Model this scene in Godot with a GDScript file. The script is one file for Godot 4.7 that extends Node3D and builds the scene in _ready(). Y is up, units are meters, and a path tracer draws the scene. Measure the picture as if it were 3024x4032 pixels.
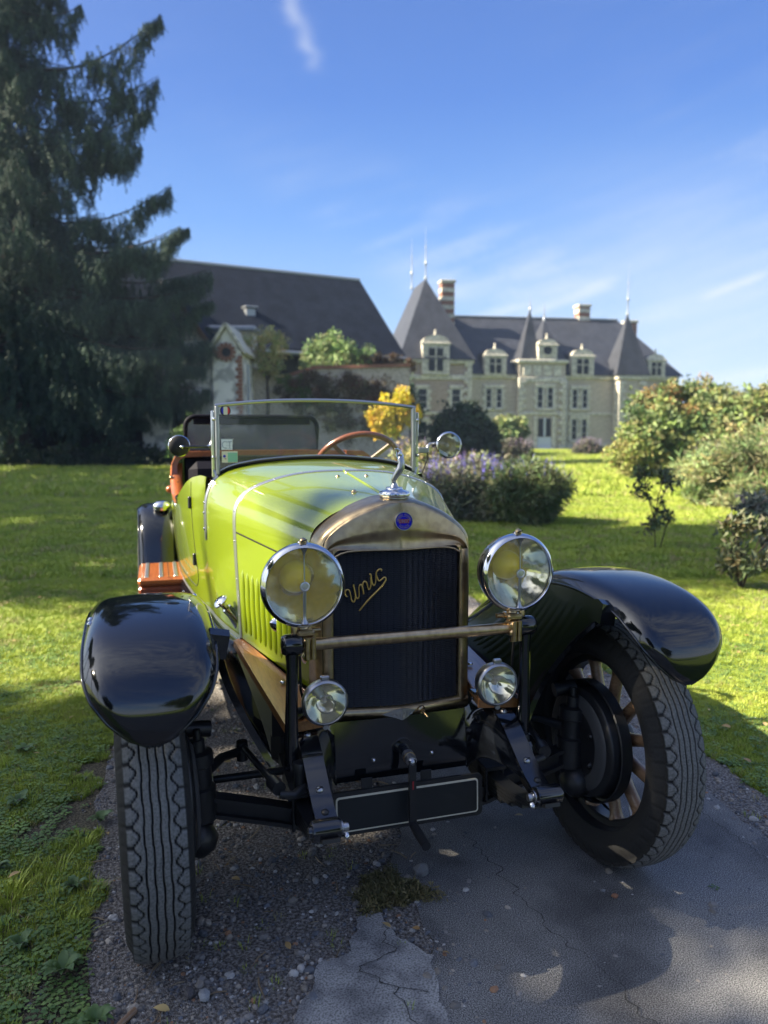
extends Node3D

# ---------------------------------------------------------------- camera, sky, sun, exposure
const EYE := 1.45
const PITCH := -5.92
const FOV := 67.28
const SUN_AZ := -97.0      # degrees from straight ahead, negative to the left
const SUN_EL := 36.5
const SUN_ENERGY := 1.5
const EXPOSURE := 4.3
const CAR_AT := Vector3(0.1215, 0.0, -2.0925)
const CAR_TURN := 17.42

var M := {}
var rng := RandomNumberGenerator.new()
var car: Node3D
var names_used := {}


func sun_vector() -> Vector3:
	var a := deg_to_rad(SUN_AZ)
	var e := deg_to_rad(SUN_EL)
	return Vector3(sin(a) * cos(e), sin(e), -cos(a) * cos(e))


func _ready() -> void:
	rng.seed = 7
	set_camera()
	set_sky()
	set_sun()
	make_materials()
	build_ground()
	build_castle()
	build_barn()
	build_outbuilding()
	build_trees()
	build_shrubs()
	build_grass()
	build_gravel()
	build_car()
	build_small_things()


func set_camera() -> void:
	var cam := Camera3D.new()
	cam.name = "camera"
	cam.position = Vector3(0, EYE, 0)
	cam.rotation_degrees = Vector3(PITCH, 0, 0)
	cam.fov = FOV
	cam.near = 0.05
	cam.far = 3000.0
	var lens := CameraAttributesPhysical.new()
	lens.frustum_focal_length = 18.03
	lens.frustum_focus_distance = 2.35
	lens.exposure_aperture = 1.7
	cam.attributes = lens
	add_child(cam)
	cam.fov = FOV
	cam.current = true


func set_sun() -> void:
	var sun := DirectionalLight3D.new()
	sun.name = "sun"
	sun.light_energy = SUN_ENERGY
	sun.light_angular_distance = 0.4
	sun.light_color = Color(1.0, 0.945, 0.85)
	sun.shadow_enabled = true
	sun.basis = Basis.looking_at(-sun_vector())
	add_child(sun)


func sstep(a: float, b: float, x: float) -> float:
	var t := clampf((x - a) / (b - a), 0.0, 1.0)
	return t * t * (3.0 - 2.0 * t)


func set_sky() -> void:
	var env := Environment.new()
	env.background_mode = Environment.BG_SKY
	env.tonemap_mode = Environment.TONE_MAPPER_LINEAR
	env.tonemap_exposure = EXPOSURE
	env.sdfgi_enabled = true
	env.ssao_enabled = true
	env.ssil_enabled = true
	env.fog_enabled = true
	env.fog_density = 0.0006
	env.fog_light_color = Color(0.72, 0.82, 0.95)
	var w := 1536
	var h := 768
	var data := PackedFloat32Array()
	data.resize(w * h * 3)
	var wisp := FastNoiseLite.new()
	wisp.seed = 5
	wisp.noise_type = FastNoiseLite.TYPE_SIMPLEX_SMOOTH
	wisp.frequency = 1.0
	wisp.fractal_octaves = 5
	wisp.fractal_gain = 0.55
	wisp.domain_warp_enabled = true
	wisp.domain_warp_amplitude = 0.5
	wisp.domain_warp_frequency = 0.6
	var broad := FastNoiseLite.new()
	broad.seed = 11
	broad.frequency = 1.0
	broad.fractal_octaves = 3
	# clear air from the horizon up, as linear light on the exposed picture
	var stops := [0.0, 0.06, 0.14, 0.25, 0.38, 0.52, 0.68, 1.0]
	var tones := [Color(0.74, 0.84, 0.95), Color(0.60, 0.76, 0.96), Color(0.39, 0.62, 0.98), Color(0.215, 0.44, 0.93), Color(0.132, 0.30, 0.80), Color(0.112, 0.24, 0.68), Color(0.10, 0.21, 0.60), Color(0.09, 0.18, 0.52)]
	var s := sun_vector()
	var at := 0
	for y in h:
		var el := PI * (0.5 - (y + 0.5) / h)
		var sy := sin(el)
		var cy := cos(el)
		var base := Color(0.10, 0.11, 0.07)
		if sy > -0.01:
			var q := maxf(sy, 0.0)
			var k := 0
			while k < 6 and stops[k + 1] < q:
				k += 1
			base = tones[k].lerp(tones[k + 1], clampf((q - stops[k]) / (stops[k + 1] - stops[k]), 0.0, 1.0))
		var eld := rad_to_deg(el)
		for x in w:
			var az := (x + 0.5) / w * TAU
			if az > PI:
				az -= TAU
			var c := base
			if sy > -0.01:
				var azd := rad_to_deg(az)
				var d := Vector3(sin(az) * cy, sy, -cos(az) * cy)
				var ang := rad_to_deg(acos(clampf(d.dot(s), -1.0, 1.0)))
				var glow := 1.7 * exp(-pow(ang / 34.0, 2.0)) + 1.4 * exp(-pow(ang / 18.0, 2.0)) + 2.5 * exp(-pow(ang / 5.0, 2.0))  # glow round the unseen sun, strengthened to brighten the shaded ground
				c = Color(c.r + glow, c.g + glow * 0.97, c.b + glow * 0.92)
				# thin streaked cirrus, drawn out along the wind
				var u := azd * 0.966 + eld * 0.26
				var t := -azd * 0.26 + eld * 0.966
				var p := Vector2(u, t)
				var big := broad.get_noise_2d(cos(az) * 1.3 + 3.0, sin(az) * 1.3 + eld * 0.035)
				var cover := sstep(-0.32, 0.4, big + 0.34 * sstep(4.0, 20.0, azd) * (1.0 - sstep(45.0, 80.0, azd)) - 0.34 * sstep(-40.0, -8.0, azd) * (1.0 - sstep(0.0, 13.0, azd)))
				var away := sstep(40.0, 80.0, absf(azd - 12.0)) * (1.0 - 0.8 * sstep(125.0, 160.0, absf(azd)))  # extra cloud outside the view, added to brighten the shade
				cover = minf(1.0, cover + 0.45 * away)
				cover *= sstep(0.0, 4.0, eld) * (1.0 - 0.93 * sstep(11.0, 22.0, eld) * (1.0 - away))
				cover = lerpf(cover, 0.7, sstep(55.0, 75.0, eld))  # unseen overhead cloud, added for the same fill light
				var n := wisp.get_noise_2d(p.x * 0.040, p.y * 0.27)
				var n2 := wisp.get_noise_2d(p.x * 0.10 + 40.0, p.y * 0.85)
				var a := cover * clampf(0.20 + 0.25 * away + 0.62 * n + 0.26 * n2, 0.0, 0.70)
				a = maxf(a, 0.36 * sstep(3.0, 22.0, azd) * (1.0 - sstep(60.0, 90.0, azd)) * sstep(2.0, 7.0, eld) * (1.0 - sstep(10.0, 21.0, eld)) * (0.8 + 0.5 * n + 0.4 * n2))
				# a short streak high in the middle and a small bright one to the right
				var sx := azd + 4.9 + (eld - 24.2) * 0.5 + 0.5 * n2
				a = maxf(a, 0.36 * exp(-pow(sx / 0.6, 2.0)) * sstep(23.4, 25.0, eld) * (1.0 - sstep(29.0, 34.0, eld)) * (0.75 + 0.5 * n2))
				var ry := eld - 9.6 - (azd - 24.0) * 0.32 + 0.3 * n2
				a = maxf(a, 0.75 * exp(-pow(ry / 0.42, 2.0)) * sstep(20.0, 23.0, azd) * (1.0 - sstep(25.0, 27.0, azd)))
				var lit := 1.0 + 1.5 * exp(-pow(ang / 50.0, 2.0))  # clouds towards the sun made brighter, out of view, as fill
				c = c.lerp(Color(0.88 * lit, 0.92 * lit, 0.98 * lit), a)
			data[at] = c.r * lerpf(1.07, 0.96, sstep(10.0, 30.0, eld)) / EXPOSURE
			data[at + 1] = c.g * lerpf(1.07, 0.96, sstep(10.0, 30.0, eld)) / EXPOSURE
			data[at + 2] = c.b * lerpf(1.07, 0.96, sstep(10.0, 30.0, eld)) / EXPOSURE
			at += 3
	var sky_image := Image.create_from_data(w, h, false, Image.FORMAT_RGBF, data.to_byte_array())
	var pano := PanoramaSkyMaterial.new()
	pano.panorama = ImageTexture.create_from_image(sky_image)
	var sky := Sky.new()
	sky.sky_material = pano
	env.sky = sky
	var we := WorldEnvironment.new()
	we.name = "environment"
	we.environment = env
	add_child(we)


# ---------------------------------------------------------------- mesh building
class Mold:
	var v := PackedVector3Array()
	var n := PackedVector3Array()
	var uv := PackedVector2Array()
	var c := PackedColorArray()
	var i := PackedInt32Array()
	var tint := Color.WHITE
	var colored := false
	var x := Transform3D()

	func put(p: Vector3, nn: Vector3, t: Vector2) -> int:
		v.append(x * p)
		n.append((x.basis * nn).normalized())
		uv.append(t)
		c.append(tint)
		return v.size() - 1

	func tri(a: Vector3, b: Vector3, d: Vector3) -> void:
		var nn := (d - a).cross(b - a).normalized()
		var k := put(a, nn, Vector2(0, 0))
		put(b, nn, Vector2(1, 0))
		put(d, nn, Vector2(1, 1))
		i.append_array([k, k + 1, k + 2])

	func quad(a: Vector3, b: Vector3, d: Vector3, e: Vector3) -> void:
		var nn := (d - a).cross(b - e).normalized()
		var k := put(a, nn, Vector2(0, 0))
		put(b, nn, Vector2(1, 0))
		put(d, nn, Vector2(1, 1))
		put(e, nn, Vector2(0, 1))
		i.append_array([k, k + 1, k + 2, k, k + 2, k + 3])

	# a flat face turned so that its front looks along «out»
	func face(p: Array, out: Vector3) -> void:
		var nn: Vector3 = (p[2] - p[0]).cross(p[1] - p[0])
		if nn.dot(out) < 0.0:
			p.reverse()
		if p.size() == 3:
			tri(p[0], p[1], p[2])
		else:
			quad(p[0], p[1], p[2], p[3])

	# nu points across, nv rows, smooth
	func grid(p: PackedVector3Array, nu: int, nv: int, wu := false, wv := false, flip := false, cols := PackedColorArray()) -> void:
		var b := v.size()
		var nn := PackedVector3Array()
		nn.resize(p.size())
		var rows := nv if wv else nv - 1
		var cs := nu if wu else nu - 1
		for r in rows:
			var r1 := (r + 1) % nv
			for k in cs:
				var k1 := (k + 1) % nu
				var q0 := r * nu + k
				var q1 := r * nu + k1
				var q2 := r1 * nu + k1
				var q3 := r1 * nu + k
				if flip:
					var sw := q1
					q1 = q3
					q3 = sw
				var f := (p[q2] - p[q0]).cross(p[q1] - p[q3])
				nn[q0] += f
				nn[q1] += f
				nn[q2] += f
				nn[q3] += f
				i.append_array([b + q0, b + q1, b + q2, b + q0, b + q2, b + q3])
		for k in p.size():
			v.append(x * p[k])
			n.append((x.basis * nn[k]).normalized())
			uv.append(Vector2(float(k % nu) / maxf(1.0, nu - 1.0), float(k / nu) / maxf(1.0, nv - 1.0)))
			c.append(cols[k] if cols.size() else tint)

	func box(at: Vector3, size: Vector3, bevel := 0.0, turn := Basis()) -> void:
		var hx := size.x / 2.0
		var hy := size.y / 2.0
		var hz := size.z / 2.0
		var b := minf(bevel, minf(hx, minf(hy, hz)) * 0.9)
		var t := Transform3D(turn, at)
		var S := [-1.0, 1.0]
		var px := func(a: float, d: float, e: float) -> Vector3: return t * Vector3(a * hx, d * (hy - b), e * (hz - b))
		var py := func(a: float, d: float, e: float) -> Vector3: return t * Vector3(a * (hx - b), d * hy, e * (hz - b))
		var pz := func(a: float, d: float, e: float) -> Vector3: return t * Vector3(a * (hx - b), d * (hy - b), e * hz)
		for s in S:
			face([px.call(s, -1.0, -1.0), px.call(s, 1.0, -1.0), px.call(s, 1.0, 1.0), px.call(s, -1.0, 1.0)], turn * Vector3(s, 0, 0))
			face([py.call(-1.0, s, -1.0), py.call(1.0, s, -1.0), py.call(1.0, s, 1.0), py.call(-1.0, s, 1.0)], turn * Vector3(0, s, 0))
			face([pz.call(-1.0, -1.0, s), pz.call(1.0, -1.0, s), pz.call(1.0, 1.0, s), pz.call(-1.0, 1.0, s)], turn * Vector3(0, 0, s))
		if b <= 0.0:
			return
		for s in S:
			for r in S:
				face([px.call(s, r, -1.0), px.call(s, r, 1.0), py.call(s, r, 1.0), py.call(s, r, -1.0)], turn * Vector3(s, r, 0))
				face([px.call(s, -1.0, r), px.call(s, 1.0, r), pz.call(s, 1.0, r), pz.call(s, -1.0, r)], turn * Vector3(s, 0, r))
				face([py.call(-1.0, s, r), py.call(1.0, s, r), pz.call(1.0, s, r), pz.call(-1.0, s, r)], turn * Vector3(0, s, r))
				for q in S:
					face([px.call(s, r, q), py.call(s, r, q), pz.call(s, r, q)], turn * Vector3(s, r, q))

	# radius and height pairs spun round the y axis of «t»
	func lathe(prof: Array, t: Transform3D, sides := 32, sharp := 38.0, from := 0.0, arc := TAU) -> void:
		var keep := x
		x = x * t
		var start := 0
		var k := 1
		var whole := arc > TAU - 0.001
		var cols := sides if whole else sides + 1
		while k < prof.size():
			var last := k == prof.size() - 1
			var bend := false
			if not last:
				var a: Vector2 = prof[k] - prof[k - 1]
				var b: Vector2 = prof[k + 1] - prof[k]
				bend = absf(rad_to_deg(a.angle_to(b))) > sharp
			if last or bend:
				var p := PackedVector3Array()
				for r in range(start, k + 1):
					for j in cols:
						var a := from + arc * j / sides
						p.append(Vector3(prof[r].x * cos(a), prof[r].y, prof[r].x * sin(a)))
				grid(p, cols, k + 1 - start, whole, false, true)
				start = k
			k += 1
		x = keep

	func tube(path: Array, rad, sides := 10, caps := true, closed := false) -> void:
		var p := PackedVector3Array()
		var m := path.size()
		var up := Vector3.UP
		var d0: Vector3 = (path[1] - path[0]).normalized()
		if absf(d0.dot(up)) > 0.9:
			up = Vector3.RIGHT
		var side := d0.cross(up).normalized()
		for k in m:
			var d: Vector3
			if closed:
				d = (path[(k + 1) % m] - path[(k + m - 1) % m]).normalized()
			else:
				d = (path[mini(k + 1, m - 1)] - path[maxi(k - 1, 0)]).normalized()
			side = (side - d * side.dot(d)).normalized()
			var o := d.cross(side)
			var r: float = rad[k] if rad is Array else rad
			for j in sides:
				var a := TAU * j / sides
				p.append(path[k] + (side * cos(a) + o * sin(a)) * r)
		grid(p, sides, m, true, closed, false)
		if caps and not closed:
			for e in [0, m - 1]:
				var mid: Vector3 = path[e]
				var out: Vector3 = (path[0] - path[1]) if e == 0 else (path[m - 1] - path[m - 2])
				for j in sides:
					face([mid, p[e * sides + j], p[e * sides + (j + 1) % sides]], out)

	# a strip of rectangular section along a path: «side» gives the across direction
	func bar(path: Array, across: Vector3, width: float, thick: float) -> void:
		var p := PackedVector3Array()
		var m := path.size()
		var rings := []
		for k in m:
			var d: Vector3 = (path[mini(k + 1, m - 1)] - path[maxi(k - 1, 0)]).normalized()
			var o := across.cross(d).normalized()
			rings.append([path[k] - across * width / 2 - o * thick / 2, path[k] + across * width / 2 - o * thick / 2, path[k] + across * width / 2 + o * thick / 2, path[k] - across * width / 2 + o * thick / 2])
		for f in 4:
			p = PackedVector3Array()
			for k in m:
				p.append(rings[k][f])
				p.append(rings[k][(f + 1) % 4])
			grid(p, 2, m)
		face(rings[0].duplicate(), path[0] - path[1])
		face(rings[m - 1].duplicate(), path[m - 1] - path[m - 2])

	# flat outline (x, y) given depth along z, centred on z 0
	func slab(outline: PackedVector2Array, depth: float, t: Transform3D) -> void:
		var idx := Geometry2D.triangulate_polygon(outline)
		var h := depth / 2
		for s in [-1.0, 1.0]:
			for k in range(0, idx.size(), 3):
				var q := []
				for j in 3:
					var o := outline[idx[k + j]]
					q.append(t * Vector3(o.x, o.y, h * s))
				face(q, t.basis * Vector3(0, 0, s))
		var mid := Vector2()
		for o in outline:
			mid += o / outline.size()
		var turn := 1.0 if Geometry2D.is_polygon_clockwise(outline) else -1.0
		for k in outline.size():
			var a := outline[k]
			var b := outline[(k + 1) % outline.size()]
			var e := (b - a).orthogonal() * turn
			face([t * Vector3(a.x, a.y, -h), t * Vector3(b.x, b.y, -h), t * Vector3(b.x, b.y, h), t * Vector3(a.x, a.y, h)], t.basis * Vector3(-e.x, -e.y, 0))

	func mesh() -> ArrayMesh:
		var arr := []
		arr.resize(Mesh.ARRAY_MAX)
		arr[Mesh.ARRAY_VERTEX] = v
		arr[Mesh.ARRAY_NORMAL] = n
		arr[Mesh.ARRAY_TEX_UV] = uv
		if colored:
			arr[Mesh.ARRAY_COLOR] = c
		arr[Mesh.ARRAY_INDEX] = i
		var m := ArrayMesh.new()
		m.add_surface_from_arrays(Mesh.PRIMITIVE_TRIANGLES, arr)
		return m


class Copies:
	var buf := PackedFloat32Array()
	var count := 0

	func add(t: Transform3D, c: Color) -> void:
		var b := t.basis
		buf.append_array([b.x.x, b.y.x, b.z.x, t.origin.x, b.x.y, b.y.y, b.z.y, t.origin.y, b.x.z, b.y.z, b.z.z, t.origin.z, c.r, c.g, c.b, 1.0])
		count += 1

	func node(called: String, mesh: Mesh, m: Material) -> MultiMeshInstance3D:
		var mm := MultiMesh.new()
		mm.transform_format = MultiMesh.TRANSFORM_3D
		mm.use_colors = true
		mm.mesh = mesh
		mm.instance_count = count
		mm.buffer = buf
		var o := MultiMeshInstance3D.new()
		o.name = called
		o.multimesh = mm
		o.material_override = m
		return o


func numbered(called: String) -> String:
	var k: int = names_used.get(called, 0)
	names_used[called] = k + 1
	return called if k == 0 else "%s_%03d" % [called, k]


func obj(called: String, b: Mold, m: Material, parent: Node = null) -> MeshInstance3D:
	var o := MeshInstance3D.new()
	o.name = numbered(called) if parent == null else called
	o.mesh = b.mesh()
	o.material_override = m
	put_in(o, parent)
	return o


func put_in(o: Node3D, parent: Node = null) -> void:
	if parent == null:
		add_child(o, true)
		return
	var want := String(o.name)
	var k := 0
	while parent.has_node(NodePath(String(o.name))):
		k += 1
		o.name = "%s_%03d" % [want, k]
	parent.add_child(o, true)


func inst(called: String, mesh: Mesh, m: Material, parent: Node, t := Transform3D()) -> MeshInstance3D:
	var o := MeshInstance3D.new()
	o.name = called if parent else numbered(called)
	o.mesh = mesh
	o.material_override = m
	o.transform = t
	put_in(o, parent)
	return o


func thing(called: String, label: String, category: String, at := Vector3.ZERO, turn := 0.0, group := "") -> Node3D:
	var o := Node3D.new()
	o.name = numbered(called)
	o.position = at
	o.rotation.y = turn
	add_child(o, true)
	tag(o, label, category, group)
	return o


func part(called: String, parent: Node) -> Node3D:
	var o := Node3D.new()
	o.name = called
	put_in(o, parent)
	return o


func tag(o: Node, label: String, category: String, group := "") -> void:
	o.set_meta("label", label)
	o.set_meta("category", category)
	if group:
		o.set_meta("group", group)


func structure(called: String, b: Mold, m: Material) -> MeshInstance3D:
	var o := obj(called, b, m)
	o.set_meta("kind", "structure")
	return o


# ---------------------------------------------------------------- materials
func lin(r: float, g: float, b: float, a := 1.0) -> Color:
	var c := Color(r, g, b).linear_to_srgb()
	c.a = a
	return c


func mat(key: String, c: Color, rough: float, metal := 0.0, extra := {}) -> StandardMaterial3D:
	var m := StandardMaterial3D.new()
	m.resource_name = key
	m.albedo_color = c
	m.roughness = rough
	m.metallic = metal
	m.cull_mode = BaseMaterial3D.CULL_DISABLED
	for k in extra:
		m.set(k, extra[k])
	M[key] = m
	return m


func noise_tex(freq: float, octaves: int, stops: Array, tones: Array, sd := 1, size := 512, kind := FastNoiseLite.TYPE_SIMPLEX_SMOOTH, warp := 0.0) -> NoiseTexture2D:
	var f := FastNoiseLite.new()
	f.seed = sd
	f.noise_type = kind
	f.frequency = freq
	f.fractal_octaves = octaves
	if warp > 0.0:
		f.domain_warp_enabled = true
		f.domain_warp_amplitude = warp
		f.domain_warp_frequency = freq
	var g := Gradient.new()
	g.offsets = PackedFloat32Array(stops)
	g.colors = PackedColorArray(tones)
	var t := NoiseTexture2D.new()
	t.width = size
	t.height = size
	t.seamless = true
	t.noise = f
	t.color_ramp = g
	return t


func grey(x: float) -> Color:
	return Color(x, x, x)


func skin(m: StandardMaterial3D, t: Texture2D, metres: float, world := true) -> StandardMaterial3D:
	m.albedo_texture = t
	m.uv1_triplanar = true
	m.uv1_world_triplanar = world
	m.uv1_scale = Vector3.ONE / metres
	return m


func relief(m: StandardMaterial3D, t: Texture2D, cm: float) -> StandardMaterial3D:
	m.heightmap_enabled = true
	m.heightmap_texture = t
	m.heightmap_scale = cm
	return m


func worn(m: StandardMaterial3D, t: Texture2D, metres: float) -> void:
	m.detail_enabled = true
	m.detail_albedo = t
	m.detail_blend_mode = BaseMaterial3D.BLEND_MODE_MUL
	m.detail_uv_layer = BaseMaterial3D.DETAIL_UV_2
	m.uv2_triplanar = true
	m.uv2_world_triplanar = true
	m.uv2_scale = Vector3.ONE / metres


func make_materials() -> void:
	var coat := {"clearcoat_enabled": true, "clearcoat": 1.0, "clearcoat_roughness": 0.03}
	mat("lime_paint", lin(0.152, 0.208, 0.004), 0.30, 0.0, coat)
	mat("black_paint", lin(0.005, 0.006, 0.008), 0.05, 0.0, {"roughness_texture": noise_tex(0.02, 5, [0.0, 0.5, 1.0], [grey(0.35), grey(0.7), grey(1.0)], 71), "uv1_triplanar": true, "uv1_scale": Vector3.ONE * 2.0, "metallic_specular": 0.68})
	M.black_paint.roughness = 0.11
	mat("black_iron", lin(0.011, 0.012, 0.014), 0.42)
	mat("mirror_black", lin(0.006, 0.006, 0.007), 0.6)
	mat("dark_grey", lin(0.05, 0.052, 0.055), 0.55)
	mat("chrome", lin(0.62, 0.63, 0.65), 0.10, 1.0)
	mat("dull_steel", lin(0.42, 0.43, 0.45), 0.32, 1.0)
	mat("alloy", lin(0.60, 0.61, 0.62), 0.36, 1.0)
	var patina := noise_tex(0.012, 5, [0.0, 0.35, 0.6, 1.0], [Color(0.78, 0.75, 0.76), Color(0.88, 0.86, 0.84), Color(0.96, 0.94, 0.91), Color(1, 1, 1)], 3, 512, FastNoiseLite.TYPE_SIMPLEX_SMOOTH, 20.0)
	var dents := noise_tex(0.008, 3, [0.0, 1.0], [grey(0.0), grey(1.0)], 8)
	relief(skin(mat("brass", lin(0.46, 0.38, 0.25), 0.34, 1.0), patina, 0.30, false), dents, 0.12)
	skin(mat("brass_bright", lin(0.58, 0.46, 0.29), 0.30, 1.0), patina, 0.2, false)
	mat("gilt", lin(0.60, 0.42, 0.14), 0.35, 0.9)
	mat("core_black", lin(0.016, 0.018, 0.025), 0.35)
	var wood := noise_tex(0.01, 4, [0.0, 0.4, 0.55, 0.75, 1.0], [Color(0.72, 0.62, 0.55), Color(0.86, 0.78, 0.70), Color(0.95, 0.90, 0.84), Color(0.88, 0.80, 0.72), Color(1, 1, 1)], 12, 512, FastNoiseLite.TYPE_SIMPLEX_SMOOTH, 30.0)
	for w in [["wood_tan", lin(0.36, 0.185, 0.062), 0.35], ["wood_orange", lin(0.36, 0.125, 0.035), 0.3], ["wood_red", lin(0.20, 0.052, 0.022), 0.35], ["wood_spoke", lin(0.28, 0.205, 0.14), 0.5], ["wheel_wood", lin(0.20, 0.075, 0.03), 0.3]]:
		var m := skin(mat(w[0], w[1], w[2], 0.0, {"clearcoat_enabled": true, "clearcoat": 0.5, "clearcoat_roughness": 0.15}), wood, 0.5, false)
		m.uv1_scale = Vector3(14.0, 14.0, 1.6)
	var dust := noise_tex(0.05, 4, [0.0, 0.5, 1.0], [grey(0.55), grey(0.85), grey(1.0)], 21)
	skin(mat("rubber", Color(1, 1, 1), 0.85, 0.0, {"vertex_color_use_as_albedo": true}), dust, 0.25, false)
	mat("leather_black", lin(0.008, 0.008, 0.012), 0.6, 0.0, {"metallic_specular": 0.2})
	mat("enamel_blue", lin(0.01, 0.012, 0.42), 0.15)
	mat("enamel_red", lin(0.28, 0.03, 0.035), 0.2)
	mat("letter_bronze", lin(0.22, 0.16, 0.25), 0.4, 0.4)
	relief(skin(mat("reflector", lin(0.93, 0.88, 0.66), 0.10, 1.0), noise_tex(0.02, 2, [0.0, 1.0], [grey(0.9), grey(1.0)], 51), 0.2, false), noise_tex(0.010, 2, [0.0, 1.0], [grey(0.0), grey(1.0)], 52), 0.07)
	mat("lamp_yellow", lin(0.98, 0.70, 0.02), 0.06, 0.0, {"backlight_enabled": true, "backlight": Color(0.9, 0.8, 0.3)})
	mat("bulb_glass", lin(0.5, 0.42, 0.3), 0.1, 0.3)
	mat("lamp_glass", lin(0.95, 0.95, 0.86, 0.075), 0.03, 0.0, {"transparency": BaseMaterial3D.TRANSPARENCY_ALPHA})
	mat("bulb_image_yellow", lin(0.99, 0.70, 0.01, 0.85), 0.3, 0.0, {"transparency": BaseMaterial3D.TRANSPARENCY_ALPHA})  # colour of the added dome that stands for the bulb's reflection
	mat("screen_glass", lin(0.75, 0.85, 0.85, 0.05), 0.02, 0.0, {"transparency": BaseMaterial3D.TRANSPARENCY_ALPHA})
	mat("smoke_glass", lin(0.10, 0.12, 0.14, 0.72), 0.06, 0.0, {"transparency": BaseMaterial3D.TRANSPARENCY_ALPHA})
	mat("plate_black", lin(0.008, 0.011, 0.014), 0.4)
	mat("cream_line", lin(0.62, 0.58, 0.45), 0.5)
	mat("red_mark", lin(0.28, 0.015, 0.02), 0.5)
	mat("gap_black", lin(0.004, 0.004, 0.004), 0.9)
	mat("paper_white", lin(0.72, 0.75, 0.80), 0.6)
	mat("paper_grey", lin(0.30, 0.34, 0.42), 0.6)
	mat("paper_cream", lin(0.70, 0.66, 0.52), 0.6)
	mat("paper_green", lin(0.22, 0.50, 0.34), 0.6)
	mat("flag_blue", lin(0.02, 0.02, 0.42), 0.4)
	mat("flag_red", lin(0.60, 0.04, 0.05), 0.4)
	# the place
	var fine := noise_tex(0.09, 4, [0.0, 0.45, 1.0], [grey(0.45), grey(0.75), grey(1.0)], 31)
	var blotch := noise_tex(0.012, 5, [0.0, 0.5, 1.0], [grey(0.62), grey(0.84), grey(1.0)], 32)
	var grains := noise_tex(0.16, 3, [0.0, 1.0], [grey(0.0), grey(1.0)], 33)
	var soil := noise_tex(0.02, 5, [0.0, 0.4, 0.6, 1.0], [Color(0.42, 0.52, 0.24), Color(0.62, 0.72, 0.34), Color(0.80, 0.86, 0.42), Color(1.0, 0.96, 0.6)], 34)
	skin(mat("lawn", lin(0.16, 0.21, 0.04), 0.95), soil, 1.7)
	var dirt := noise_tex(0.03, 6, [0.0, 0.35, 0.55, 0.75, 1.0], [Color(0.36, 0.34, 0.32), Color(0.58, 0.56, 0.54), Color(0.76, 0.74, 0.72), Color(0.90, 0.89, 0.88), Color(1, 1, 1)], 35, 1024)
	relief(skin(mat("dirt", lin(0.44, 0.43, 0.415), 0.95), dirt, 0.42), grains, 0.9)
	relief(skin(mat("soil", lin(0.22, 0.20, 0.13), 0.95), dirt, 0.4), grains, 0.6)
	var tar := noise_tex(0.20, 3, [0.0, 0.36, 0.5, 0.66, 1.0], [grey(0.22), grey(0.52), grey(0.72), grey(0.95), grey(1.0)], 36, 1024)
	var wear := noise_tex(0.010, 6, [0.0, 0.4, 0.6, 1.0], [Color(0.62, 0.62, 0.63), Color(0.84, 0.84, 0.84), Color(0.95, 0.95, 0.94), Color(1, 1, 1)], 61, 512, FastNoiseLite.TYPE_SIMPLEX_SMOOTH, 25.0)
	relief(skin(mat("asphalt", lin(0.42, 0.42, 0.415), 0.85), tar, 0.95), noise_tex(0.34, 2, [0.0, 1.0], [grey(0.0), grey(1.0)], 73, 1024), 0.32)
	worn(M.asphalt, wear, 2.3)
	var slabtex := noise_tex(0.10, 6, [0.0, 0.35, 0.55, 1.0], [grey(0.45), grey(0.76), grey(0.92), grey(1.0)], 37, 1024)
	relief(skin(mat("concrete", lin(0.47, 0.475, 0.48), 0.9), slabtex, 0.8), M.asphalt.heightmap_texture, 0.25)
	worn(M.concrete, wear, 0.7)
	mat("crack", lin(0.03, 0.03, 0.028), 0.95)
	mat("stone_bit", Color(1, 1, 1), 0.85, 0.0, {"vertex_color_use_as_albedo": true})
	skin(mat("bark", lin(0.085, 0.062, 0.045), 0.95), fine, 0.6)
	mat("leaf", Color(1, 1, 1), 0.6, 0.0, {"vertex_color_use_as_albedo": true, "backlight_enabled": true, "backlight": Color(0.45, 0.45, 0.45)})
	mat("needle", Color(1, 1, 1), 0.75, 0.0, {"vertex_color_use_as_albedo": true, "backlight_enabled": true, "backlight": Color(0.18, 0.18, 0.18)})
	mat("blade", Color(1, 1, 1), 0.6, 0.0, {"vertex_color_use_as_albedo": true, "backlight_enabled": true, "backlight": Color(0.6, 0.6, 0.6)})
	mat("petal", Color(1, 1, 1), 0.7, 0.0, {"vertex_color_use_as_albedo": true, "backlight_enabled": true, "backlight": Color(0.4, 0.4, 0.4)})
	# buildings
	var wallt := noise_tex(0.025, 5, [0.0, 0.4, 0.6, 1.0], [Color(0.76, 0.74, 0.72), Color(0.87, 0.86, 0.84), Color(0.95, 0.94, 0.92), Color(1, 1, 1)], 41)
	skin(mat("rubble_wall", lin(0.57, 0.51, 0.43), 0.95), wallt, 2.2)
	skin(mat("pink_wall", lin(0.46, 0.37, 0.31), 0.95), wallt, 2.2)
	skin(mat("tuffeau", lin(0.80, 0.755, 0.62), 0.9), blotch, 2.5)
	skin(mat("white_wall", lin(0.80, 0.77, 0.71), 0.9), noise_tex(0.008, 5, [0.0, 0.45, 0.55, 1.0], [grey(0.66), grey(0.78), grey(0.97), grey(1.0)], 63, 512, FastNoiseLite.TYPE_SIMPLEX_SMOOTH, 12.0), 3.4)
	var slate := noise_tex(0.02, 6, [0.0, 0.45, 0.7, 1.0], [Color(0.62, 0.62, 0.64), Color(0.80, 0.80, 0.82), Color(0.95, 0.94, 0.92), Color(1, 0.98, 0.92)], 42)
	skin(mat("slate", lin(0.043, 0.050, 0.068), 0.6), slate, 1.6)
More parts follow.
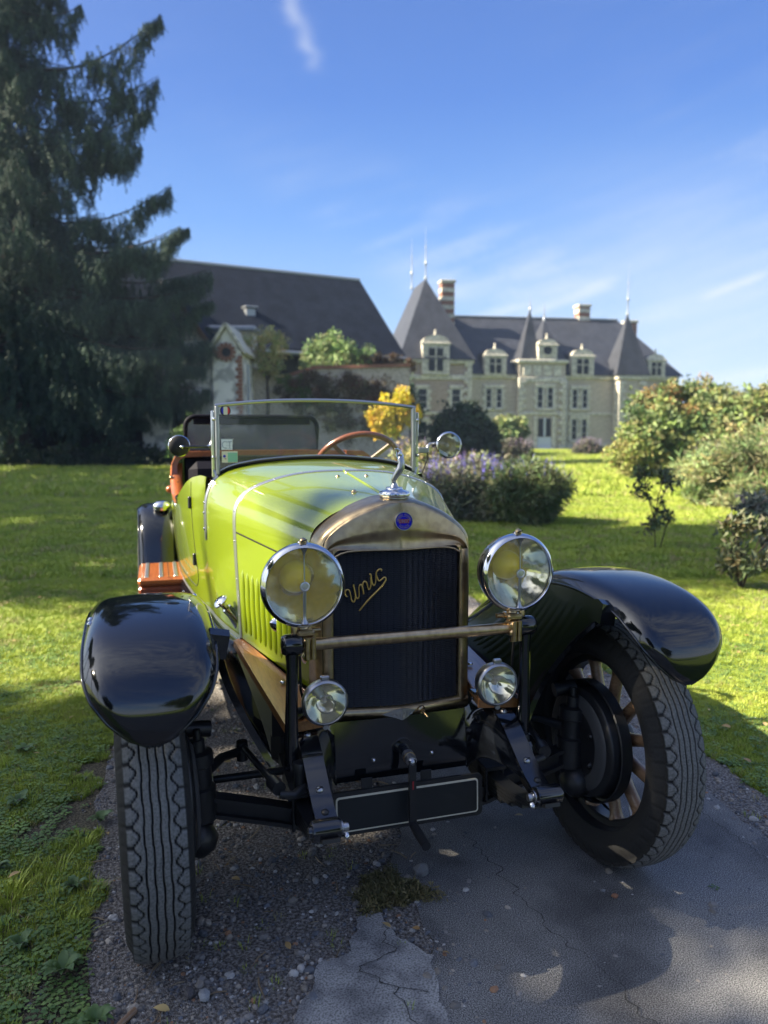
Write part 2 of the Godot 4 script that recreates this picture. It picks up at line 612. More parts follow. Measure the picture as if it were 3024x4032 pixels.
	worn(M.slate, noise_tex(0.012, 5, [0.0, 0.4, 0.7, 1.0], [grey(0.6), grey(0.82), grey(1.0), Color(1.0, 0.92, 0.78)], 62), 7.0)
	skin(mat("dark_slate", lin(0.017, 0.024, 0.042), 0.7, 0.0, {"metallic_specular": 0.2}), slate, 1.6)
	worn(M.dark_slate, M.slate.detail_albedo, 7.0)
	mat("zinc", lin(0.30, 0.32, 0.34), 0.4, 0.6)
	skin(mat("brick", lin(0.42, 0.20, 0.13), 0.9), fine, 0.8)
	mat("window_glass", lin(0.018, 0.02, 0.024), 0.25, 0.0, {"metallic_specular": 0.25})
	mat("window_wood", lin(0.55, 0.54, 0.50), 0.6)
	mat("door_blue", lin(0.50, 0.54, 0.58), 0.6)
	skin(mat("ivy_wall", lin(0.05, 0.045, 0.02), 0.95), fine, 1.2)
	mat("wood_shade_dark", lin(0.10, 0.06, 0.035), 0.8)  # board brown, also the dark slab standing for shade in the arch


# ---------------------------------------------------------------- ground
func G(x: float, z: float, y := 0.0) -> Vector3:
	return Vector3(x, y, -z)


func ragged(pts: Array, step: float, amp: float, sd: int) -> PackedVector2Array:
	var f := FastNoiseLite.new()
	f.seed = sd
	f.frequency = 2.6
	f.fractal_octaves = 6
	f.fractal_gain = 0.6
	var out := PackedVector2Array()
	for k in pts.size():
		var a: Vector2 = pts[k]
		var b: Vector2 = pts[(k + 1) % pts.size()]
		var m := maxi(1, int(a.distance_to(b) / step))
		for j in m:
			var p := a.lerp(b, float(j) / m)
			p += Vector2(f.get_noise_2d(p.x, p.y), f.get_noise_2d(p.x + 50.0, p.y)) * amp
			out.append(p)
	return out


func sheet(called: String, outline: PackedVector2Array, y: float, m: Material) -> MeshInstance3D:
	var b := Mold.new()
	var idx := Geometry2D.triangulate_polygon(outline)
	for k in range(0, idx.size(), 3):
		var q := []
		for j in 3:
			var o := outline[idx[k + j]]
			q.append(G(o.x, o.y, y))
		b.face(q, Vector3.UP)
	return structure(called, b, m)


var drive_left := [Vector2(-3.6, -14), Vector2(-2.6, -3.0), Vector2(-0.75, 0.2), Vector2(-0.62, 0.8), Vector2(-0.70, 1.7), Vector2(-0.80, 2.05), Vector2(-1.13, 2.9), Vector2(-1.27, 3.5), Vector2(-1.6, 4.6), Vector2(-2.2, 6.6), Vector2(-2.35, 8), Vector2(-2.7, 10), Vector2(-3.5, 14), Vector2(-4.7, 19), Vector2(-6.2, 26)]
var drive_right := [Vector2(-4.9, 26), Vector2(-3.1, 19), Vector2(-1.7, 14), Vector2(-0.6, 10.5), Vector2(0.35, 8), Vector2(0.95, 6.1), Vector2(1.25, 5), Vector2(1.47, 3.9), Vector2(1.52, 3.2), Vector2(1.58, 2.5), Vector2(1.9, 1.0), Vector2(3.6, -3.0), Vector2(4.6, -14)]
var drive := PackedVector2Array()
var tarmac := PackedVector2Array()
var patch := PackedVector2Array()


func build_ground() -> void:
	var b := Mold.new()
	b.face([Vector3(-1500, 0, 60), Vector3(1500, 0, 60), Vector3(1500, 0, -1500), Vector3(-1500, 0, -1500)], Vector3.UP)
	structure("lawn", b, M.lawn)
	drive = ragged(drive_left + drive_right, 0.12, 0.10, 4)
	sheet("verge_soil", ragged([Vector2(-3.2, 1.0), Vector2(-0.5, 1.0), Vector2(-0.9, 3.0), Vector2(-1.5, 4.3), Vector2(-2.3, 4.6), Vector2(-3.0, 3.0)], 0.12, 0.15, 41), 0.003, M.soil)
	sheet("gravel_driveway", drive, 0.006, M.dirt)
	tarmac = ragged([Vector2(-3.0, -13.6), Vector2(-2.0, -3.0), Vector2(-0.1, 0.6), Vector2(0.02, 1.2), Vector2(0.10, 1.75), Vector2(0.14, 2.05), Vector2(0.06, 2.35), Vector2(0.02, 2.9), Vector2(-0.1, 3.6), Vector2(-0.5, 5.2), Vector2(0.55, 5.4), Vector2(1.0, 4.4), Vector2(1.27, 3.5), Vector2(1.33, 2.9), Vector2(1.45, 2.2), Vector2(1.65, 1.0), Vector2(3.2, -3.0), Vector2(4.0, -13.6)], 0.05, 0.09, 9)
	sheet("asphalt", tarmac, 0.010, M.asphalt)
	patch = ragged([Vector2(-0.24, 1.2), Vector2(-0.21, 1.75), Vector2(-0.20, 1.93), Vector2(-0.12, 1.98), Vector2(-0.08, 2.13), Vector2(0.0, 2.17), Vector2(0.06, 2.06), Vector2(0.13, 1.98), Vector2(0.17, 1.75), Vector2(0.19, 1.2)], 0.012, 0.06, 15)
	sheet("concrete_patch", patch, 0.014, M.concrete)
	# cracks in the asphalt and the concrete
	var f := FastNoiseLite.new()
	f.seed = 3
	f.frequency = 5.0
	f.fractal_octaves = 3
	for line in [[Vector2(0.30, 2.62), Vector2(0.47, 2.12), Vector2(0.60, 1.90), Vector2(0.66, 1.72), Vector2(0.72, 1.4)], [Vector2(1.24, 3.2), Vector2(1.22, 2.72), Vector2(1.33, 2.35), Vector2(1.42, 2.0)], [Vector2(0.0, 2.1), Vector2(0.02, 2.0), Vector2(-0.06, 1.92), Vector2(0.03, 1.86), Vector2(0.12, 1.84)], [Vector2(0.03, 1.86), Vector2(0.08, 1.74), Vector2(0.10, 1.5)]]:
		var c := Mold.new()
		for k in line.size() - 1:
			var a: Vector2 = line[k]
			var e: Vector2 = line[k + 1]
			var m := maxi(2, int(a.distance_to(e) / 0.012))
			var last := Vector2.ZERO
			for j in m + 1:
				var p := a.lerp(e, float(j) / m)
				p += Vector2(f.get_noise_2d(p.x * 3.0, p.y * 3.0), 0.0) * 0.035
				if j > 0:
					var w := 0.0007 + 0.0019 * absf(f.get_noise_2d(p.x * 2.0 + 9.0, p.y * 2.0))
					var s := (p - last).orthogonal().normalized() * w
					c.face([G(last.x - s.x, last.y - s.y, 0.0175), G(last.x + s.x, last.y + s.y, 0.0175), G(p.x + s.x, p.y + s.y, 0.0175), G(p.x - s.x, p.y - s.y, 0.0175)], Vector3.UP)
				last = p
		structure("pavement_crack", c, M.crack)


# ---------------------------------------------------------------- buildings
func brick_box(called: String, parent: Node, m: Material, lo: Vector3, hi: Vector3, bevel := 0.0) -> void:
	var b := Mold.new()
	b.box((lo + hi) / 2, (hi - lo).abs(), bevel)
	obj(called, b, m, parent)


func window_at(parent: Node, xc: float, y0: float, w: float, h: float, z: float, bars := 2, trim: Material = null) -> void:
	var win := part("window", parent)
	win.position = Vector3(xc, y0, z)
	var b := Mold.new()
	b.box(Vector3(0, h / 2, 0.03), Vector3(w, h, 0.05))
	obj("pane", b, M.window_glass, win)
	b = Mold.new()
	for s in [-1.0, 1.0]:
		b.box(Vector3(s * (w / 2 - 0.03), h / 2, 0.075), Vector3(0.06, h, 0.04))
	b.box(Vector3(0, 0.03, 0.077), Vector3(w - 0.12, 0.06, 0.036))
	b.box(Vector3(0, h - 0.03, 0.077), Vector3(w - 0.12, 0.06, 0.036))
	for k in range(1, bars + 1):
		b.box(Vector3(0, h * k / (bars + 1.0), 0.072), Vector3(w - 0.12, 0.035, 0.03))
	obj("frame", b, M.window_wood, win)
	if trim:
		b = Mold.new()
		b.box(Vector3(0, -0.09, 0.10), Vector3(w + 0.34, 0.16, 0.2), 0.02)
		obj("sill", b, trim, win)
		b = Mold.new()
		b.box(Vector3(0, h + 0.13, 0.075), Vector3(w + 0.34, 0.24, 0.15), 0.02)
		obj("lintel", b, trim, win)
		var k := 0
		var y := 0.0
		while y < h - 0.05:
			var step := minf(0.30, h - y)
			for s in [-1.0, 1.0]:
				b = Mold.new()
				var ww := 0.30 if k % 2 == 0 else 0.17
				b.box(Vector3(s * (w / 2 + ww / 2), y + step / 2, 0.06), Vector3(ww, step - 0.02, 0.12), 0.015)
				obj("jamb_stone", b, trim, win)
			y += step
			k += 1


func quoins(parent: Node, x: float, z: float, y0: float, y1: float, dir: float, m: Material) -> void:
	var y := y0
	var k := 0
	while y < y1 - 0.1:
		var b := Mold.new()
		var w := 0.56 if k % 2 == 0 else 0.34
		b.box(Vector3(x + dir * (w / 2 - 0.05), y + 0.155, z - 0.14), Vector3(w, 0.29, 0.40), 0.02)
		obj("quoin", b, m, parent)
		y += 0.31
		k += 1


func pyramid(b: Mold, lo: Vector3, hi: Vector3, apex_a: Vector3, apex_b: Vector3) -> void:
	# a hipped roof over the rectangle lo-hi (same y) with the ridge apex_a to apex_b
	var p := [Vector3(lo.x, lo.y, hi.z), Vector3(hi.x, lo.y, hi.z), Vector3(hi.x, lo.y, lo.z), Vector3(lo.x, lo.y, lo.z)]
	var along_x := absf(apex_b.x - apex_a.x) > absf(apex_b.z - apex_a.z)
	if along_x:
		b.face([p[0], p[1], apex_b, apex_a], Vector3(0, 1, 1))
		b.face([p[2], p[3], apex_a, apex_b], Vector3(0, 1, -1))
		b.face([p[1], p[2], apex_b], Vector3(1, 1, 0))
		b.face([p[3], p[0], apex_a], Vector3(-1, 1, 0))
	else:
		b.face([p[0], p[1], apex_a], Vector3(0, 1, 1))
		b.face([p[2], p[3], apex_b], Vector3(0, 1, -1))
		b.face([p[1], p[2], apex_b, apex_a], Vector3(1, 1, 0))
		b.face([p[3], p[0], apex_a, apex_b], Vector3(-1, 1, 0))


func finial(parent: Node, at: Vector3, h: float) -> void:
	var b := Mold.new()
	b.lathe([Vector2(0.10, 0), Vector2(0.13, 0.12), Vector2(0.05, 0.3), Vector2(0.045, h * 0.28), Vector2(0.13, h * 0.31), Vector2(0.05, h * 0.35), Vector2(0.03, h * 0.6), Vector2(0.07, h * 0.63), Vector2(0.02, h * 0.67), Vector2(0.008, h)], Transform3D(Basis(), at), 8)
	obj("finial", b, M.zinc, parent)


func chimney(parent: Node, lo: Vector3, hi: Vector3, banded: bool) -> void:
	var c := part("chimney", parent)
	var y := lo.y
	var k := 0
	while y < hi.y - 0.05:
		var step := minf(0.34, hi.y - y)
		var stone := banded and k % 2 == 1
		var grow := 0.02 if stone else 0.0
		brick_box("stone_course" if stone else "brick_course", c, M.tuffeau if stone else M.brick, Vector3(lo.x - grow, y, lo.z - grow), Vector3(hi.x + grow, y + step - 0.015, hi.z + grow), 0.01)
		y += step
		k += 1
	brick_box("chimney_cap", c, M.tuffeau, Vector3(lo.x - 0.1, hi.y, lo.z - 0.1), Vector3(hi.x + 0.1, hi.y + 0.22, hi.z + 0.1), 0.03)


func dormer(parent: Node, xc: float, y0: float, w: float, h: float, z: float, round_window := false) -> void:
	var d := part("dormer", parent)
	d.position = Vector3(xc, y0, z)
	var b := Mold.new()
	var ol := PackedVector2Array([Vector2(-w / 2, 0), Vector2(w / 2, 0), Vector2(w / 2, h)])
	for k in range(1, 12):
		var a := PI * k / 12.0
		ol.append(Vector2(w / 2 * cos(a), h + w * 0.28 * sin(a)))
	ol.append(Vector2(-w / 2, h))
	b.slab(ol, 0.5, Transform3D(Basis(), Vector3(0, 0, 0)))
	obj("dormer_front", b, M.tuffeau, d)
	b = Mold.new()
	b.box(Vector3(0, h - 0.06, 0.29), Vector3(w + 0.24, 0.16, 0.14), 0.03)
	for s in [-1.0, 1.0]:
		b.box(Vector3(s * (w / 2 - 0.12), (h - 0.14) / 2, 0.275), Vector3(0.22, h - 0.16, 0.07), 0.02)
	b.lathe([Vector2(0.0, 0.5), Vector2(0.09, 0.4), Vector2(0.05, 0.28), Vector2(0.1, 0.2), Vector2(0.12, 0.0)], Transform3D(Basis(), Vector3(0, h + w * 0.28 - 0.05, 0)), 8)
	obj("dormer_trim", b, M.tuffeau, d)
	b = Mold.new()
	var p := PackedVector3Array()
	for r in 2:
		for k in 13:
			var a := PI * k / 12.0
			p.append(Vector3((w / 2 + 0.05) * cos(a), h + (w * 0.28 + 0.05) * sin(a), -0.25 - 2.6 * r))
	b.grid(p, 13, 2)
	for s in [-1.0, 1.0]:
		b.face([Vector3(s * w * 0.5, 0, -0.25), Vector3(s * w * 0.5, h, -0.25), Vector3(s * w * 0.5, h, -2.85), Vector3(s * w * 0.5, 0, -2.85)], Vector3(s, 0, 0))
	obj("dormer_roof", b, M.slate, d)
	b = Mold.new()
	if round_window:
		b.lathe([Vector2(0.0, 0.03), Vector2(0.34, 0.03), Vector2(0.34, 0.0)], Transform3D(Basis(Vector3.RIGHT, PI / 2), Vector3(0, h * 0.62, 0.27)), 20)
		obj("pane", b, M.window_glass, d)
		b = Mold.new()
		b.lathe([Vector2(0.34, 0.0), Vector2(0.36, 0.07), Vector2(0.46, 0.06), Vector2(0.50, 0.0)], Transform3D(Basis(Vector3.RIGHT, PI / 2), Vector3(0, h * 0.62, 0.25)), 20)
		obj("oculus_ring", b, M.tuffeau, d)
	else:
		for s in [-1.0, 1.0]:
			b.box(Vector3(s * w * 0.15, h * 0.47, 0.27), Vector3(w * 0.22, h * 0.72, 0.05))
		obj("pane", b, M.window_glass, d)
		b = Mold.new()
		b.box(Vector3(0, h * 0.47, 0.285), Vector3(0.09, h * 0.72, 0.06))
		b.box(Vector3(0, h * 0.56, 0.287), Vector3(w * 0.52, 0.07, 0.05))
		obj("mullion", b, M.tuffeau, d)


func build_castle() -> void:
	var c := thing("castle", "pale stone manor with steep slate roofs, turrets and brick chimneys", "castle", Vector3(0, 0, -62))
	var swing := Basis(Vector3.UP, deg_to_rad(9.0)).scaled(Vector3.ONE * 1.045)
	c.transform = Transform3D(swing, Vector3(1.42, 0, -61.3) - swing * Vector3(1.42, 0, 0.7))
	var cream: Material = M.tuffeau
	# main block
	brick_box("wall", c, M.rubble_wall, Vector3(6.5, 0, -11.5), Vector3(24.0, 5.55, 0))
	brick_box("cornice", c, cream, Vector3(6.4, 5.55, -11.7), Vector3(24.2, 5.85, 0.22), 0.05)
	brick_box("string_course", c, cream, Vector3(6.72, 2.72, -0.05), Vector3(20.9, 2.94, 0.10), 0.02)
	brick_box("plinth", c, cream, Vector3(6.72, 0, -0.05), Vector3(20.9, 0.55, 0.12), 0.02)
	var b := Mold.new()
	pyramid(b, Vector3(5.4, 5.85, -11.9), Vector3(24.5, 5.85, 0.35), Vector3(6.4, 11.05, -5.8), Vector3(21.6, 11.05, -5.8))
	obj("main_roof", b, M.slate, c)
	b = Mold.new()
	for k in 38:
		b.box(Vector3(6.6 + k * 0.40, 11.09, -5.8), Vector3(0.37, 0.16, 0.3), 0.03)
	obj("ridge_tiles", b, M.zinc, c)
	# left pavilion
	brick_box("pavilion_wall", c, M.pink_wall, Vector3(1.42, 0, -9.5), Vector3(6.76, 6.55, 0.7))
	brick_box("pavilion_cornice", c, cream, Vector3(1.25, 6.55, -9.7), Vector3(6.95, 6.85, 0.95), 0.05)
	brick_box("pavilion_band", c, cream, Vector3(1.36, 5.35, -9.55), Vector3(6.82, 5.72, 0.82), 0.03)
	brick_box("pavilion_band", c, cream, Vector3(1.36, 2.72, -9.55), Vector3(6.82, 2.94, 0.80), 0.03)
	b = Mold.new()
	pyramid(b, Vector3(1.1, 6.85, -9.9), Vector3(7.05, 6.85, 1.1), Vector3(3.85, 13.4, -2.4), Vector3(3.75, 13.4, -6.6))
	obj("pavilion_roof", b, M.slate, c)
	finial(c, Vector3(3.85, 13.3, -2.4), 4.0)
	finial(c, Vector3(3.55, 13.3, -6.6), 4.2)
	quoins(c, 1.42, 0.84, 0.1, 6.5, 1.0, cream)
	quoins(c, 6.76, 0.84, 0.1, 6.5, -1.0, cream)
	b = Mold.new()
	for k in 20:
		b.box(Vector3(1.40, 0.25 + k * 0.31, 0.25), Vector3(0.16, 0.29, 0.5 if k % 2 == 0 else 0.3), 0.02)
	obj("side_quoins", b, cream, c)
	dormer(c, 3.95, 5.72, 2.1, 2.35, 0.75)
	window_at(c, 3.0, 3.15, 0.75, 1.55, 0.7, 2, cream)
	window_at(c, 5.6, 3.15, 0.75, 1.55, 0.7, 2, cream)
	window_at(c, 3.0, 0.75, 0.75, 1.5, 0.7, 2, cream)
	window_at(c, 5.6, 0.75, 0.75, 1.5, 0.7, 2, cream)
	# facade windows in pairs
	for xc in [8.8, 15.85]:
		for s in [-1.0, 1.0]:
			window_at(c, xc + s * 0.42, 3.25, 0.50, 1.55, 0.0, 2, cream)
			window_at(c, xc + s * 0.42, 0.75, 0.50, 1.70, 0.0, 2, cream)
	dormer(c, 8.8, 5.75, 1.75, 1.55, 0.1)
	dormer(c, 15.9, 5.75, 1.85, 1.6, 0.1)
	dormer(c, 22.1, 5.75, 1.5, 1.4, 0.1)
	# centre bay
	brick_box("bay_wall", c, M.rubble_wall, Vector3(10.63, 0, -1), Vector3(14.39, 6.7, 0.6))
	brick_box("bay_cornice", c, cream, Vector3(10.45, 6.7, -1), Vector3(14.57, 6.98, 0.85), 0.05)
	brick_box("bay_band", c, cream, Vector3(10.58, 5.25, -0.9), Vector3(14.44, 5.62, 0.72), 0.03)
	brick_box("bay_band", c, cream, Vector3(10.58, 2.72, -0.9), Vector3(14.44, 2.98, 0.72), 0.03)
	for k in 4:
		brick_box("bay_panel", c, cream, Vector3(10.95 + k * 0.83, 5.72, 0.55), Vector3(11.55 + k * 0.83, 6.55, 0.66), 0.03)
	quoins(c, 10.63, 0.74, 0.1, 5.2, 1.0, cream)
	quoins(c, 14.39, 0.74, 0.1, 5.2, -1.0, cream)
	for s in [-1.0, 1.0]:
		window_at(c, 12.75 + s * 0.42, 3.25, 0.52, 1.65, 0.6, 2, cream)
	var door := part("door", c)
	brick_box("door_leaf", door, M.door_blue, Vector3(12.18, 0.05, 0.55), Vector3(13.32, 1.0, 0.68), 0.02)
	brick_box("door_surround", door, cream, Vector3(11.85, 0.02, 0.55), Vector3(12.15, 2.6, 0.74), 0.02)
	brick_box("door_surround", door, cream, Vector3(13.35, 0.02, 0.55), Vector3(13.65, 2.6, 0.74), 0.02)
	for s in [-1.0, 1.0]:
		brick_box("door_pane", door, M.window_glass, Vector3(12.75 + s * 0.30 - 0.20, 1.05, 0.58), Vector3(12.75 + s * 0.30 + 0.20, 2.45, 0.66))
	brick_box("door_frame", door, M.door_blue, Vector3(12.67, 1.0, 0.6), Vector3(12.83, 2.5, 0.70), 0.01)
	brick_box("doorstep", door, cream, Vector3(11.9, 0.0, 0.6), Vector3(13.6, 0.12, 1.3), 0.02)
	b = Mold.new()
	pyramid(b, Vector3(10.75, 6.98, -1.2), Vector3(12.35, 6.98, 0.6), Vector3(11.75, 10.9, -0.35), Vector3(11.72, 10.9, -0.4))
	obj("turret_roof", b, M.slate, c)
	finial(c, Vector3(11.73, 10.8, -0.35), 1.2)
	b = Mold.new()
	pyramid(b, Vector3(12.3, 6.98, -4.0), Vector3(14.5, 6.98, 0.4), Vector3(13.6, 10.4, -2.2), Vector3(13.6, 10.4, -2.6))
	obj("bay_roof", b, M.slate, c)
	finial(c, Vector3(13.6, 10.3, -2.2), 1.5)
	dormer(c, 12.85, 6.98, 1.55, 1.15, 0.45, true)
	# right turret
	brick_box("turret_wall", c, M.rubble_wall, Vector3(18.7, 0, -1.2), Vector3(20.9, 5.5, 0.9))
	brick_box("turret_cornice", c, cream, Vector3(18.5, 5.5, -1.4), Vector3(21.1, 5.85, 1.1), 0.05)
	quoins(c, 18.7, 1.04, 0.1, 5.4, 1.0, cream)
	quoins(c, 20.9, 1.04, 0.1, 5.4, -1.0, cream)
	b = Mold.new()
	for k in 18:
		b.box(Vector3(18.68, 0.25 + k * 0.31, 0.45), Vector3(0.16, 0.29, 0.5 if k % 2 == 0 else 0.3), 0.02)
	obj("side_quoins", b, cream, c)
	b = Mold.new()
	pyramid(b, Vector3(18.35, 5.85, -1.5), Vector3(21.2, 5.85, 1.2), Vector3(19.75, 10.7, -0.15), Vector3(19.75, 10.7, -0.2))
	obj("turret_roof", b, M.slate, c)
	finial(c, Vector3(19.75, 10.6, -0.15), 4.0)
	chimney(c, Vector3(5.45, 9.6, -4.6), Vector3(6.5, 13.4, -3.6), true)
	chimney(c, Vector3(18.0, 10.6, -6.6), Vector3(19.0, 12.1, -5.6), true)
	chimney(c, Vector3(22.6, 8.0, -6.8), Vector3(23.5, 10.9, -5.9), false)
	# drain pipe on the right of the bay
	b = Mold.new()
	b.tube([Vector3(14.7, 0.1, 0.15), Vector3(14.7, 5.5, 0.15)], 0.07, 8)
	obj("drain_pipe", b, M.zinc, c)


func build_barn() -> void:
	var c := thing("barn", "long stone barn under a huge dark slate roof beside the manor", "barn", Vector3(1.02, 0, -44), deg_to_rad(28.9))
	brick_box("wall", c, M.ivy_wall, Vector3(-24, 0, -10.6), Vector3(-0.25, 5.65, -0.3))
	var b := Mold.new()
	b.face([Vector3(-24, 5.65, -0.3), Vector3(-24, 5.65, -10.6), Vector3(-24, 10.4, -5.45)], Vector3(-1, 0, 0))
	b.face([Vector3(-0.25, 5.65, -0.3), Vector3(-0.25, 5.65, -10.6), Vector3(-0.25, 10.4, -5.45)], Vector3(1, 0, 0))
	obj("gable", b, M.rubble_wall, c)
	b = Mold.new()
	for s in [1.0, -1.0]:
		var e := Vector3(0, 5.55, 0.1) if s > 0 else Vector3(0, 5.55, -11.0)
		var r := Vector3(0, 10.55, -5.45)
		var o := Vector3(0, 0.18, 0.12 * s)
		b.face([Vector3(-24.4, e.y, e.z), Vector3(0.1, e.y, e.z), Vector3(0.1, r.y, r.z), Vector3(-24.4, r.y, r.z)], Vector3(0, -1, -s))
		b.face([Vector3(-24.4, e.y, e.z) + o, Vector3(0.1, e.y, e.z) + o, Vector3(0.1, r.y, r.z) + o, Vector3(-24.4, r.y, r.z) + o], Vector3(0, 1, s))
		for xx in [-24.4, 0.1]:
			b.face([Vector3(xx, e.y, e.z), Vector3(xx, e.y, e.z) + o, Vector3(xx, r.y, r.z) + o, Vector3(xx, r.y, r.z)], Vector3(xx + 12, 0, 0))
		b.face([Vector3(-24.4, e.y, e.z), Vector3(0.1, e.y, e.z), Vector3(0.1, e.y, e.z) + o, Vector3(-24.4, e.y, e.z) + o], Vector3(0, -0.3, s))
	obj("slate_roof", b, M.dark_slate, c)
	b = Mold.new()
	b.tube([Vector3(-24.4, 10.78, -5.45), Vector3(0.1, 10.78, -5.45)], 0.14, 8)
	obj("ridge_cap", b, M.zinc, c)
	b = Mold.new()
	b.tube([Vector3(-24.4, 5.55, 0.2), Vector3(0.1, 5.55, 0.2)], 0.12, 8)
	obj("gutter", b, M.zinc, c)
	for p in [Vector3(-8.2, 7.75, -2.2), Vector3(-17.6, 7.9, -2.1), Vector3(-12.2, 9.0, -3.7)]:
		b = Mold.new()
		b.box(p, Vector3(0.55, 0.5, 0.7), 0.05)
		b.box(p + Vector3(0, 0.3, 0.05), Vector3(0.7, 0.1, 0.9), 0.03)
		obj("roof_vent", b, M.zinc, c)


func build_outbuilding() -> void:
	var c := thing("gabled_outhouse", "whitewashed gabled outhouse with a brick ringed round window", "house", Vector3(0, 0, -34))
	var b := Mold.new()
	var ol := PackedVector2Array([Vector2(-10.6, 0), Vector2(-9.42, 0), Vector2(-9.42, 1.9)])
	for k in range(1, 12):
		var a := PI - PI * k / 12.0
		ol.append(Vector2(-8.92 + 0.5 * cos(a), 2.05 + 0.68 * sin(a)))
	ol.append_array([Vector2(-8.42, 1.9), Vector2(-8.42, 0), Vector2(-7.4, 0), Vector2(-7.4, 4.9), Vector2(-9.0, 7.15), Vector2(-10.6, 4.9)])
	b.slab(ol, 0.5, Transform3D(Basis(), Vector3(0, 0, -0.25)))
	obj("gable_wall", b, M.white_wall, c)
	brick_box("arch_shade", c, M.wood_shade_dark, Vector3(-9.6, 0, -2.2), Vector3(-8.2, 3.0, -2.0))  # dark slab set back in the opening, standing in for its shade
	brick_box("side_wall", c, M.white_wall, Vector3(-10.6, 0, -7), Vector3(-10.2, 4.9, -0.5))
	b = Mold.new()
	for s in [-1.0, 1.0]:
		b.bar([Vector3(-9.0, 7.35, -3.4), Vector3(-9.0 + s * 1.85, 4.75, -3.4)], Vector3(0, 0, 1), 7.2, 0.14)
	obj("slate_roof", b, M.dark_slate, c)
	b = Mold.new()
	for s in [-1.0, 1.0]:
		b.bar([Vector3(-9.0, 7.27, 0.28), Vector3(-9.0 + s * 1.9, 4.6, 0.28)], Vector3(0, 0, 1), 0.12, 0.2)
	obj("barge_board", b, M.wood_shade_dark, c)
	# the narrow wing with the oculus
	ol = PackedVector2Array([Vector2(-7.4, 0), Vector2(-6.15, 0), Vector2(-6.15, 4.95), Vector2(-6.80, 5.9), Vector2(-7.4, 4.95)])
	b = Mold.new()
	b.slab(ol, 0.4, Transform3D(Basis(), Vector3(0, 0, 0.08)))
	obj("wing_wall", b, M.white_wall, c)
	brick_box("wing_side_wall", c, M.white_wall, Vector3(-6.55, 0, -7), Vector3(-6.15, 4.9, -0.13))
	b = Mold.new()
	for s in [-1.0, 1.0]:
		b.bar([Vector3(-6.79, 6.08, -3.3), Vector3(-6.79 + s * 0.85, 4.82, -3.3)], Vector3(0, 0, 1), 7.6, 0.12)
	obj("wing_roof", b, M.tuffeau, c)
	b = Mold.new()
	b.lathe([Vector2(0.0, 0.02), Vector2(0.2, 0.02), Vector2(0.2, 0.0)], Transform3D(Basis(Vector3.RIGHT, PI / 2), Vector3(-6.8, 4.88, 0.29)), 16)
	obj("round_window", b, M.window_glass, c)
	for k in 12:
		var a := TAU * k / 12.0
		b = Mold.new()
		b.box(Vector3(-6.8 + 0.31 * cos(a), 4.88 + 0.31 * sin(a), 0.31), Vector3(0.22, 0.14, 0.08), 0.01, Basis(Vector3(0, 0, 1), a))
		obj("brick", b, M.brick, c)
	var y := 0.2
	var k := 0
	while y < 4.8:
		b = Mold.new()
		b.box(Vector3(-6.15 - (0.13 if k % 2 == 0 else 0.08), y, 0.2), Vector3(0.28 if k % 2 == 0 else 0.18, 0.15, 0.24), 0.01)
		obj("brick_quoin", b, M.brick, c)
		y += 0.165
		k += 1
	var pipe := Mold.new()
	pipe.tube([Vector3(-5.95, 0.1, -0.2), Vector3(-5.95, 4.4, -0.2)], 0.07, 8)
	obj("drain_pipe", pipe, M.zinc, c)
	# roof lantern behind
	var l := part("roof_lantern", c)
	brick_box("lantern_wall", l, M.tuffeau, Vector3(-8.4, 4.9, -4.2), Vector3(-6.2, 6.15, -2.9))
	brick_box("lantern_roof", l, M.zinc, Vector3(-8.6, 6.15, -4.5), Vector3(-6.0, 6.42, -2.6), 0.08)
	# garden wall with a sloping mossy top, between the outhouse and the barn
	var w := thing("garden_wall", "tall mossy rubble garden wall in front of the barn", "wall", Vector3(0, 0, -37))
	b = Mold.new()
	b.slab(PackedVector2Array([Vector2(-6.4, 0), Vector2(1.2, 0), Vector2(1.2, 4.5), Vector2(-3.3, 4.4), Vector2(-4.6, 4.0), Vector2(-6.4, 4.6)]), 0.5, Transform3D())
	obj("rubble", b, M.rubble_wall, w)
	b = Mold.new()
	b.bar([Vector3(-4.7, 4.05, 0), Vector3(-3.3, 4.48, 0), Vector3(1.2, 4.58, 0)], Vector3(0, 0, 1), 0.7, 0.14)
	obj("coping", b, M.brick, w)
	w = thing("boundary_wall", "pale boundary wall half hidden behind the big conifer", "wall", Vector3(0, 0, -38))
	brick_box("wall_face", w, M.white_wall, Vector3(-30, 0, -0.4), Vector3(-10.6, 2.6, 0))
	brick_box("coping", w, M.tuffeau, Vector3(-30, 2.6, -0.5), Vector3(-10.6, 2.78, 0.1), 0.03)
	var f := thing("iron_fence", "low black iron railing beside the outhouse archway", "fence", Vector3(0, 0, -35.2))
	for k2 in 16:
		b = Mold.new()
		b.tube([Vector3(-12.0 + k2 * 0.22, 0, 0), Vector3(-12.0 + k2 * 0.22, 1.15, 0)], 0.018, 5)
		obj("bar", b, M.black_iron, f)
	for yy in [0.3, 1.0]:
		b = Mold.new()
		b.box(Vector3(-10.35, yy, 0), Vector3(3.4, 0.05, 0.03))
		obj("rail", b, M.black_iron, f)


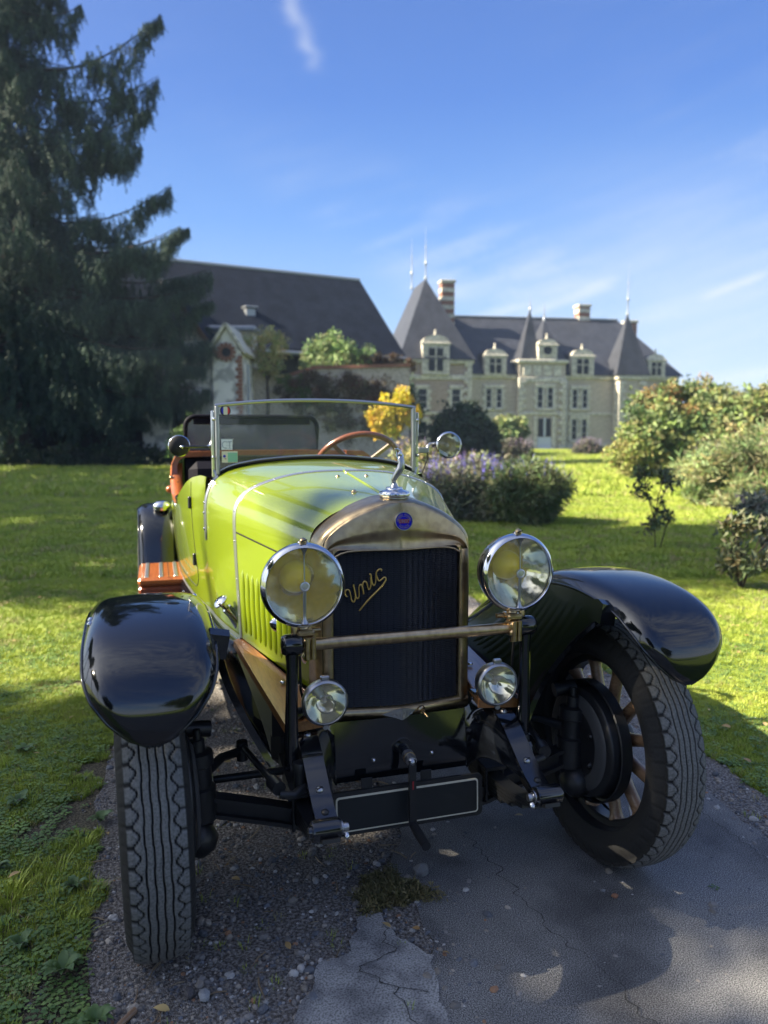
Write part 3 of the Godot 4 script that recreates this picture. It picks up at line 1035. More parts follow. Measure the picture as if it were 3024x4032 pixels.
# ---------------------------------------------------------------- plants: small pieces that are copied
func sprig(n: int, radius: float, length: float, width: float, sd: int, droop := 0.0) -> ArrayMesh:
	var r := RandomNumberGenerator.new()
	r.seed = sd
	var b := Mold.new()
	for k in n:
		var d := Vector3(r.randfn(), r.randfn(), r.randfn()).normalized()
		var at := d * radius * pow(r.randf(), 0.5)
		var dir := (d + Vector3(r.randfn(), r.randfn() - droop, r.randfn()) * 0.7).normalized()
		var side := dir.cross(Vector3(r.randfn(), r.randfn(), r.randfn()).normalized()).normalized()
		var up := side.cross(dir).normalized()
		var l := length * r.randf_range(0.7, 1.25)
		var w := width * r.randf_range(0.7, 1.2)
		var tip := at + dir * l - up * l * 0.15
		var mid := at + dir * l * 0.45
		var fold := up * w * 0.25
		b.tri(at, mid + side * w / 2 + fold, tip)
		b.tri(at, tip, mid - side * w / 2 + fold)
	return b.mesh()


func needle_spray(sd: int) -> ArrayMesh:
	# a hanging twig about one unit long, side twigs set close with needles
	var r := RandomNumberGenerator.new()
	r.seed = sd
	var b := Mold.new()
	for k in 26:
		var f := k / 25.0
		var at := Vector3(0.06 * sin(f * 5.0 + sd), -f, 0.06 * cos(f * 4.0 + sd))
		var a := r.randf() * TAU
		var l := lerpf(0.26, 0.09, f) * r.randf_range(0.6, 1.25)
		var dir := Vector3(cos(a), r.randf_range(-1.3, 0.25), sin(a)).normalized()
		var side := dir.cross(Vector3(r.randfn(), r.randfn(), r.randfn())).normalized() * r.randf_range(0.018, 0.034)
		b.tri(at - side, at + dir * l, at + side)
		b.tri(at + dir * l * 0.4 - side * 0.9, at + dir * l * 0.75 + Vector3(0, -0.10, 0) + side * 2.0, at + dir * l * 0.55 + side)
	for k in 4:
		var q := Vector3(0.03, 0, 0).rotated(Vector3.UP, k * 1.6)
		b.tri(Vector3.ZERO - q * 0.4, Vector3(0, -1.05, 0), Vector3.ZERO + q * 0.4)
	return b.mesh()


func tuft(n: int, sd: int, spread: float, lean: float, wide: float) -> ArrayMesh:
	var r := RandomNumberGenerator.new()
	r.seed = sd
	var b := Mold.new()
	for k in n:
		var a := r.randf() * TAU
		var at := Vector3(cos(a), 0, sin(a)) * spread * sqrt(r.randf())
		var h := r.randf_range(0.55, 1.1)
		var out := Vector3(cos(a + r.randfn() * 0.6), 0, sin(a + r.randfn() * 0.6)) * lean * r.randf_range(0.3, 1.3)
		var side := Vector3(-out.z, 0, out.x).normalized() * wide * r.randf_range(0.7, 1.3)
		var m := at + Vector3(0, h * 0.6, 0) + out * 0.35
		var t := at + Vector3(0, h, 0) + out
		b.quad(at - side, at + side, m + side * 0.8, m - side * 0.8)
		b.tri(m - side * 0.8, t, m + side * 0.8)
	return b.mesh()


func spike(sd: int) -> ArrayMesh:
	# a flower spike one unit high, florets set round the upper part of a stem
	var r := RandomNumberGenerator.new()
	r.seed = sd
	var b := Mold.new()
	for k in 22:
		var f := r.randf()
		var at := Vector3(0, 0.35 + 0.65 * f, 0)
		var a := r.randf() * TAU
		var l := lerpf(0.085, 0.03, f)
		var d := Vector3(cos(a), r.randf_range(-0.1, 0.5), sin(a)).normalized()
		var s := d.cross(Vector3.UP).normalized() * l * 0.6
		b.quad(at, at + d * l * 0.6 + s, at + d * l, at + d * l * 0.6 - s)
	return b.mesh()


func turned(r: RandomNumberGenerator, s: float) -> Basis:
	return Basis.from_euler(Vector3(r.randf() * TAU, r.randf() * TAU, r.randf() * TAU)).scaled(Vector3.ONE * s)


func tone(r: RandomNumberGenerator, a: Color, b: Color, spread := 0.2) -> Color:
	var c := a.lerp(b, r.randf())
	var k := 1.0 + r.randf_range(-spread, spread)
	return Color(c.r * k, c.g * k, c.b * k)


# leaves gathered in clumps over ellipsoids: blobs of [centre, radii]
func leaf_mass(called: String, parent: Node, blobs: Array, clumps: int, per: int, mesh: Mesh, size: float, a: Color, b: Color, sd: int, keep := false, m: Material = null) -> MultiMeshInstance3D:
	var r := RandomNumberGenerator.new()
	r.seed = sd
	var c := Copies.new()
	var weights := []
	var total := 0.0
	for q in blobs:
		var w: float = pow(q[1].x * q[1].y * q[1].z, 0.66)
		weights.append(w)
		total += w
	for q in blobs.size():
		var n := maxi(1, int(round(clumps * weights[q] / total)))
		var mid: Vector3 = blobs[q][0]
		var rad: Vector3 = blobs[q][1]
		for k in n:
			var d := Vector3(r.randfn(), r.randfn(), r.randfn()).normalized()
			var f := pow(r.randf(), 0.33)
			f = lerpf(f, 1.0, 0.45)
			var at := mid + d * rad * f * r.randf_range(0.82, 1.06) * (r.randf_range(1.05, 1.28) if r.randf() < 0.12 else 1.0)
			var shade := tone(r, a, b)
			var cr := (rad.x + rad.y + rad.z) / 3.0 * r.randf_range(0.16, 0.30)
			for j in per:
				var p := at + Vector3(r.randfn(), r.randfn() * 0.8, r.randfn()) * cr * 0.55
				if p.y < 0.02:
					continue
				if keep and not shade_wanted(p + parent.position):
					continue
				var s := size * r.randf_range(0.6, 1.35)
				c.add(Transform3D(turned(r, s), p), Color(shade.r * r.randf_range(0.8, 1.2), shade.g * r.randf_range(0.8, 1.2), shade.b * r.randf_range(0.8, 1.2)))
	var o := c.node(called, mesh, m if m else M.leaf)
	put_in(o, parent)
	o.set_meta("kind", "stuff")
	return o


func trunk(parent: Node, path: Array, rads: Array, called := "trunk") -> void:
	var b := Mold.new()
	b.tube(path, rads, 10)
	obj(called, b, M.bark, parent)


# where the ground point under the sun through p should lie in the shade of the trees on the left
func shade_wanted(p: Vector3) -> bool:
	var s := sun_vector()
	var g := p - s * (p.y / s.y)
	var X := g.x
	var Z := -g.z
	var wob := 0.18 * sin(X * 5.1 + 1.0) + 0.12 * sin(X * 11.3 + Z * 3.0)
	var edge := 3.95
	if X > -1.6:
		edge = lerpf(3.95, 2.85, clampf((X + 1.6) / 1.9, 0.0, 1.0))
	if X > 0.3:
		edge = lerpf(2.85, 2.48, clampf((X - 0.3) / 0.6, 0.0, 1.0))
	edge += wob * 0.6
	if Z < -3.5:
		return true
	if Z < edge:
		# sun flecks on the asphalt at the lower right, and a few more
		var u := (X - 0.86) * 0.985 + (Z - 2.0) * -0.17
		var v := (X - 0.86) * 0.17 + (Z - 2.0) * 0.985
		if u > -0.95 and u < 1.1 and v < 0.27 + 0.07 * sin(u * 19.0) and v > -0.50 - 0.10 * u + 0.07 * sin(u * 15.0):
			return false
		if absf(X - 0.30) < 0.06 and absf(Z - 2.30) < 0.05:
			return false
		if Z > 2.2 and sin(X * 7.0 + 0.5) * sin(Z * 9.0 + 1.0) > 0.72:
			return false
		return true
	if Z < 6.35 + wob:
		return false
	# the band across the lawn, then the left lawn only
	var flecks := sin(X * 2.3 + 0.7 * Z) * sin(Z * 1.9 - 0.4 * X) > 0.36
	if Z < 11.6 + 0.5 * sin(X * 1.3):
		return not flecks or X > 0.5
	return X < -0.11 * Z - 0.4 and not flecks


func build_trees() -> void:
	var r := RandomNumberGenerator.new()
	r.seed = 77
	# --- the big conifer on the left
	var t := thing("conifer", "huge dark conifer with drooping boughs at the left edge of the lawn", "conifer tree", G(-15.6, 33.0))
	var sprays := [needle_spray(1), needle_spray(2)]
	trunk(t, [Vector3(0, 0, 0), Vector3(0.1, 6, 0), Vector3(0, 14, 0), Vector3(0.1, 22, 0), Vector3(0, 28, 0)], [0.55, 0.42, 0.32, 0.18, 0.04])
	var c := Copies.new()
	var dark := Color(0.020, 0.044, 0.032)
	var mid := Color(0.045, 0.085, 0.055)
	var tips := Color(0.085, 0.135, 0.085)
	var boughs := []
	# boughs that draw the outline to the right, then the rest of the cone
	for q in [[16.6, 6.8, 2.0, 4.6, 0.1], [15.7, 6.2, 1.3, 3.6, -0.2], [14.3, 6.4, 0.5, 3.0, 0.15], [13.7, 5.5, 0.2, 2.4, -0.12], [10.7, 7.0, 1.4, 3.0, 0.1], [10.1, 7.3, 0.9, 3.0, -0.2], [9.7, 7.9, 0.5, 2.8, 0.25], [9.0, 8.3, 0.2, 2.6, -0.1], [8.3, 8.2, -0.2, 2.6, 0.12], [7.6, 8.1, -0.7, 2.6, -0.25], [8.0, 8.5, -0.3, 2.8, 0.02], [7.1, 8.4, -0.9, 2.6, 0.0], [6.2, 8.3, -1.2, 2.6, 0.13], [5.4, 8.1, -1.3, 2.4, -0.05], [6.6, 7.9, -1.1, 2.5, 0.3], [5.8, 7.5, -1.4, 2.4, -0.15], [4.8, 7.0, -1.4, 2.2, 0.2], [4.0, 5.6, -1.5, 2.0, 0.0], [20.5, 3.2, 0.6, 2.6, 0.2], [19.6, 2.6, 0.3, 3.2, -0.3], [18.6, 3.4, 0.4, 3.2, 0.0]]:
		boughs.append([q[0], q[4], q[1], q[2], q[3]])
	for k in 96:
		var h := lerpf(3.2, 26.0, pow(k / 95.0, 0.9))
		var reach := lerpf(7.6, 1.0, pow(h / 27.0, 1.15)) * r.randf_range(0.75, 1.0)
		var az := r.randf() * TAU
		if absf(wrapf(az, -PI, PI)) < 0.8 and h > 8.0 and h < 20.0:
			reach *= 0.45 if h > 11.6 and h < 13.4 else 0.72
		boughs.append([h, az, reach, r.randf_range(-0.14, 0.10) * reach, clampf(reach * 0.42, 0.8, 2.6)])
	var wood := Mold.new()
	var tally := 0
	for q in boughs:
		tally += 1
		var h: float = q[0]
		var az: float = q[1]
		var reach: float = q[2]
		var rise: float = q[3]
		var hang: float = q[4]
		var d := Vector3(cos(az), 0, sin(az))
		var side := Vector3(-d.z, 0, d.x)
		var path := []
		for j in 9:
			var f := j / 8.0
			path.append(d * reach * f + Vector3(0, h - 0.16 * reach * sin(PI * f * 0.8) + rise * f * f, 0) + side * 0.12 * sin(f * 6.0 + h))
		wood.tube(path, [0.11, 0.09, 0.075, 0.06, 0.05, 0.04, 0.03, 0.02, 0.01], 5, false)
		var n := int(reach * (125.0 if tally < 22 else 64.0))
		for j in n:
			var f := pow(r.randf(), 0.75)
			var k := mini(7, int(f * 8.0))
			var p: Vector3 = (path[k] as Vector3).lerp(path[k + 1], f * 8.0 - k)
			var wide := 0.15 + 0.95 * sin(PI * clampf(f * 0.9 + 0.1, 0, 1)) * minf(1.0, reach / 5.0)
			var off := r.randfn() * 0.55 * wide
			p += side * off + Vector3(0, -0.10 * absf(off), 0)
			var drop := hang * (1.0 - 0.72 * pow(f, 1.6)) * r.randf()
			drop *= 0.55 + 0.45 * sin(f * 19.0 + h * 3.0)
			p.y -= maxf(0.0, drop)
			var s := r.randf_range(0.45, 0.95) * (1.0 - 0.45 * f * f)
			var lean := Basis(Vector3.UP, r.randf() * TAU) * Basis(Vector3.RIGHT, r.randfn() * 0.28)
			if p.y - s < 0.15:
				continue
			c.add(Transform3D(lean.scaled(Vector3(s * 1.15, s, s * 1.15)), p), tone(r, dark, mid, 0.3) if r.randf() < 0.72 else tone(r, mid, tips, 0.25))
	obj("branches", wood, M.bark, t).set_meta("kind", "stuff")
	var half := Copies.new()
	half.buf = c.buf
	half.count = c.count
	var cr := half.node("crown", sprays[0], M.needle)
	put_in(cr, t)
	cr.set_meta("kind", "stuff")
	# --- trees that stand to the left, out of the picture, and throw the shade over the drive and the lawn
	var big := sprig(9, 0.30, 0.26, 0.16, 5)
	var keep := true
	var green_a := Color(0.035, 0.062, 0.018)
	var green_b := Color(0.065, 0.105, 0.028)
	var list := [
		["lime_tree", "broad leafy tree standing left of the parked car", Vector3(-17.0, 0, 1.6), 0.3, [[Vector3(0, 12.4, -1.6), Vector3(2.5, 3.4, 2.8)], [Vector3(0.0, 12.4, 2.6), Vector3(2.5, 3.4, 3.0)]], 300],
		["lime_tree", "broad leafy tree left of the drive behind the viewpoint", Vector3(-17.5, 0, 10.2), 0.3, [[Vector3(0, 12.0, 0), Vector3(2.6, 4.2, 4.4)]], 190],
		["tall_tree", "tall leafy tree on the left lawn beyond the drive", Vector3(-23.0, 0, -6.6), 0.4, [[Vector3(0, 17.0, 0), Vector3(2.8, 5.4, 2.6)], [Vector3(0.0, 16.6, -1.8), Vector3(2.4, 4.6, 2.0)]], 330],
		["tall_tree", "second tall leafy tree farther along the left lawn", Vector3(-25.0, 0, -14.2), 0.35, [[Vector3(0, 14.2, 0), Vector3(2.8, 3.4, 4.6)]], 260],
		["tall_tree", "third leafy tree on the left lawn nearest the conifer", Vector3(-30.0, 0, -22.2), 0.35, [[Vector3(0, 15.6, 0), Vector3(2.8, 4.2, 5.2)]], 240]]
	for q in list:
		var tr := thing(q[0], q[1], "tree", q[2], 0.0, "")
		var hh: float = q[4][0][0].y
		trunk(tr, [Vector3(0, 0, 0), Vector3(0.1, hh * 0.5, 0.1), Vector3(0, hh * 1.1, 0)], [q[3], q[3] * 0.8, q[3] * 0.4])
		for k in 6:
			var a := TAU * k / 6.0
			trunk(tr, [Vector3(0, hh * 0.55, 0), Vector3(1.0 * cos(a), hh * 0.8, 1.2 * sin(a)), Vector3(1.6 * cos(a), hh * 1.05, 2.0 * sin(a))], [q[3] * 0.45, q[3] * 0.3, q[3] * 0.1], "limb")
		leaf_mass("crown", tr, q[4], q[5], 16, big, 1.0, green_a, green_b, int(hh * 10), keep)
	# --- trees behind the photographer that show in the black paint
	var k2 := 0
	for q in [[Vector3(-5.6, 0, 12.0), 3.0, 4.3], [Vector3(8.6, 0, 11.0), 2.8, 3.9]]:
		var tr := thing("garden_tree", ["round tree behind the viewpoint, left of the drive", "round tree behind the viewpoint, right of the drive"][k2], "tree", q[0])
		trunk(tr, [Vector3.ZERO, Vector3(0, q[2], 0)], [0.25, 0.12])
		leaf_mass("crown", tr, [[Vector3(0, q[2], 0), Vector3(q[1], q[1] * 0.9, q[1])]], 170, 14, big, 1.3, green_a, green_b, 900 + k2)
		k2 += 1
	# --- trees in front of the barn
	var small := sprig(8, 0.18, 0.17, 0.10, 6)
	var tr := thing("evergreen_tree", "big rounded light green evergreen in front of the barn roof", "tree", G(-2.3, 38.4))
	trunk(tr, [Vector3.ZERO, Vector3(0, 4.5, 0)], [0.2, 0.08])
	leaf_mass("crown", tr, [[Vector3(-0.35, 4.9, 0), Vector3(1.35, 1.25, 1.3)], [Vector3(0.5, 4.5, 0.2), Vector3(1.3, 1.35, 1.3)], [Vector3(0.9, 3.2, 0.3), Vector3(1.3, 1.5, 1.3)], [Vector3(-0.5, 3.9, 0.3), Vector3(1.1, 0.9, 1.2)]], 210, 13, small, 1.0, Color(0.135, 0.203, 0.061), Color(0.270, 0.365, 0.135), 21)
	tr = thing("sparse_tree", "thin yellowish tree above the garden wall left of the evergreen", "tree", G(-5.5, 36.2))
	trunk(tr, [Vector3.ZERO, Vector3(0.1, 3.0, 0), Vector3(0.0, 5.4, 0)], [0.1, 0.08, 0.03])
	for k in 7:
		var a := TAU * k / 7.0
		trunk(tr, [Vector3(0.1, 3.8, 0), Vector3(0.1 + 0.6 * cos(a), 5.0 + 0.3 * sin(a * 3.0), 0.5 * sin(a))], [0.03, 0.012], "twig")
	leaf_mass("crown", tr, [[Vector3(0, 5.4, 0), Vector3(0.95, 0.75, 0.8)], [Vector3(0.2, 4.6, 0), Vector3(0.55, 0.6, 0.5)]], 70, 5, small, 0.75, Color(0.264, 0.264, 0.084), Color(0.408, 0.372, 0.144), 22)
	tr = thing("dark_tree", "dark ivy like tree at the right end of the barn", "tree", G(-0.3, 40.0))
	trunk(tr, [Vector3.ZERO, Vector3(0, 3.2, 0)], [0.2, 0.08])
	leaf_mass("crown", tr, [[Vector3(0.2, 3.0, 0), Vector3(1.3, 1.7, 1.2)], [Vector3(1.2, 2.4, 0.4), Vector3(1.0, 1.9, 1.0)], [Vector3(0.2, 1.2, 0.5), Vector3(1.6, 1.2, 1.0)]], 190, 12, small, 1.0, Color(0.027, 0.051, 0.024), Color(0.075, 0.120, 0.053), 23)
	tr = thing("ivy", "red and green creeper covering the wall below the barn eaves", "creeper", G(-1.8, 36.6))
	leaf_mass("leaves", tr, [[Vector3(-1.6, 3.2, 0), Vector3(1.5, 1.1, 0.2)], [Vector3(0.6, 2.7, 0), Vector3(2.0, 1.7, 0.25)], [Vector3(1.8, 4.6, -1.0), Vector3(1.4, 0.5, 0.3)]], 120, 14, small, 0.8, Color(0.058, 0.052, 0.019), Color(0.130, 0.072, 0.039), 24)
	tr = thing("moss_cushion", "bright green moss hanging over the slope of the garden wall", "moss", G(-4.3, 36.65))
	leaf_mass("fronds", tr, [[Vector3(0.0, 3.75, 0), Vector3(0.75, 0.45, 0.12)], [Vector3(0.6, 3.1, 0), Vector3(0.5, 0.5, 0.1)]], 50, 12, small, 0.5, Color(0.07, 0.13, 0.02), Color(0.12, 0.17, 0.03), 25)
	tr = thing("golden_tree", "small golden yellow tree seen above the windscreen", "tree", G(0.2, 22.0))
	trunk(tr, [Vector3(0.42, 0, 0), Vector3(0.30, 0.9, 0), Vector3(0.10, 1.6, 0)], [0.05, 0.045, 0.03])
	for k in 6:
		var a := TAU * k / 6.0 + 0.4
		trunk(tr, [Vector3(0.2, 1.3, 0), Vector3(0.1 + 0.4 * cos(a), 1.9, 0.35 * sin(a))], [0.028, 0.010], "limb")
	leaf_mass("crown", tr, [[Vector3(0.12, 2.25, 0), Vector3(0.42, 0.42, 0.45)], [Vector3(-0.30, 1.85, 0.1), Vector3(0.38, 0.22, 0.4)], [Vector3(0.42, 1.95, 0), Vector3(0.36, 0.28, 0.4)], [Vector3(-0.05, 1.55, 0.1), Vector3(0.5, 0.16, 0.3)]], 90, 8, small, 0.55, Color(0.46, 0.36, 0.02), Color(0.66, 0.52, 0.04), 26)
	# --- far trees to the right of the manor
	k2 = 0
	for q in [[26.5, 58.0, 1.9, 4.3], [29.8, 56.0, 2.2, 4.6], [33.5, 60.0, 2.6, 5.2], [24.0, 46.0, 1.6, 2.4], [27.0, 42.0, 2.2, 3.0]]:
		tr = thing("background_tree", ["round olive tree just right of the manor roof", "second olive tree to the right of the manor, by the picture's edge", "far tree at the right end of the garden", "low bushy tree behind the big shrub", "broad low tree at the right edge behind the tall grasses"][k2], "tree", G(q[0], q[1]))
		trunk(tr, [Vector3.ZERO, Vector3(0, q[3] * 0.7, 0)], [0.2, 0.1])
		leaf_mass("crown", tr, [[Vector3(0, q[3] - q[2] * 0.7, 0), Vector3(q[2], q[2] * 0.85, q[2])], [Vector3(-0.6, q[3] - q[2] * 1.4, 0.4), Vector3(q[2] * 0.9, q[2] * 0.7, q[2])]], 110, 11, small, 1.3, Color(0.07, 0.10, 0.03), Color(0.16, 0.17, 0.06), 40 + k2)
		k2 += 1


func stems(parent: Node, n: int, h: float, spread: float, sd: int, rad := 0.012) -> void:
	var r := RandomNumberGenerator.new()
	r.seed = sd
	var b := Mold.new()
	for k in n:
		var a := r.randf() * TAU
		var d := Vector3(cos(a), 0, sin(a))
		b.tube([d * 0.06 * spread, d * spread * 0.45 + Vector3(0, h * 0.55, 0), d * spread * r.randf_range(0.6, 1.0) + Vector3(0, h * r.randf_range(0.8, 1.0), 0)], [rad, rad * 0.7, rad * 0.3], 5, false)
	obj("stems", b, M.bark, parent).set_meta("kind", "stuff")


func flowers(parent: Node, blobs: Array, n: int, h: float, a: Color, b: Color, sd: int) -> void:
	var r := RandomNumberGenerator.new()
	r.seed = sd
	var c := Copies.new()
	var mesh := spike(sd)
	for k in n:
		var q: Array = blobs[r.randi() % blobs.size()]
		var d := Vector3(r.randfn(), absf(r.randfn()) * 0.8 + 0.25, r.randfn()).normalized()
		var p: Vector3 = q[0] + d * q[1] * r.randf_range(0.75, 1.05)
		var s := h * r.randf_range(0.6, 1.2)
		c.add(Transform3D((Basis(Vector3.UP, r.randf() * TAU) * Basis(Vector3.RIGHT, r.randfn() * 0.2)).scaled(Vector3.ONE * s), p - Vector3(0, s * 0.4, 0)), tone(r, a, b))
	var o := c.node("flower_spikes", mesh, M.petal)
	put_in(o, parent)
	o.set_meta("kind", "stuff")


func build_shrubs() -> void:
	var leafy := sprig(9, 0.10, 0.12, 0.065, 8)
	var thin := sprig(12, 0.10, 0.13, 0.018, 9)
	var tiny := sprig(10, 0.06, 0.06, 0.03, 10)
	var t := thing("flowering_shrub", "blue and cream flowering shrub just right of the bonnet", "shrub", G(1.25, 12.6))
	stems(t, 40, 0.8, 0.6, 2)
	leaf_mass("foliage", t, [[Vector3(-0.35, 0.45, 0), Vector3(0.55, 0.42, 0.5)], [Vector3(0.3, 0.5, 0.1), Vector3(0.6, 0.45, 0.5)]], 150, 14, thin, 0.85, Color(0.119, 0.145, 0.093), Color(0.289, 0.289, 0.187), 51)
	flowers(t, [[Vector3(-0.3, 0.55, 0), Vector3(0.55, 0.40, 0.5)], [Vector3(0.3, 0.6, 0.1), Vector3(0.6, 0.42, 0.5)]], 330, 0.34, Color(0.10, 0.09, 0.42), Color(0.24, 0.22, 0.56), 52)
	flowers(t, [[Vector3(-0.3, 0.5, 0.1), Vector3(0.55, 0.40, 0.5)], [Vector3(0.2, 0.5, 0.2), Vector3(0.6, 0.40, 0.5)]], 110, 0.2, Color(0.45, 0.38, 0.26), Color(0.5, 0.45, 0.36), 53)
	t = thing("feathery_shrub", "dark feathery shrub with violet tips beside the lit lawn", "shrub", G(2.22, 12.0))
	stems(t, 60, 0.9, 0.75, 3)
	leaf_mass("foliage", t, [[Vector3(0, 0.55, 0), Vector3(0.62, 0.36, 0.55)], [Vector3(0.1, 0.3, 0), Vector3(0.4, 0.32, 0.4)]], 120, 15, thin, 0.9, Color(0.080, 0.120, 0.048), Color(0.176, 0.224, 0.096), 54)
	flowers(t, [[Vector3(0.1, 0.62, 0), Vector3(0.7, 0.36, 0.5)]], 110, 0.30, Color(0.09, 0.08, 0.42), Color(0.2, 0.18, 0.55), 55)
	t = thing("pale_border", "pale pink and yellow flower border beside the searchlight", "flower bed", G(1.5, 18.0))
	stems(t, 60, 0.9, 0.9, 4)
	leaf_mass("foliage", t, [[Vector3(-0.7, 0.5, 0), Vector3(0.8, 0.5, 0.7)], [Vector3(0.5, 0.42, 0), Vector3(0.8, 0.42, 0.7)]], 110, 12, leafy, 0.8, Color(0.156, 0.195, 0.065), Color(0.416, 0.364, 0.156), 56)
	flowers(t, [[Vector3(-0.8, 0.85, 0), Vector3(0.8, 0.4, 0.6)], [Vector3(0.1, 0.6, 0), Vector3(0.9, 0.4, 0.6)]], 130, 0.3, Color(0.36, 0.26, 0.5), Color(0.5, 0.40, 0.55), 57)
	flowers(t, [[Vector3(-0.3, 0.5, 0.2), Vector3(1.0, 0.4, 0.6)], [Vector3(0.7, 0.4, 0.2), Vector3(0.8, 0.35, 0.6)]], 90, 0.22, Color(0.6, 0.45, 0.12), Color(0.62, 0.42, 0.30), 58)
	t = thing("dark_shrub", "dark green shrub in front of the left pavilion", "shrub", G(3.75, 37.0))
	leaf_mass("foliage", t, [[Vector3(-0.1, 1.2, 0), Vector3(1.45, 1.35, 1.2)], [Vector3(0.6, 0.8, 0.2), Vector3(1.1, 1.0, 1.0)], [Vector3(0.2, 2.3, 0), Vector3(0.5, 0.5, 0.5)]], 170, 12, leafy, 1.7, Color(0.021, 0.039, 0.022), Color(0.048, 0.075, 0.042), 59)
	t = thing("fan_leaved_shrub", "light green fan leaved shrub left of the manor door", "shrub", G(7.0, 44.0))
	leaf_mass("foliage", t, [[Vector3(0, 1.45, 0), Vector3(0.95, 0.85, 0.8)], [Vector3(-1.7, 1.4, 0), Vector3(0.6, 1.1, 0.6)]], 90, 10, leafy, 2.0, Color(0.12, 0.17, 0.06), Color(0.24, 0.29, 0.12), 60)
	t = thing("lavender_bed", "long pink and mauve flower bed below the fan leaved shrub", "flower bed", G(6.1, 40.0))
	leaf_mass("foliage", t, [[Vector3(-1.0, 0.3, 0), Vector3(1.0, 0.45, 0.6)], [Vector3(0.6, 0.4, 0), Vector3(1.1, 0.55, 0.6)]], 80, 10, leafy, 1.1, Color(0.09, 0.10, 0.06), Color(0.2, 0.18, 0.12), 61)
	flowers(t, [[Vector3(-1.0, 0.4, 0), Vector3(1.0, 0.45, 0.6)], [Vector3(0.7, 0.55, 0), Vector3(1.1, 0.55, 0.6)]], 260, 0.42, Color(0.36, 0.24, 0.40), Color(0.52, 0.42, 0.55), 62)
	t = thing("lavender_bed", "small mauve flower bed right of the manor door", "flower bed", G(12.7, 48.0))
	leaf_mass("foliage", t, [[Vector3(0, 0.35, 0), Vector3(0.9, 0.6, 0.6)]], 40, 10, leafy, 1.1, Color(0.10, 0.10, 0.07), Color(0.2, 0.18, 0.14), 63)
	flowers(t, [[Vector3(0, 0.5, 0), Vector3(0.95, 0.6, 0.6)]], 150, 0.45, Color(0.34, 0.26, 0.44), Color(0.5, 0.42, 0.58), 64)
	t = thing("photinia_bush", "large rounded green bush with reddish shoots right of the manor", "bush", G(9.3, 24.0))
	stems(t, 30, 2.4, 1.3, 5, 0.03)
	leaf_mass("foliage", t, [[Vector3(-0.1, 1.9, 0), Vector3(1.35, 1.0, 1.2)], [Vector3(0.9, 1.5, 0), Vector3(1.3, 1.1, 1.2)], [Vector3(-0.8, 1.2, 0.3), Vector3(1.2, 0.9, 1.0)], [Vector3(0.3, 0.9, 0.5), Vector3(1.5, 0.9, 0.9)]], 330, 15, leafy, 1.25, Color(0.079, 0.131, 0.044), Color(0.263, 0.315, 0.105), 65)
	leaf_mass("red_shoots", t, [[Vector3(0.0, 2.2, 0), Vector3(1.3, 0.85, 1.0)]], 40, 8, leafy, 0.9, Color(0.22, 0.15, 0.06), Color(0.32, 0.22, 0.08), 66)
	leaf_mass("lower_shoots", t, [[Vector3(-1.5, 0.7, 0.5), Vector3(0.8, 0.6, 0.7)]], 60, 10, leafy, 1.0, Color(0.240, 0.276, 0.072), Color(0.396, 0.384, 0.120), 67)
	t = thing("tall_grasses", "mixed tall grasses and pale flowers at the right edge", "ornamental grass", G(6.9, 15.0))
	stems(t, 90, 1.2, 1.1, 6, 0.008)
	leaf_mass("foliage", t, [[Vector3(0, 0.55, 0), Vector3(1.1, 0.65, 1.0)], [Vector3(1.0, 0.75, 0), Vector3(1.0, 0.8, 1.0)], [Vector3(1.9, 0.9, -1.0), Vector3(1.0, 1.0, 1.0)]], 230, 14, thin, 1.3, Color(0.13, 0.19, 0.07), Color(0.33, 0.36, 0.16), 68)
	flowers(t, [[Vector3(0.2, 0.8, 0), Vector3(1.3, 0.6, 0.9)]], 110, 0.25, Color(0.32, 0.24, 0.30), Color(0.5, 0.36, 0.28), 69)
	t = thing("border_shrub", "loose olive green shrub between the large bush and the grasses", "shrub", G(9.2, 18.5))
	stems(t, 40, 1.6, 1.1, 15, 0.012)
	leaf_mass("foliage", t, [[Vector3(0, 0.9, 0), Vector3(1.3, 0.9, 1.0)], [Vector3(1.3, 1.1, 0), Vector3(1.2, 1.1, 1.0)], [Vector3(-0.9, 0.5, 0.3), Vector3(0.8, 0.55, 0.7)], [Vector3(0.4, 1.6, -0.8), Vector3(1.4, 0.9, 1.0)]], 270, 13, leafy, 1.15, Color(0.09, 0.13, 0.04), Color(0.26, 0.28, 0.10), 81)
	t = thing("border_shrub", "taller green shrub rising behind the grasses at the right edge", "shrub", G(12.0, 21.0))
	stems(t, 40, 2.2, 1.2, 16, 0.014)
	leaf_mass("foliage", t, [[Vector3(0, 1.2, 0), Vector3(1.5, 1.3, 1.2)], [Vector3(1.2, 1.6, 0), Vector3(1.3, 1.3, 1.2)]], 180, 12, leafy, 1.3, Color(0.07, 0.11, 0.035), Color(0.20, 0.23, 0.08), 82)
	t = thing("silvery_shrub", "dark silvery shrub cut by the right edge of the picture", "shrub", G(3.95, 7.6))
	stems(t, 40, 0.8, 0.5, 7, 0.008)
	leaf_mass("foliage", t, [[Vector3(0.0, 0.55, 0), Vector3(0.42, 0.42, 0.4)], [Vector3(0.35, 0.4, 0), Vector3(0.4, 0.4, 0.4)]], 80, 9, tiny, 1.0, Color(0.051, 0.076, 0.068), Color(0.170, 0.204, 0.170), 70)
	t = thing("rose_bush", "small rose bush with reddish leaves before the silvery shrub", "rose bush", G(3.30, 7.0))
	stems(t, 14, 0.55, 0.2, 8, 0.006)
	leaf_mass("foliage", t, [[Vector3(0, 0.40, 0), Vector3(0.22, 0.30, 0.2)]], 18, 4, tiny, 1.1, Color(0.08, 0.12, 0.05), Color(0.16, 0.14, 0.06), 71)
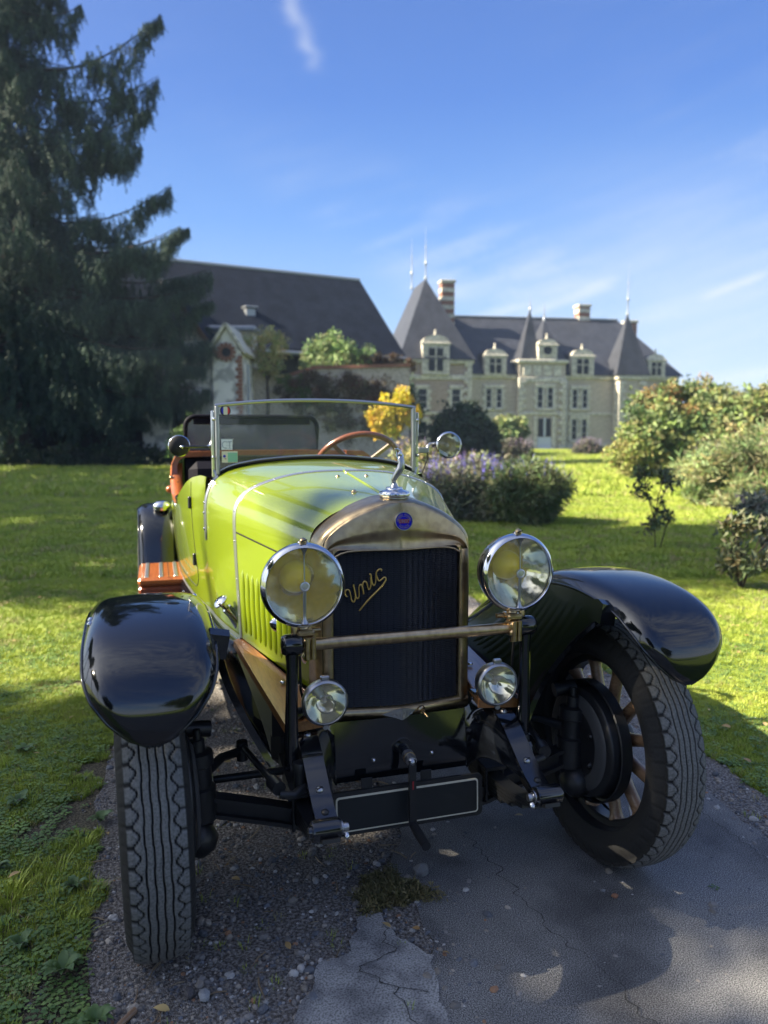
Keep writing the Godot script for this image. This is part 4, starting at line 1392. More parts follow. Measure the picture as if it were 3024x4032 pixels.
	# a lanky rose with few leaves
	t = thing("lanky_rose", "tall thin rose with few leaves standing in the shaded lawn", "rose", G(3.33, 9.4))
	var b := Mold.new()
	for q in [[Vector3(0.02, 0, 0), Vector3(-0.01, 0.4, 0), Vector3(-0.13, 0.75, 0.02), Vector3(-0.16, 1.02, 0.02)], [Vector3(-0.01, 0.35, 0), Vector3(0.08, 0.65, 0), Vector3(0.20, 0.95, -0.03)], [Vector3(0.0, 0.4, 0), Vector3(0.02, 0.7, 0.05), Vector3(0.10, 1.0, 0.05)], [Vector3(0.06, 0, 0.03), Vector3(0.12, 0.3, 0.05), Vector3(0.20, 0.5, 0.05)]]:
		b.tube(q, 0.007, 6)
	obj("stems", b, M.bark, t).set_meta("kind", "stuff")
	leaf_mass("leaves", t, [[Vector3(-0.14, 0.85, 0), Vector3(0.14, 0.2, 0.12)], [Vector3(0.18, 0.9, 0), Vector3(0.13, 0.14, 0.12)], [Vector3(0, 0.45, 0), Vector3(0.16, 0.25, 0.12)]], 20, 3, tiny, 1.2, Color(0.045, 0.068, 0.038), Color(0.120, 0.150, 0.060), 72)
	t = thing("green_bush", "fresh green bush below the outhouse arch", "bush", G(-7.1, 30.0))
	leaf_mass("foliage", t, [[Vector3(0, 0.9, 0), Vector3(1.05, 0.95, 0.9)], [Vector3(1.2, 0.7, 0), Vector3(0.9, 0.8, 0.8)]], 130, 12, leafy, 1.3, Color(0.084, 0.154, 0.035), Color(0.168, 0.266, 0.070), 73)
	t = thing("ground_cover", "bare stems and low leaves under the conifer", "undergrowth", G(-15.0, 32.2))
	leaf_mass("leaves", t, [[Vector3(-2.0, 0.25, 0), Vector3(3.2, 0.5, 0.8)], [Vector3(3.4, 0.3, 0), Vector3(3.4, 0.45, 0.8)]], 180, 12, leafy, 1.4, Color(0.02, 0.035, 0.016), Color(0.05, 0.075, 0.03), 74)
	# soil of the flower beds
	var bed := ragged([Vector2(2.6, 6.3), Vector2(4.6, 5.6), Vector2(7.5, 6.4), Vector2(8.5, 9.5), Vector2(4.4, 9.0), Vector2(3.2, 7.6)], 0.15, 0.16, 21)
	sheet("flower_bed_soil", bed, 0.004, M.dirt)
	bed = ragged([Vector2(0.3, 11.4), Vector2(2.6, 11.1), Vector2(3.0, 12.2), Vector2(2.4, 13.6), Vector2(0.2, 14.0)], 0.15, 0.16, 22)
	sheet("flower_bed_soil", bed, 0.004, M.dirt)


func inside(p: Vector2, poly: PackedVector2Array) -> bool:
	return Geometry2D.is_point_in_polygon(p, poly)


func build_grass() -> void:
	var r := RandomNumberGenerator.new()
	r.seed = 99
	var f := FastNoiseLite.new()
	f.seed = 6
	f.frequency = 0.6
	f.fractal_octaves = 4
	var near := tuft(13, 1, 0.55, 0.55, 0.035)
	var far := tuft(16, 2, 0.9, 0.5, 0.06)
	var shaggy := tuft(15, 3, 0.35, 0.9, 0.030)
	var a := Color(0.18, 0.285, 0.024)
	var b := Color(0.385, 0.45, 0.06)
	var dry := Color(0.36, 0.32, 0.13)
	# near, middle and far, each thinner and larger than the one before
	for z in [[1.2, 4.6, 95000, 0.024, 0.6], [4.6, 7.5, 36000, 0.034, 0.9], [7.5, 17.0, 46000, 0.055, 1.6], [17.0, 62.0, 70000, 0.13, 3.0]]:
		var c := Copies.new()
		var s := Copies.new()
		for k in z[2]:
			var Z := sqrt(lerpf(z[0] * z[0], z[1] * z[1], r.randf()))
			var X := r.randf_range(-0.56, 0.56) * Z + r.randf_range(-z[4], z[4])
			var p := Vector2(X, Z)
			if Z < 27.0 and inside(p, drive):
				if Z > 8.0 or inside(p, tarmac) or r.randf() > 0.004:
					continue
			var n := f.get_noise_2d(X * 2.0, Z * 2.0)
			if Z < 5.0 and X < 0.0:
				# bare and trodden towards the gravel on the left
				var edge := absf(X - (-0.75 - 0.33 * maxf(0.0, Z - 1.9)))
				if n < -0.02 - edge * 1.2:
					continue
			var tint := a.lerp(b, clampf(0.5 + n * 0.9 + r.randfn() * 0.18, 0.0, 1.0))
			if r.randf() < 0.06 + 0.35 * sstep(0.08, 0.45, -n):
				tint = dry
			var h: float = z[3] * r.randf_range(0.6, 1.4) * (1.0 + 0.3 * n)
			var t := Transform3D(Basis(Vector3.UP, r.randf() * TAU).scaled(Vector3(z[3] * 1.25, h, z[3] * 1.25)), G(X, Z))
			if Z < 3.4 and X < -0.6 and n > 0.12 and r.randf() < 0.018:
				t = Transform3D(Basis(Vector3.UP, r.randf() * TAU).scaled(Vector3.ONE * r.randf_range(0.035, 0.075)), G(X, Z))
				s.add(t, tint)
			else:
				c.add(t, tint)
		var o := c.node(numbered("grass"), near if z[0] < 7.0 else far, M.blade)
		add_child(o, true)
		o.set_meta("kind", "stuff")
		tag(o, ["short grass and clover of the nearest verges", "short mown grass beside the drive", "mown grass of the middle lawn", "mown grass reaching to the manor"][0 if z[0] < 4.0 else (1 if z[0] < 7.0 else (2 if z[0] < 16.0 else 3))], "grass")
		if s.count:
			o = s.node(numbered("long_grass"), shaggy, M.blade)
			add_child(o, true)
			o.set_meta("kind", "stuff")
			tag(o, "long shaggy grass blades at the drive's left verge", "grass")


func build_clover() -> void:
	var r := RandomNumberGenerator.new()
	r.seed = 17
	var f := FastNoiseLite.new()
	f.seed = 26
	f.frequency = 1.5
	f.fractal_octaves = 3
	var flat := Mold.new()
	for k in 7:
		var a := TAU * k / 7.0 + r.randf()
		var d := Vector3(cos(a), 0, sin(a))
		var s := Vector3(-d.z, 0, d.x) * r.randf_range(0.20, 0.32)
		var h := r.randf_range(0.15, 0.6)
		var at := d * r.randf_range(0.1, 0.5) + Vector3(0, h, 0)
		flat.quad(at, at + d * 0.28 + s + Vector3(0, 0.06, 0), at + d * 0.62 + Vector3(0, -0.05, 0), at + d * 0.28 - s + Vector3(0, 0.06, 0))
	var c := Copies.new()
	for k in 26000:
		var Z := sqrt(lerpf(1.4, 30.0, pow(r.randf(), 1.2)))
		var X := r.randf_range(-0.58, 0.58) * Z
		if inside(Vector2(X, Z), drive):
			continue
		var n := f.get_noise_2d(X, Z)
		if n < -0.05 and r.randf() > 0.2:
			continue
		var s := r.randf_range(0.012, 0.034)
		c.add(Transform3D(Basis(Vector3.UP, r.randf() * TAU).scaled(Vector3(s, s * 0.9, s)), G(X, Z, 0.008)), tone(r, Color(0.075, 0.15, 0.035), Color(0.16, 0.25, 0.06), 0.3))
	var o := c.node("clover", flat.mesh(), M.leaf)
	add_child(o, true)
	o.set_meta("kind", "stuff")
	tag(o, "clover and small round leaves among the grass", "ground cover")
	# fallen leaves and crumbs
	c = Copies.new()
	var b := Mold.new()
	leaf_blade(b, Vector3(-0.5, 0, 0), Vector3(1, 0, 0), 1.0, 0.5, 0.12)
	for k in 520:
		var Z := sqrt(lerpf(2.2, 90.0, r.randf()))
		var X := r.randf_range(-0.56, 0.56) * Z
		if inside(Vector2(X, Z), tarmac) and r.randf() > 0.35:
			continue
		var s := r.randf_range(0.015, 0.045)
		c.add(Transform3D((Basis(Vector3.UP, r.randf() * TAU) * Basis(Vector3.RIGHT, r.randfn() * 0.3)).scaled(Vector3.ONE * s), G(X, Z, 0.02 if inside(Vector2(X, Z), drive) else 0.035)), tone(r, Color(0.30, 0.17, 0.06), Color(0.42, 0.32, 0.14), 0.3))
	o = c.node("fallen_leaves", b.mesh(), M.leaf)
	add_child(o, true)
	o.set_meta("kind", "stuff")
	tag(o, "small brown fallen leaves on lawn and drive", "fallen leaves")


func pebble(sd: int) -> ArrayMesh:
	var r := RandomNumberGenerator.new()
	r.seed = sd
	var s := SphereMesh.new()
	s.radial_segments = 7
	s.rings = 4
	s.radius = 0.5
	s.height = 1.0
	var arr := s.get_mesh_arrays()
	var v: PackedVector3Array = arr[Mesh.ARRAY_VERTEX]
	var f := FastNoiseLite.new()
	f.seed = sd
	f.frequency = 1.1
	for k in v.size():
		var p := v[k]
		v[k] = p * (1.0 + 0.45 * f.get_noise_3d(p.x * 2.0, p.y * 2.0, p.z * 2.0)) * Vector3(1.15, 0.7, 0.9)
	var b := Mold.new()
	var idx: PackedInt32Array = arr[Mesh.ARRAY_INDEX]
	for k in range(0, idx.size(), 3):
		b.tri(v[idx[k]], v[idx[k + 1]], v[idx[k + 2]])
	return b.mesh()


func stone_tone(r: RandomNumberGenerator) -> Color:
	var pick := r.randf()
	var c := Color(0.20, 0.19, 0.18)
	if pick < 0.30:
		c = Color(0.13, 0.14, 0.16)
	elif pick < 0.55:
		c = Color(0.30, 0.27, 0.23)
	elif pick < 0.66:
		c = Color(0.46, 0.45, 0.43)
	elif pick < 0.70:
		c = Color(0.30, 0.17, 0.10)
	var k := r.randf_range(0.65, 1.2)
	return Color(c.r * k, c.g * k, c.b * k)


func build_gravel() -> void:
	build_clover()
	var r := RandomNumberGenerator.new()
	r.seed = 31
	var f := FastNoiseLite.new()
	f.seed = 12
	f.frequency = 1.4
	f.fractal_octaves = 3
	for kind in 3:
		var c := Copies.new()
		for k in 30000:
			var Z := sqrt(lerpf(1.3, 64.0, pow(r.randf(), 1.9)))
			var X := r.randf_range(-0.58, 0.58) * Z + r.randf_range(-0.3, 0.3)
			var p := Vector2(X, Z)
			var off := false
			if not inside(p, drive):
				if r.randf() > 0.06 or Z > 4.5:
					continue
				off = true
			if inside(p, patch) and r.randf() > (0.35 if not inside(p - Vector2(0.05, 0), patch) or not inside(p + Vector2(0.05, 0.03), patch) else 0.05):
				continue
			if inside(p, tarmac):
				var chance := 0.05
				if not inside(p - Vector2(0.13, 0.0), tarmac) or not inside(p + Vector2(0.08, 0.0), tarmac):
					chance = 0.75
				elif not inside(p - Vector2(0.30, 0.0), tarmac):
					chance = 0.28
				if r.randf() > chance:
					continue
			var n := f.get_noise_2d(X * 2.2, Z * 2.2)
			if not off and n < -0.12 and r.randf() > 0.45:
				continue
			var s := 0.0030 * exp(r.randfn() * 0.50)
			if r.randf() < 0.03:
				s *= 2.0
			s = minf(s * (1.0 + 0.06 * Z), 0.015)
			c.add(Transform3D((Basis(Vector3.UP, r.randf() * TAU) * Basis(Vector3.RIGHT, r.randfn() * 0.4)).scaled(Vector3.ONE * s * 2.0), G(X, Z, 0.006 + s * 0.25)), stone_tone(r))
		var o := c.node(numbered("gravel"), pebble(60 + kind), M.stone_bit)
		add_child(o, true)
		o.set_meta("kind", "stuff")
		tag(o, "loose grey gravel scattered over the drive", "gravel", "gravel of the drive")
	# dry stalks and bits on the gravel
	var c := Copies.new()
	var b := Mold.new()
	b.tube([Vector3(-0.5, 0, 0), Vector3(-0.1, 0.03, 0.05), Vector3(0.5, 0, 0)], [0.03, 0.035, 0.012], 5)
	var stalk := b.mesh()
	for k in 240:
		var Z := r.randf_range(1.6, 5.0)
		var X := r.randf_range(-0.5, 0.12) * Z - 0.2
		var s := r.randf_range(0.02, 0.085)
		c.add(Transform3D(Basis(Vector3.UP, r.randf() * TAU).scaled(Vector3.ONE * s), G(X, Z, 0.012)), tone(r, Color(0.30, 0.24, 0.15), Color(0.16, 0.11, 0.07)))
	var o := c.node("dry_stalks", stalk, M.stone_bit)
	add_child(o, true)
	o.set_meta("kind", "stuff")
	tag(o, "dry straw and bits of stalk lying on the gravel", "straw")


func leaf_blade(b: Mold, at: Vector3, dir: Vector3, l: float, w: float, lift: float) -> void:
	var side := dir.cross(Vector3.UP).normalized()
	var p := PackedVector3Array()
	for r in 7:
		var f := r / 6.0
		var ww := w * sin(PI * pow(f, 0.75) * 0.96 + 0.06)
		var m := at + dir * l * f + Vector3(0, lift * sin(PI * f * 0.8) - 0.1 * lift * f, 0)
		for k in 3:
			p.append(m + side * ww * (k - 1) / 2.0 + Vector3(0, 0.12 * ww * absf(k - 1), 0))
	b.grid(p, 3, 7)


func build_small_things() -> void:
	var r := RandomNumberGenerator.new()
	r.seed = 5
	# broad-leaved weeds at the verge
	var weed_mat := mat("weed", lin(0.075, 0.14, 0.035), 0.55, 0.0, {"backlight_enabled": true, "backlight": Color(0.4, 0.4, 0.4)})
	var spots := [[-1.05, 2.72, 0.10, "broad leaved weed on the gravel beside the left front tyre"], [-1.42, 2.86, 0.11, "broad leaved weed in the grass farther out from the tyre"], [-0.98, 2.30, 0.10, "broad leaved weed halfway down the left verge"], [-0.86, 1.92, 0.13, "largest broad leaved weed, near the bottom left corner"], [-0.70, 1.74, 0.08, "small weed on the gravel below the left tyre"], [-1.28, 2.40, 0.11, "broad leaved weed at the left edge of the picture"], [-1.02, 2.02, 0.10, "weed between the long grass at the lower left edge"], [-1.62, 3.35, 0.12, "weed in the lawn left of the black fender"]]
	for q in spots:
		var t := thing("broadleaf_weed", q[3], "weed", G(q[0], q[1]), 0.0, "weeds on the left verge")
		var n := 15
		for k in n:
			var a := TAU * k / n + r.randfn() * 0.25
			var b := Mold.new()
			var l: float = q[2] * r.randf_range(0.22, 0.62)
			leaf_blade(b, Vector3(0, 0.012, 0), Vector3(cos(a), r.randf_range(0.1, 0.5), sin(a)).normalized(), l, l * r.randf_range(0.38, 0.55), 0.02)
			obj("leaf", b, weed_mat, t)
	# moss at the edge of the concrete, and the stone beside it
	var t := thing("moss_tuft", "dull green moss and weeds where the concrete meets the gravel", "moss", G(0.02, 2.28))
	var tiny := sprig(12, 0.02, 0.018, 0.008, 14)
	var c := Copies.new()
	for k in 620:
		var a := r.randf() * TAU
		var d := sqrt(r.randf())
		d *= 0.65 + 0.3 * sin(a * 3.0 + 1.0) + 0.22 * sin(a * 7.0)
		var p := Vector3(0.15 * d * cos(a), 0.014 + 0.010 * r.randf(), 0.12 * d * sin(a))
		c.add(Transform3D(turned(r, r.randf_range(0.5, 1.0)), p), tone(r, Color(0.09, 0.10, 0.035), Color(0.22, 0.18, 0.08)))
	var o := c.node("fronds", tiny, M.leaf)
	put_in(o, t)
	o.set_meta("kind", "stuff")
	for q in [[0.122, 2.39, 0.055, "rounded grey stone on the ground below the number plate", Color(0.30, 0.30, 0.29)], [0.72, 2.26, 0.020, "small reddish pebble on the asphalt right of the crank", Color(0.34, 0.17, 0.10)], [-0.46, 1.83, 0.036, "pale angular stone on the gravel below the left tyre", Color(0.42, 0.44, 0.46)], [-0.50, 1.84, 0.034, "dark angular stone beside the pale one below the tyre", Color(0.13, 0.12, 0.12)], [0.69, 2.29, 0.014, "tiny grey pebble beside the reddish one on the asphalt", Color(0.28, 0.29, 0.30)]]:
		var m := mat("pebble_%d" % int(q[1] * 100), lin(q[4].r, q[4].g, q[4].b), 0.9)
		skin(m, M.concrete.albedo_texture, 0.2)
		var st := inst("stone", pebble(int(q[1] * 1000)), m, null, Transform3D(Basis(Vector3.UP, q[0] * 9.0).scaled(Vector3.ONE * q[2]), G(q[0], q[1], 0.010 + q[2] * 0.22)))
		tag(st, q[3], "stone")
	var sb := Mold.new()
	sb.tube([G(-0.66, 1.70, 0.012), G(-0.62, 1.78, 0.018)], [0.010, 0.008], 8)
	tag(obj("wooden_stick", sb, M.wood_spoke), "short cut stick lying in the bottom left corner", "stick")


# ---------------------------------------------------------------- the car (x to the picture's right, z to its front)
func C(w: float, y: float, b: float) -> Vector3:
	return Vector3(w, y, -b)


var sec_front := [Vector2(0, 1.243), Vector2(0.05, 1.239), Vector2(0.10, 1.229), Vector2(0.145, 1.213), Vector2(0.185, 1.195), Vector2(0.215, 1.175), Vector2(0.240, 1.152), Vector2(0.254, 1.122), Vector2(0.259, 1.08), Vector2(0.259, 0.96), Vector2(0.257, 0.80), Vector2(0.254, 0.64)]
var sec_strap := [Vector2(0, 1.302), Vector2(0.08, 1.301), Vector2(0.16, 1.295), Vector2(0.23, 1.283), Vector2(0.29, 1.266), Vector2(0.34, 1.247), Vector2(0.385, 1.220), Vector2(0.411, 1.183), Vector2(0.421, 1.13), Vector2(0.418, 1.0), Vector2(0.411, 0.83), Vector2(0.404, 0.675)]
var sec_screen := [Vector2(0, 1.333), Vector2(0.10, 1.331), Vector2(0.20, 1.324), Vector2(0.29, 1.314), Vector2(0.36, 1.300), Vector2(0.41, 1.283), Vector2(0.452, 1.255), Vector2(0.480, 1.205), Vector2(0.494, 1.13), Vector2(0.492, 0.98), Vector2(0.482, 0.82), Vector2(0.468, 0.68)]
const B_FRONT := 0.36
const B_STRAP := 0.93
const B_SCREEN := 1.37


func on_curve(s: Array, t: float) -> Vector2:
	var k := clampi(int(t), 0, s.size() - 2)
	var f := t - k
	var p0: Vector2 = s[maxi(k - 1, 0)] if k > 0 else Vector2(-s[1].x, s[1].y)
	return (s[k] as Vector2).cubic_interpolate(s[k + 1], p0, s[mini(k + 2, s.size() - 1)], f)


# a point of the bonnet and scuttle: b along the car, t from the ridge (0) to the bottom (11)
func shell_at(b: float, t: float, out := 0.0) -> Vector3:
	var p: Vector2
	var q: Vector2
	if b <= B_STRAP:
		var f := (b - B_FRONT) / (B_STRAP - B_FRONT)
		p = on_curve(sec_front, t).lerp(on_curve(sec_strap, t), f)
		q = on_curve(sec_front, t + 0.02).lerp(on_curve(sec_strap, t + 0.02), f)
	else:
		var f := (b - B_STRAP) / (B_SCREEN - B_STRAP)
		f = f + 0.10 * sin(PI * clampf(f, 0.0, 1.0))
		p = on_curve(sec_strap, t).lerp(on_curve(sec_screen, t), f)
		q = on_curve(sec_strap, t + 0.02).lerp(on_curve(sec_screen, t + 0.02), f)
	var d := (q - p).normalized()
	p += Vector2(-d.y, d.x) * out
	return C(p.x, p.y, b)


func mirror(p: Vector3, s: float) -> Vector3:
	return Vector3(p.x * s, p.y, p.z)


func shell_panel(b: Mold, s: float, b0: float, b1: float, t0: float, t1: float, nb: int, nt: int, out := 0.0) -> void:
	var p := PackedVector3Array()
	for r in nb + 1:
		for k in nt + 1:
			p.append(mirror(shell_at(lerpf(b0, b1, float(r) / nb), lerpf(t0, t1, float(k) / nt), out), s))
	b.grid(p, nt + 1, nb + 1, false, false, s < 0)


# half width of the tub behind the screen
func tub_w(b: float, y: float) -> float:
	var bs := [1.37, 1.7, 2.05, 2.45, 2.9, 3.3, 3.6]
	var ws := [0.494, 0.541, 0.572, 0.588, 0.580, 0.53, 0.44]
	var k := 0
	while k < 5 and bs[k + 1] < b:
		k += 1
	var f: float = clampf((b - bs[k]) / (bs[k + 1] - bs[k]), 0.0, 1.0)
	var w: float = cubic_interpolate(ws[k], ws[k + 1], ws[maxi(k - 1, 0)], ws[mini(k + 2, 6)], f)
	var ys := [0.60, 0.68, 0.82, 0.98, 1.13, 1.22, 1.28, 1.36]
	var rs := [0.925, 0.945, 0.973, 0.994, 1.0, 0.993, 0.978, 0.95]
	k = 0
	while k < 6 and ys[k + 1] < y:
		k += 1
	f = clampf((y - ys[k]) / (ys[k + 1] - ys[k]), 0.0, 1.0)
	var r: float = cubic_interpolate(rs[k], rs[k + 1], rs[maxi(k - 1, 0)], rs[mini(k + 2, 7)], f)
	return w * r


# top edge of the tub side: the dip of the door
func tub_top(b: float) -> float:
	var bs := [1.37, 1.5, 1.65, 1.8, 1.95, 2.1, 2.22, 2.34, 2.46, 2.56, 2.66, 3.6]
	var ys := [1.262, 1.262, 1.245, 1.213, 1.168, 1.125, 1.105, 1.115, 1.17, 1.26, 1.31, 1.30]
	var k := 0
	while k < 10 and bs[k + 1] < b:
		k += 1
	var f: float = clampf((b - bs[k]) / (bs[k + 1] - bs[k]), 0.0, 1.0)
	return lerpf(ys[k], ys[k + 1], f * f * (3 - 2 * f) if k == 0 else f)


func dome(called: String, parent: Node, at: Vector3, axis: Vector3, r: float, h: float, m: Material, slot := false) -> void:
	var b := Mold.new()
	var bas := Basis()
	var ax := axis.normalized()
	if ax.distance_to(Vector3.UP) > 0.001:
		bas = Basis(Quaternion(Vector3.UP, ax)) if ax.distance_to(Vector3.DOWN) > 0.001 else Basis(Vector3.RIGHT, PI)
	b.lathe([Vector2(0, h), Vector2(r * 0.45, h * 0.9), Vector2(r * 0.8, h * 0.6), Vector2(r, h * 0.15), Vector2(r, -0.004)], Transform3D(bas, at), 14, 80)
	var o := obj(called, b, m, parent)
	if slot:
		var g := Mold.new()
		g.box(Vector3.ZERO, Vector3(r * 1.7, 0.003, r * 0.28), 0.0)
		var s := obj("slot", g, M.gap_black, o)
		s.transform = Transform3D(bas * Basis(Vector3.UP, 0.35), at + ax * (h * 0.93))


func build_car() -> void:
	car = thing("vintage_car", "lime green vintage open tourer with black fenders and brass radiator", "car", CAR_AT, deg_to_rad(CAR_TURN))
	car_body()
	car_radiator()
	car_windscreen()
	car_wheels()
	car_fenders()
	car_chassis()
	car_lamps()
	car_interior()


func car_body() -> void:
	# bonnet: two top leaves, two sides
	var hood := part("hood", car)
	for s in [-1.0, 1.0]:
		var b := Mold.new()
		shell_panel(b, s, B_FRONT, B_STRAP, 0.0, 8.42, 24, 44)
		obj("hood_top", b, M.lime_paint, hood)
		b = Mold.new()
		shell_panel(b, s, B_FRONT, B_STRAP, 8.47, 11.0, 24, 14)
		obj("hood_side", b, M.lime_paint, hood)
		b = Mold.new()
		var path := []
		for k in 13:
			path.append(mirror(shell_at(lerpf(B_FRONT, B_STRAP, k / 12.0), 8.445, -0.0015), s))
		b.tube(path, 0.0022, 6)
		obj("side_hinge", b, M.gap_black, hood)
		# raised louvres
		for k in 10:
			var bb := 0.875 - 0.043 * k
			b = Mold.new()
			var p := PackedVector3Array()
			for r in 15:
				var y := lerpf(0.715, 0.965, r / 14.0)
				var e := sin(PI * clampf((r / 14.0 - 0.0) * 1.0, 0.0, 1.0))
				var lift := 0.013 * pow(e, 0.35)
				for j in 9:
					var a := PI * j / 8.0
					var t := 8.6 + (1.09 - y) / 0.42 * 2.4
					var q := mirror(shell_at(bb - 0.015 * cos(a) * pow(e, 0.3), t, -0.001 + lift * sin(a)), s)
					p.append(q)
			b.grid(p, 9, 15, false, false, s > 0)
			obj("louver", b, M.lime_paint, hood)
	var b := Mold.new()
	b.tube([C(0, 1.244, B_FRONT), C(0, 1.303, B_STRAP)], 0.0045, 8)
	obj("centre_hinge", b, M.lime_paint, hood)
	for p in [[0.055, 0.80], [-0.055, 0.80], [-0.075, 0.50], [0.075, 0.50], [0.0, 0.88]]:
		dome("rivet", hood, shell_at(p[1], 1.0) * Vector3(0, 1, 1) + Vector3(p[0], -0.001, 0), Vector3.UP, 0.009, 0.008, M.brass_bright)
	# added black box under the bonnet so that no light leaks in
	b = Mold.new()
	b.box(C(0, 0.63, 0.66), Vector3(0.44, 0.05, 0.5))
	obj("light_stop", b, M.gap_black, car)
	# alloy band between bonnet and scuttle
	for s in [-1.0, 1.0]:
		b = Mold.new()
		var p := PackedVector3Array()
		for k in 61:
			var t := 11.0 * k / 60.0
			for j in 4:
				var e: float = [0.0, 0.0025, 0.0025, 0.0][j]
				var o: float = [-0.012, -0.0105, 0.0105, 0.012][j]
				p.append(mirror(shell_at(B_STRAP + o, t, 0.001 + e), s))
		b.grid(p, 4, 61, false, false, s > 0)
		var band := obj("bonnet_band", b, M.alloy, car)
		for t in [2.0, 3.6, 5.0, 6.2, 7.6, 8.7, 9.6, 10.4]:
			dome("screw", band, mirror(shell_at(B_STRAP, t, 0.0034), s), mirror(shell_at(B_STRAP, t, 1.0) - shell_at(B_STRAP, t, 0.0), s), 0.0042, 0.0014, M.dull_steel)
	# scuttle
	b = Mold.new()
	for s in [-1.0, 1.0]:
		shell_panel(b, s, B_STRAP, B_SCREEN, 0.0, 11.0, 20, 56)
	obj("scuttle", b, M.lime_paint, car)
	# tub sides
	for s in [-1.0, 1.0]:
		b = Mold.new()
		var p := PackedVector3Array()
		var nb := 70
		for r in nb + 1:
			var bb := lerpf(B_SCREEN, 3.6, float(r) / nb)
			var top := tub_top(bb)
			for k in 25:
				var y := lerpf(top, 0.66, k / 24.0)
				p.append(C(s * tub_w(bb, y), y, bb))
		b.grid(p, 25, nb + 1, false, false, s < 0)
		# inner skin
		p = PackedVector3Array()
		for r in nb + 1:
			var bb := lerpf(B_SCREEN, 3.6, float(r) / nb)
			var top := tub_top(bb)
			for k in 3:
				var y: float = [top, top - 0.004, 0.55][k]
				p.append(C(s * (tub_w(bb, y) - [0.0, 0.03, 0.03][k]), y, bb))
		b.grid(p, 3, nb + 1, false, false, s > 0)
		obj("body_side", b, M.lime_paint, car)
		# alloy strip and dark valance along the bottom edge
		b = Mold.new()
		p = PackedVector3Array()
		for r in 41:
			var bb := lerpf(B_STRAP, 3.5, r / 40.0)
			var w := tub_w(bb, 0.67) if bb > B_SCREEN else shell_at(bb, 11.0).x
			for j in 2:
				p.append(C(s * (w + 0.004), [0.682, 0.664][j] , bb))
		b.grid(p, 2, 41)
		obj("sill_strip", b, M.alloy, car)
		b = Mold.new()
		p = PackedVector3Array()
		for r in 41:
			var bb := lerpf(B_STRAP, 3.5, r / 40.0)
			var w := tub_w(bb, 0.67) if bb > B_SCREEN else shell_at(bb, 11.0).x
			for j in 3:
				p.append(C(s * (w + [0.002, 0.014, 0.016][j]), [0.664, 0.64, 0.50][j], bb))
		b.grid(p, 3, 41)
		var val := obj("side_valance", b, M.black_paint, car)
		for k in 12:
			var bb := 1.02 + 0.10 * k
			var w := tub_w(bb, 0.67) if bb > B_SCREEN else shell_at(bb, 11.0).x
			dome("rivet", val, C(s * (w + 0.014), 0.625, bb), Vector3(s, 0.1, 0), 0.006, 0.004, M.chrome)
		# door outline and hinges
		b = Mold.new()
		var path := []
		for y in [1.225, 1.16, 1.08, 1.0, 0.93, 0.87, 0.82]:
			path.append([y, 1.66 - (1.225 - y) * 0.12])
		for k in range(1, 9):
			var a := PI / 2 * k / 8.0
			path.append([0.82 - 0.09 * sin(a), 1.61 + 0.12 * (1.0 - cos(a))])
		for k in range(1, 8):
			path.append([0.73, 1.73 + 0.09 * k])
		for k in range(1, 9):
			path.append([0.73 + 0.045 * k, 2.36 + 0.02 * sin(k * 0.4)])
		var pts := []
		for q in path:
			pts.append(C(s * (tub_w(q[1], q[0]) + 0.0002), q[0], q[1]))
		b.tube(pts, 0.0022, 6)
		obj("door_gap", b, M.gap_black, car)
		for q in [[1.13, 1.655], [0.87, 1.63]]:
			b = Mold.new()
			b.box(C(s * (tub_w(q[1], q[0]) + 0.006), q[0], q[1]), Vector3(0.016, 0.055, 0.022), 0.004)
			obj("door_hinge", b, M.black_iron, car)
		# wooden sill of the door dip and post behind it
		b = Mold.new()
		p = PackedVector3Array()
		for r in 25:
			var bb := lerpf(2.14, 2.56, r / 24.0)
			var y := tub_top(bb)
			var w := tub_w(bb, y)
			for j in 5:
				p.append(C(s * (w + [0.004, 0.010, -0.01, -0.055, -0.055][j]), y + [-0.03, 0.004, 0.016, 0.016, -0.02][j], bb))
		b.grid(p, 5, 25)
		var sill := obj("door_sill", b, M.wood_orange, car)
		for bb in [2.2, 2.32, 2.44]:
			dome("screw", sill, C(s * (tub_w(bb, 1.15) - 0.03), tub_top(bb) + 0.015, bb), Vector3.UP, 0.006, 0.003, M.gap_black)
		b = Mold.new()
		var post := [C(s * 0.572, 1.12, 2.50), C(s * 0.575, 1.20, 2.54), C(s * 0.570, 1.27, 2.55), C(s * 0.553, 1.305, 2.55), C(s * 0.52, 1.325, 2.55), C(s * 0.42, 1.328, 2.55)]
		b.bar(post, Vector3(0, 0, 1), 0.10, 0.03)
		obj("door_post", b, M.wood_orange, car)
		dome("knob", car, C(s * 0.590, 1.20, 2.48), Vector3(s, 0, 0.6), 0.010, 0.012, M.brass_bright)
		dome("knob", car, C(s * 0.60, 1.135, 2.46), Vector3(s, 0, 0.2), 0.022, 0.022, M.wood_orange)
	# back of the tub
	b = Mold.new()
	var p := PackedVector3Array()
	for r in 13:
		for k in 17:
			var a := PI * k / 16.0
			var y := lerpf(1.30, 0.66, r / 12.0)
			p.append(C(tub_w(3.6, y) * cos(a), y, 3.6 + 0.16 * sin(a)))
	b.grid(p, 17, 13)
	obj("body_back", b, M.lime_paint, car)
	# wooden rail across the car with a black padded panel below
	b = Mold.new()
	b.bar([C(-0.52, 1.325, 2.55), C(-0.2, 1.333, 2.55), C(0.2, 1.333, 2.55), C(0.52, 1.325, 2.55)], Vector3(0, 0, 1), 0.07, 0.028)
	obj("dividing_rail", b, M.wood_orange, car)
	# filler tube on the left flank, cone on the bonnet side
	b = Mold.new()
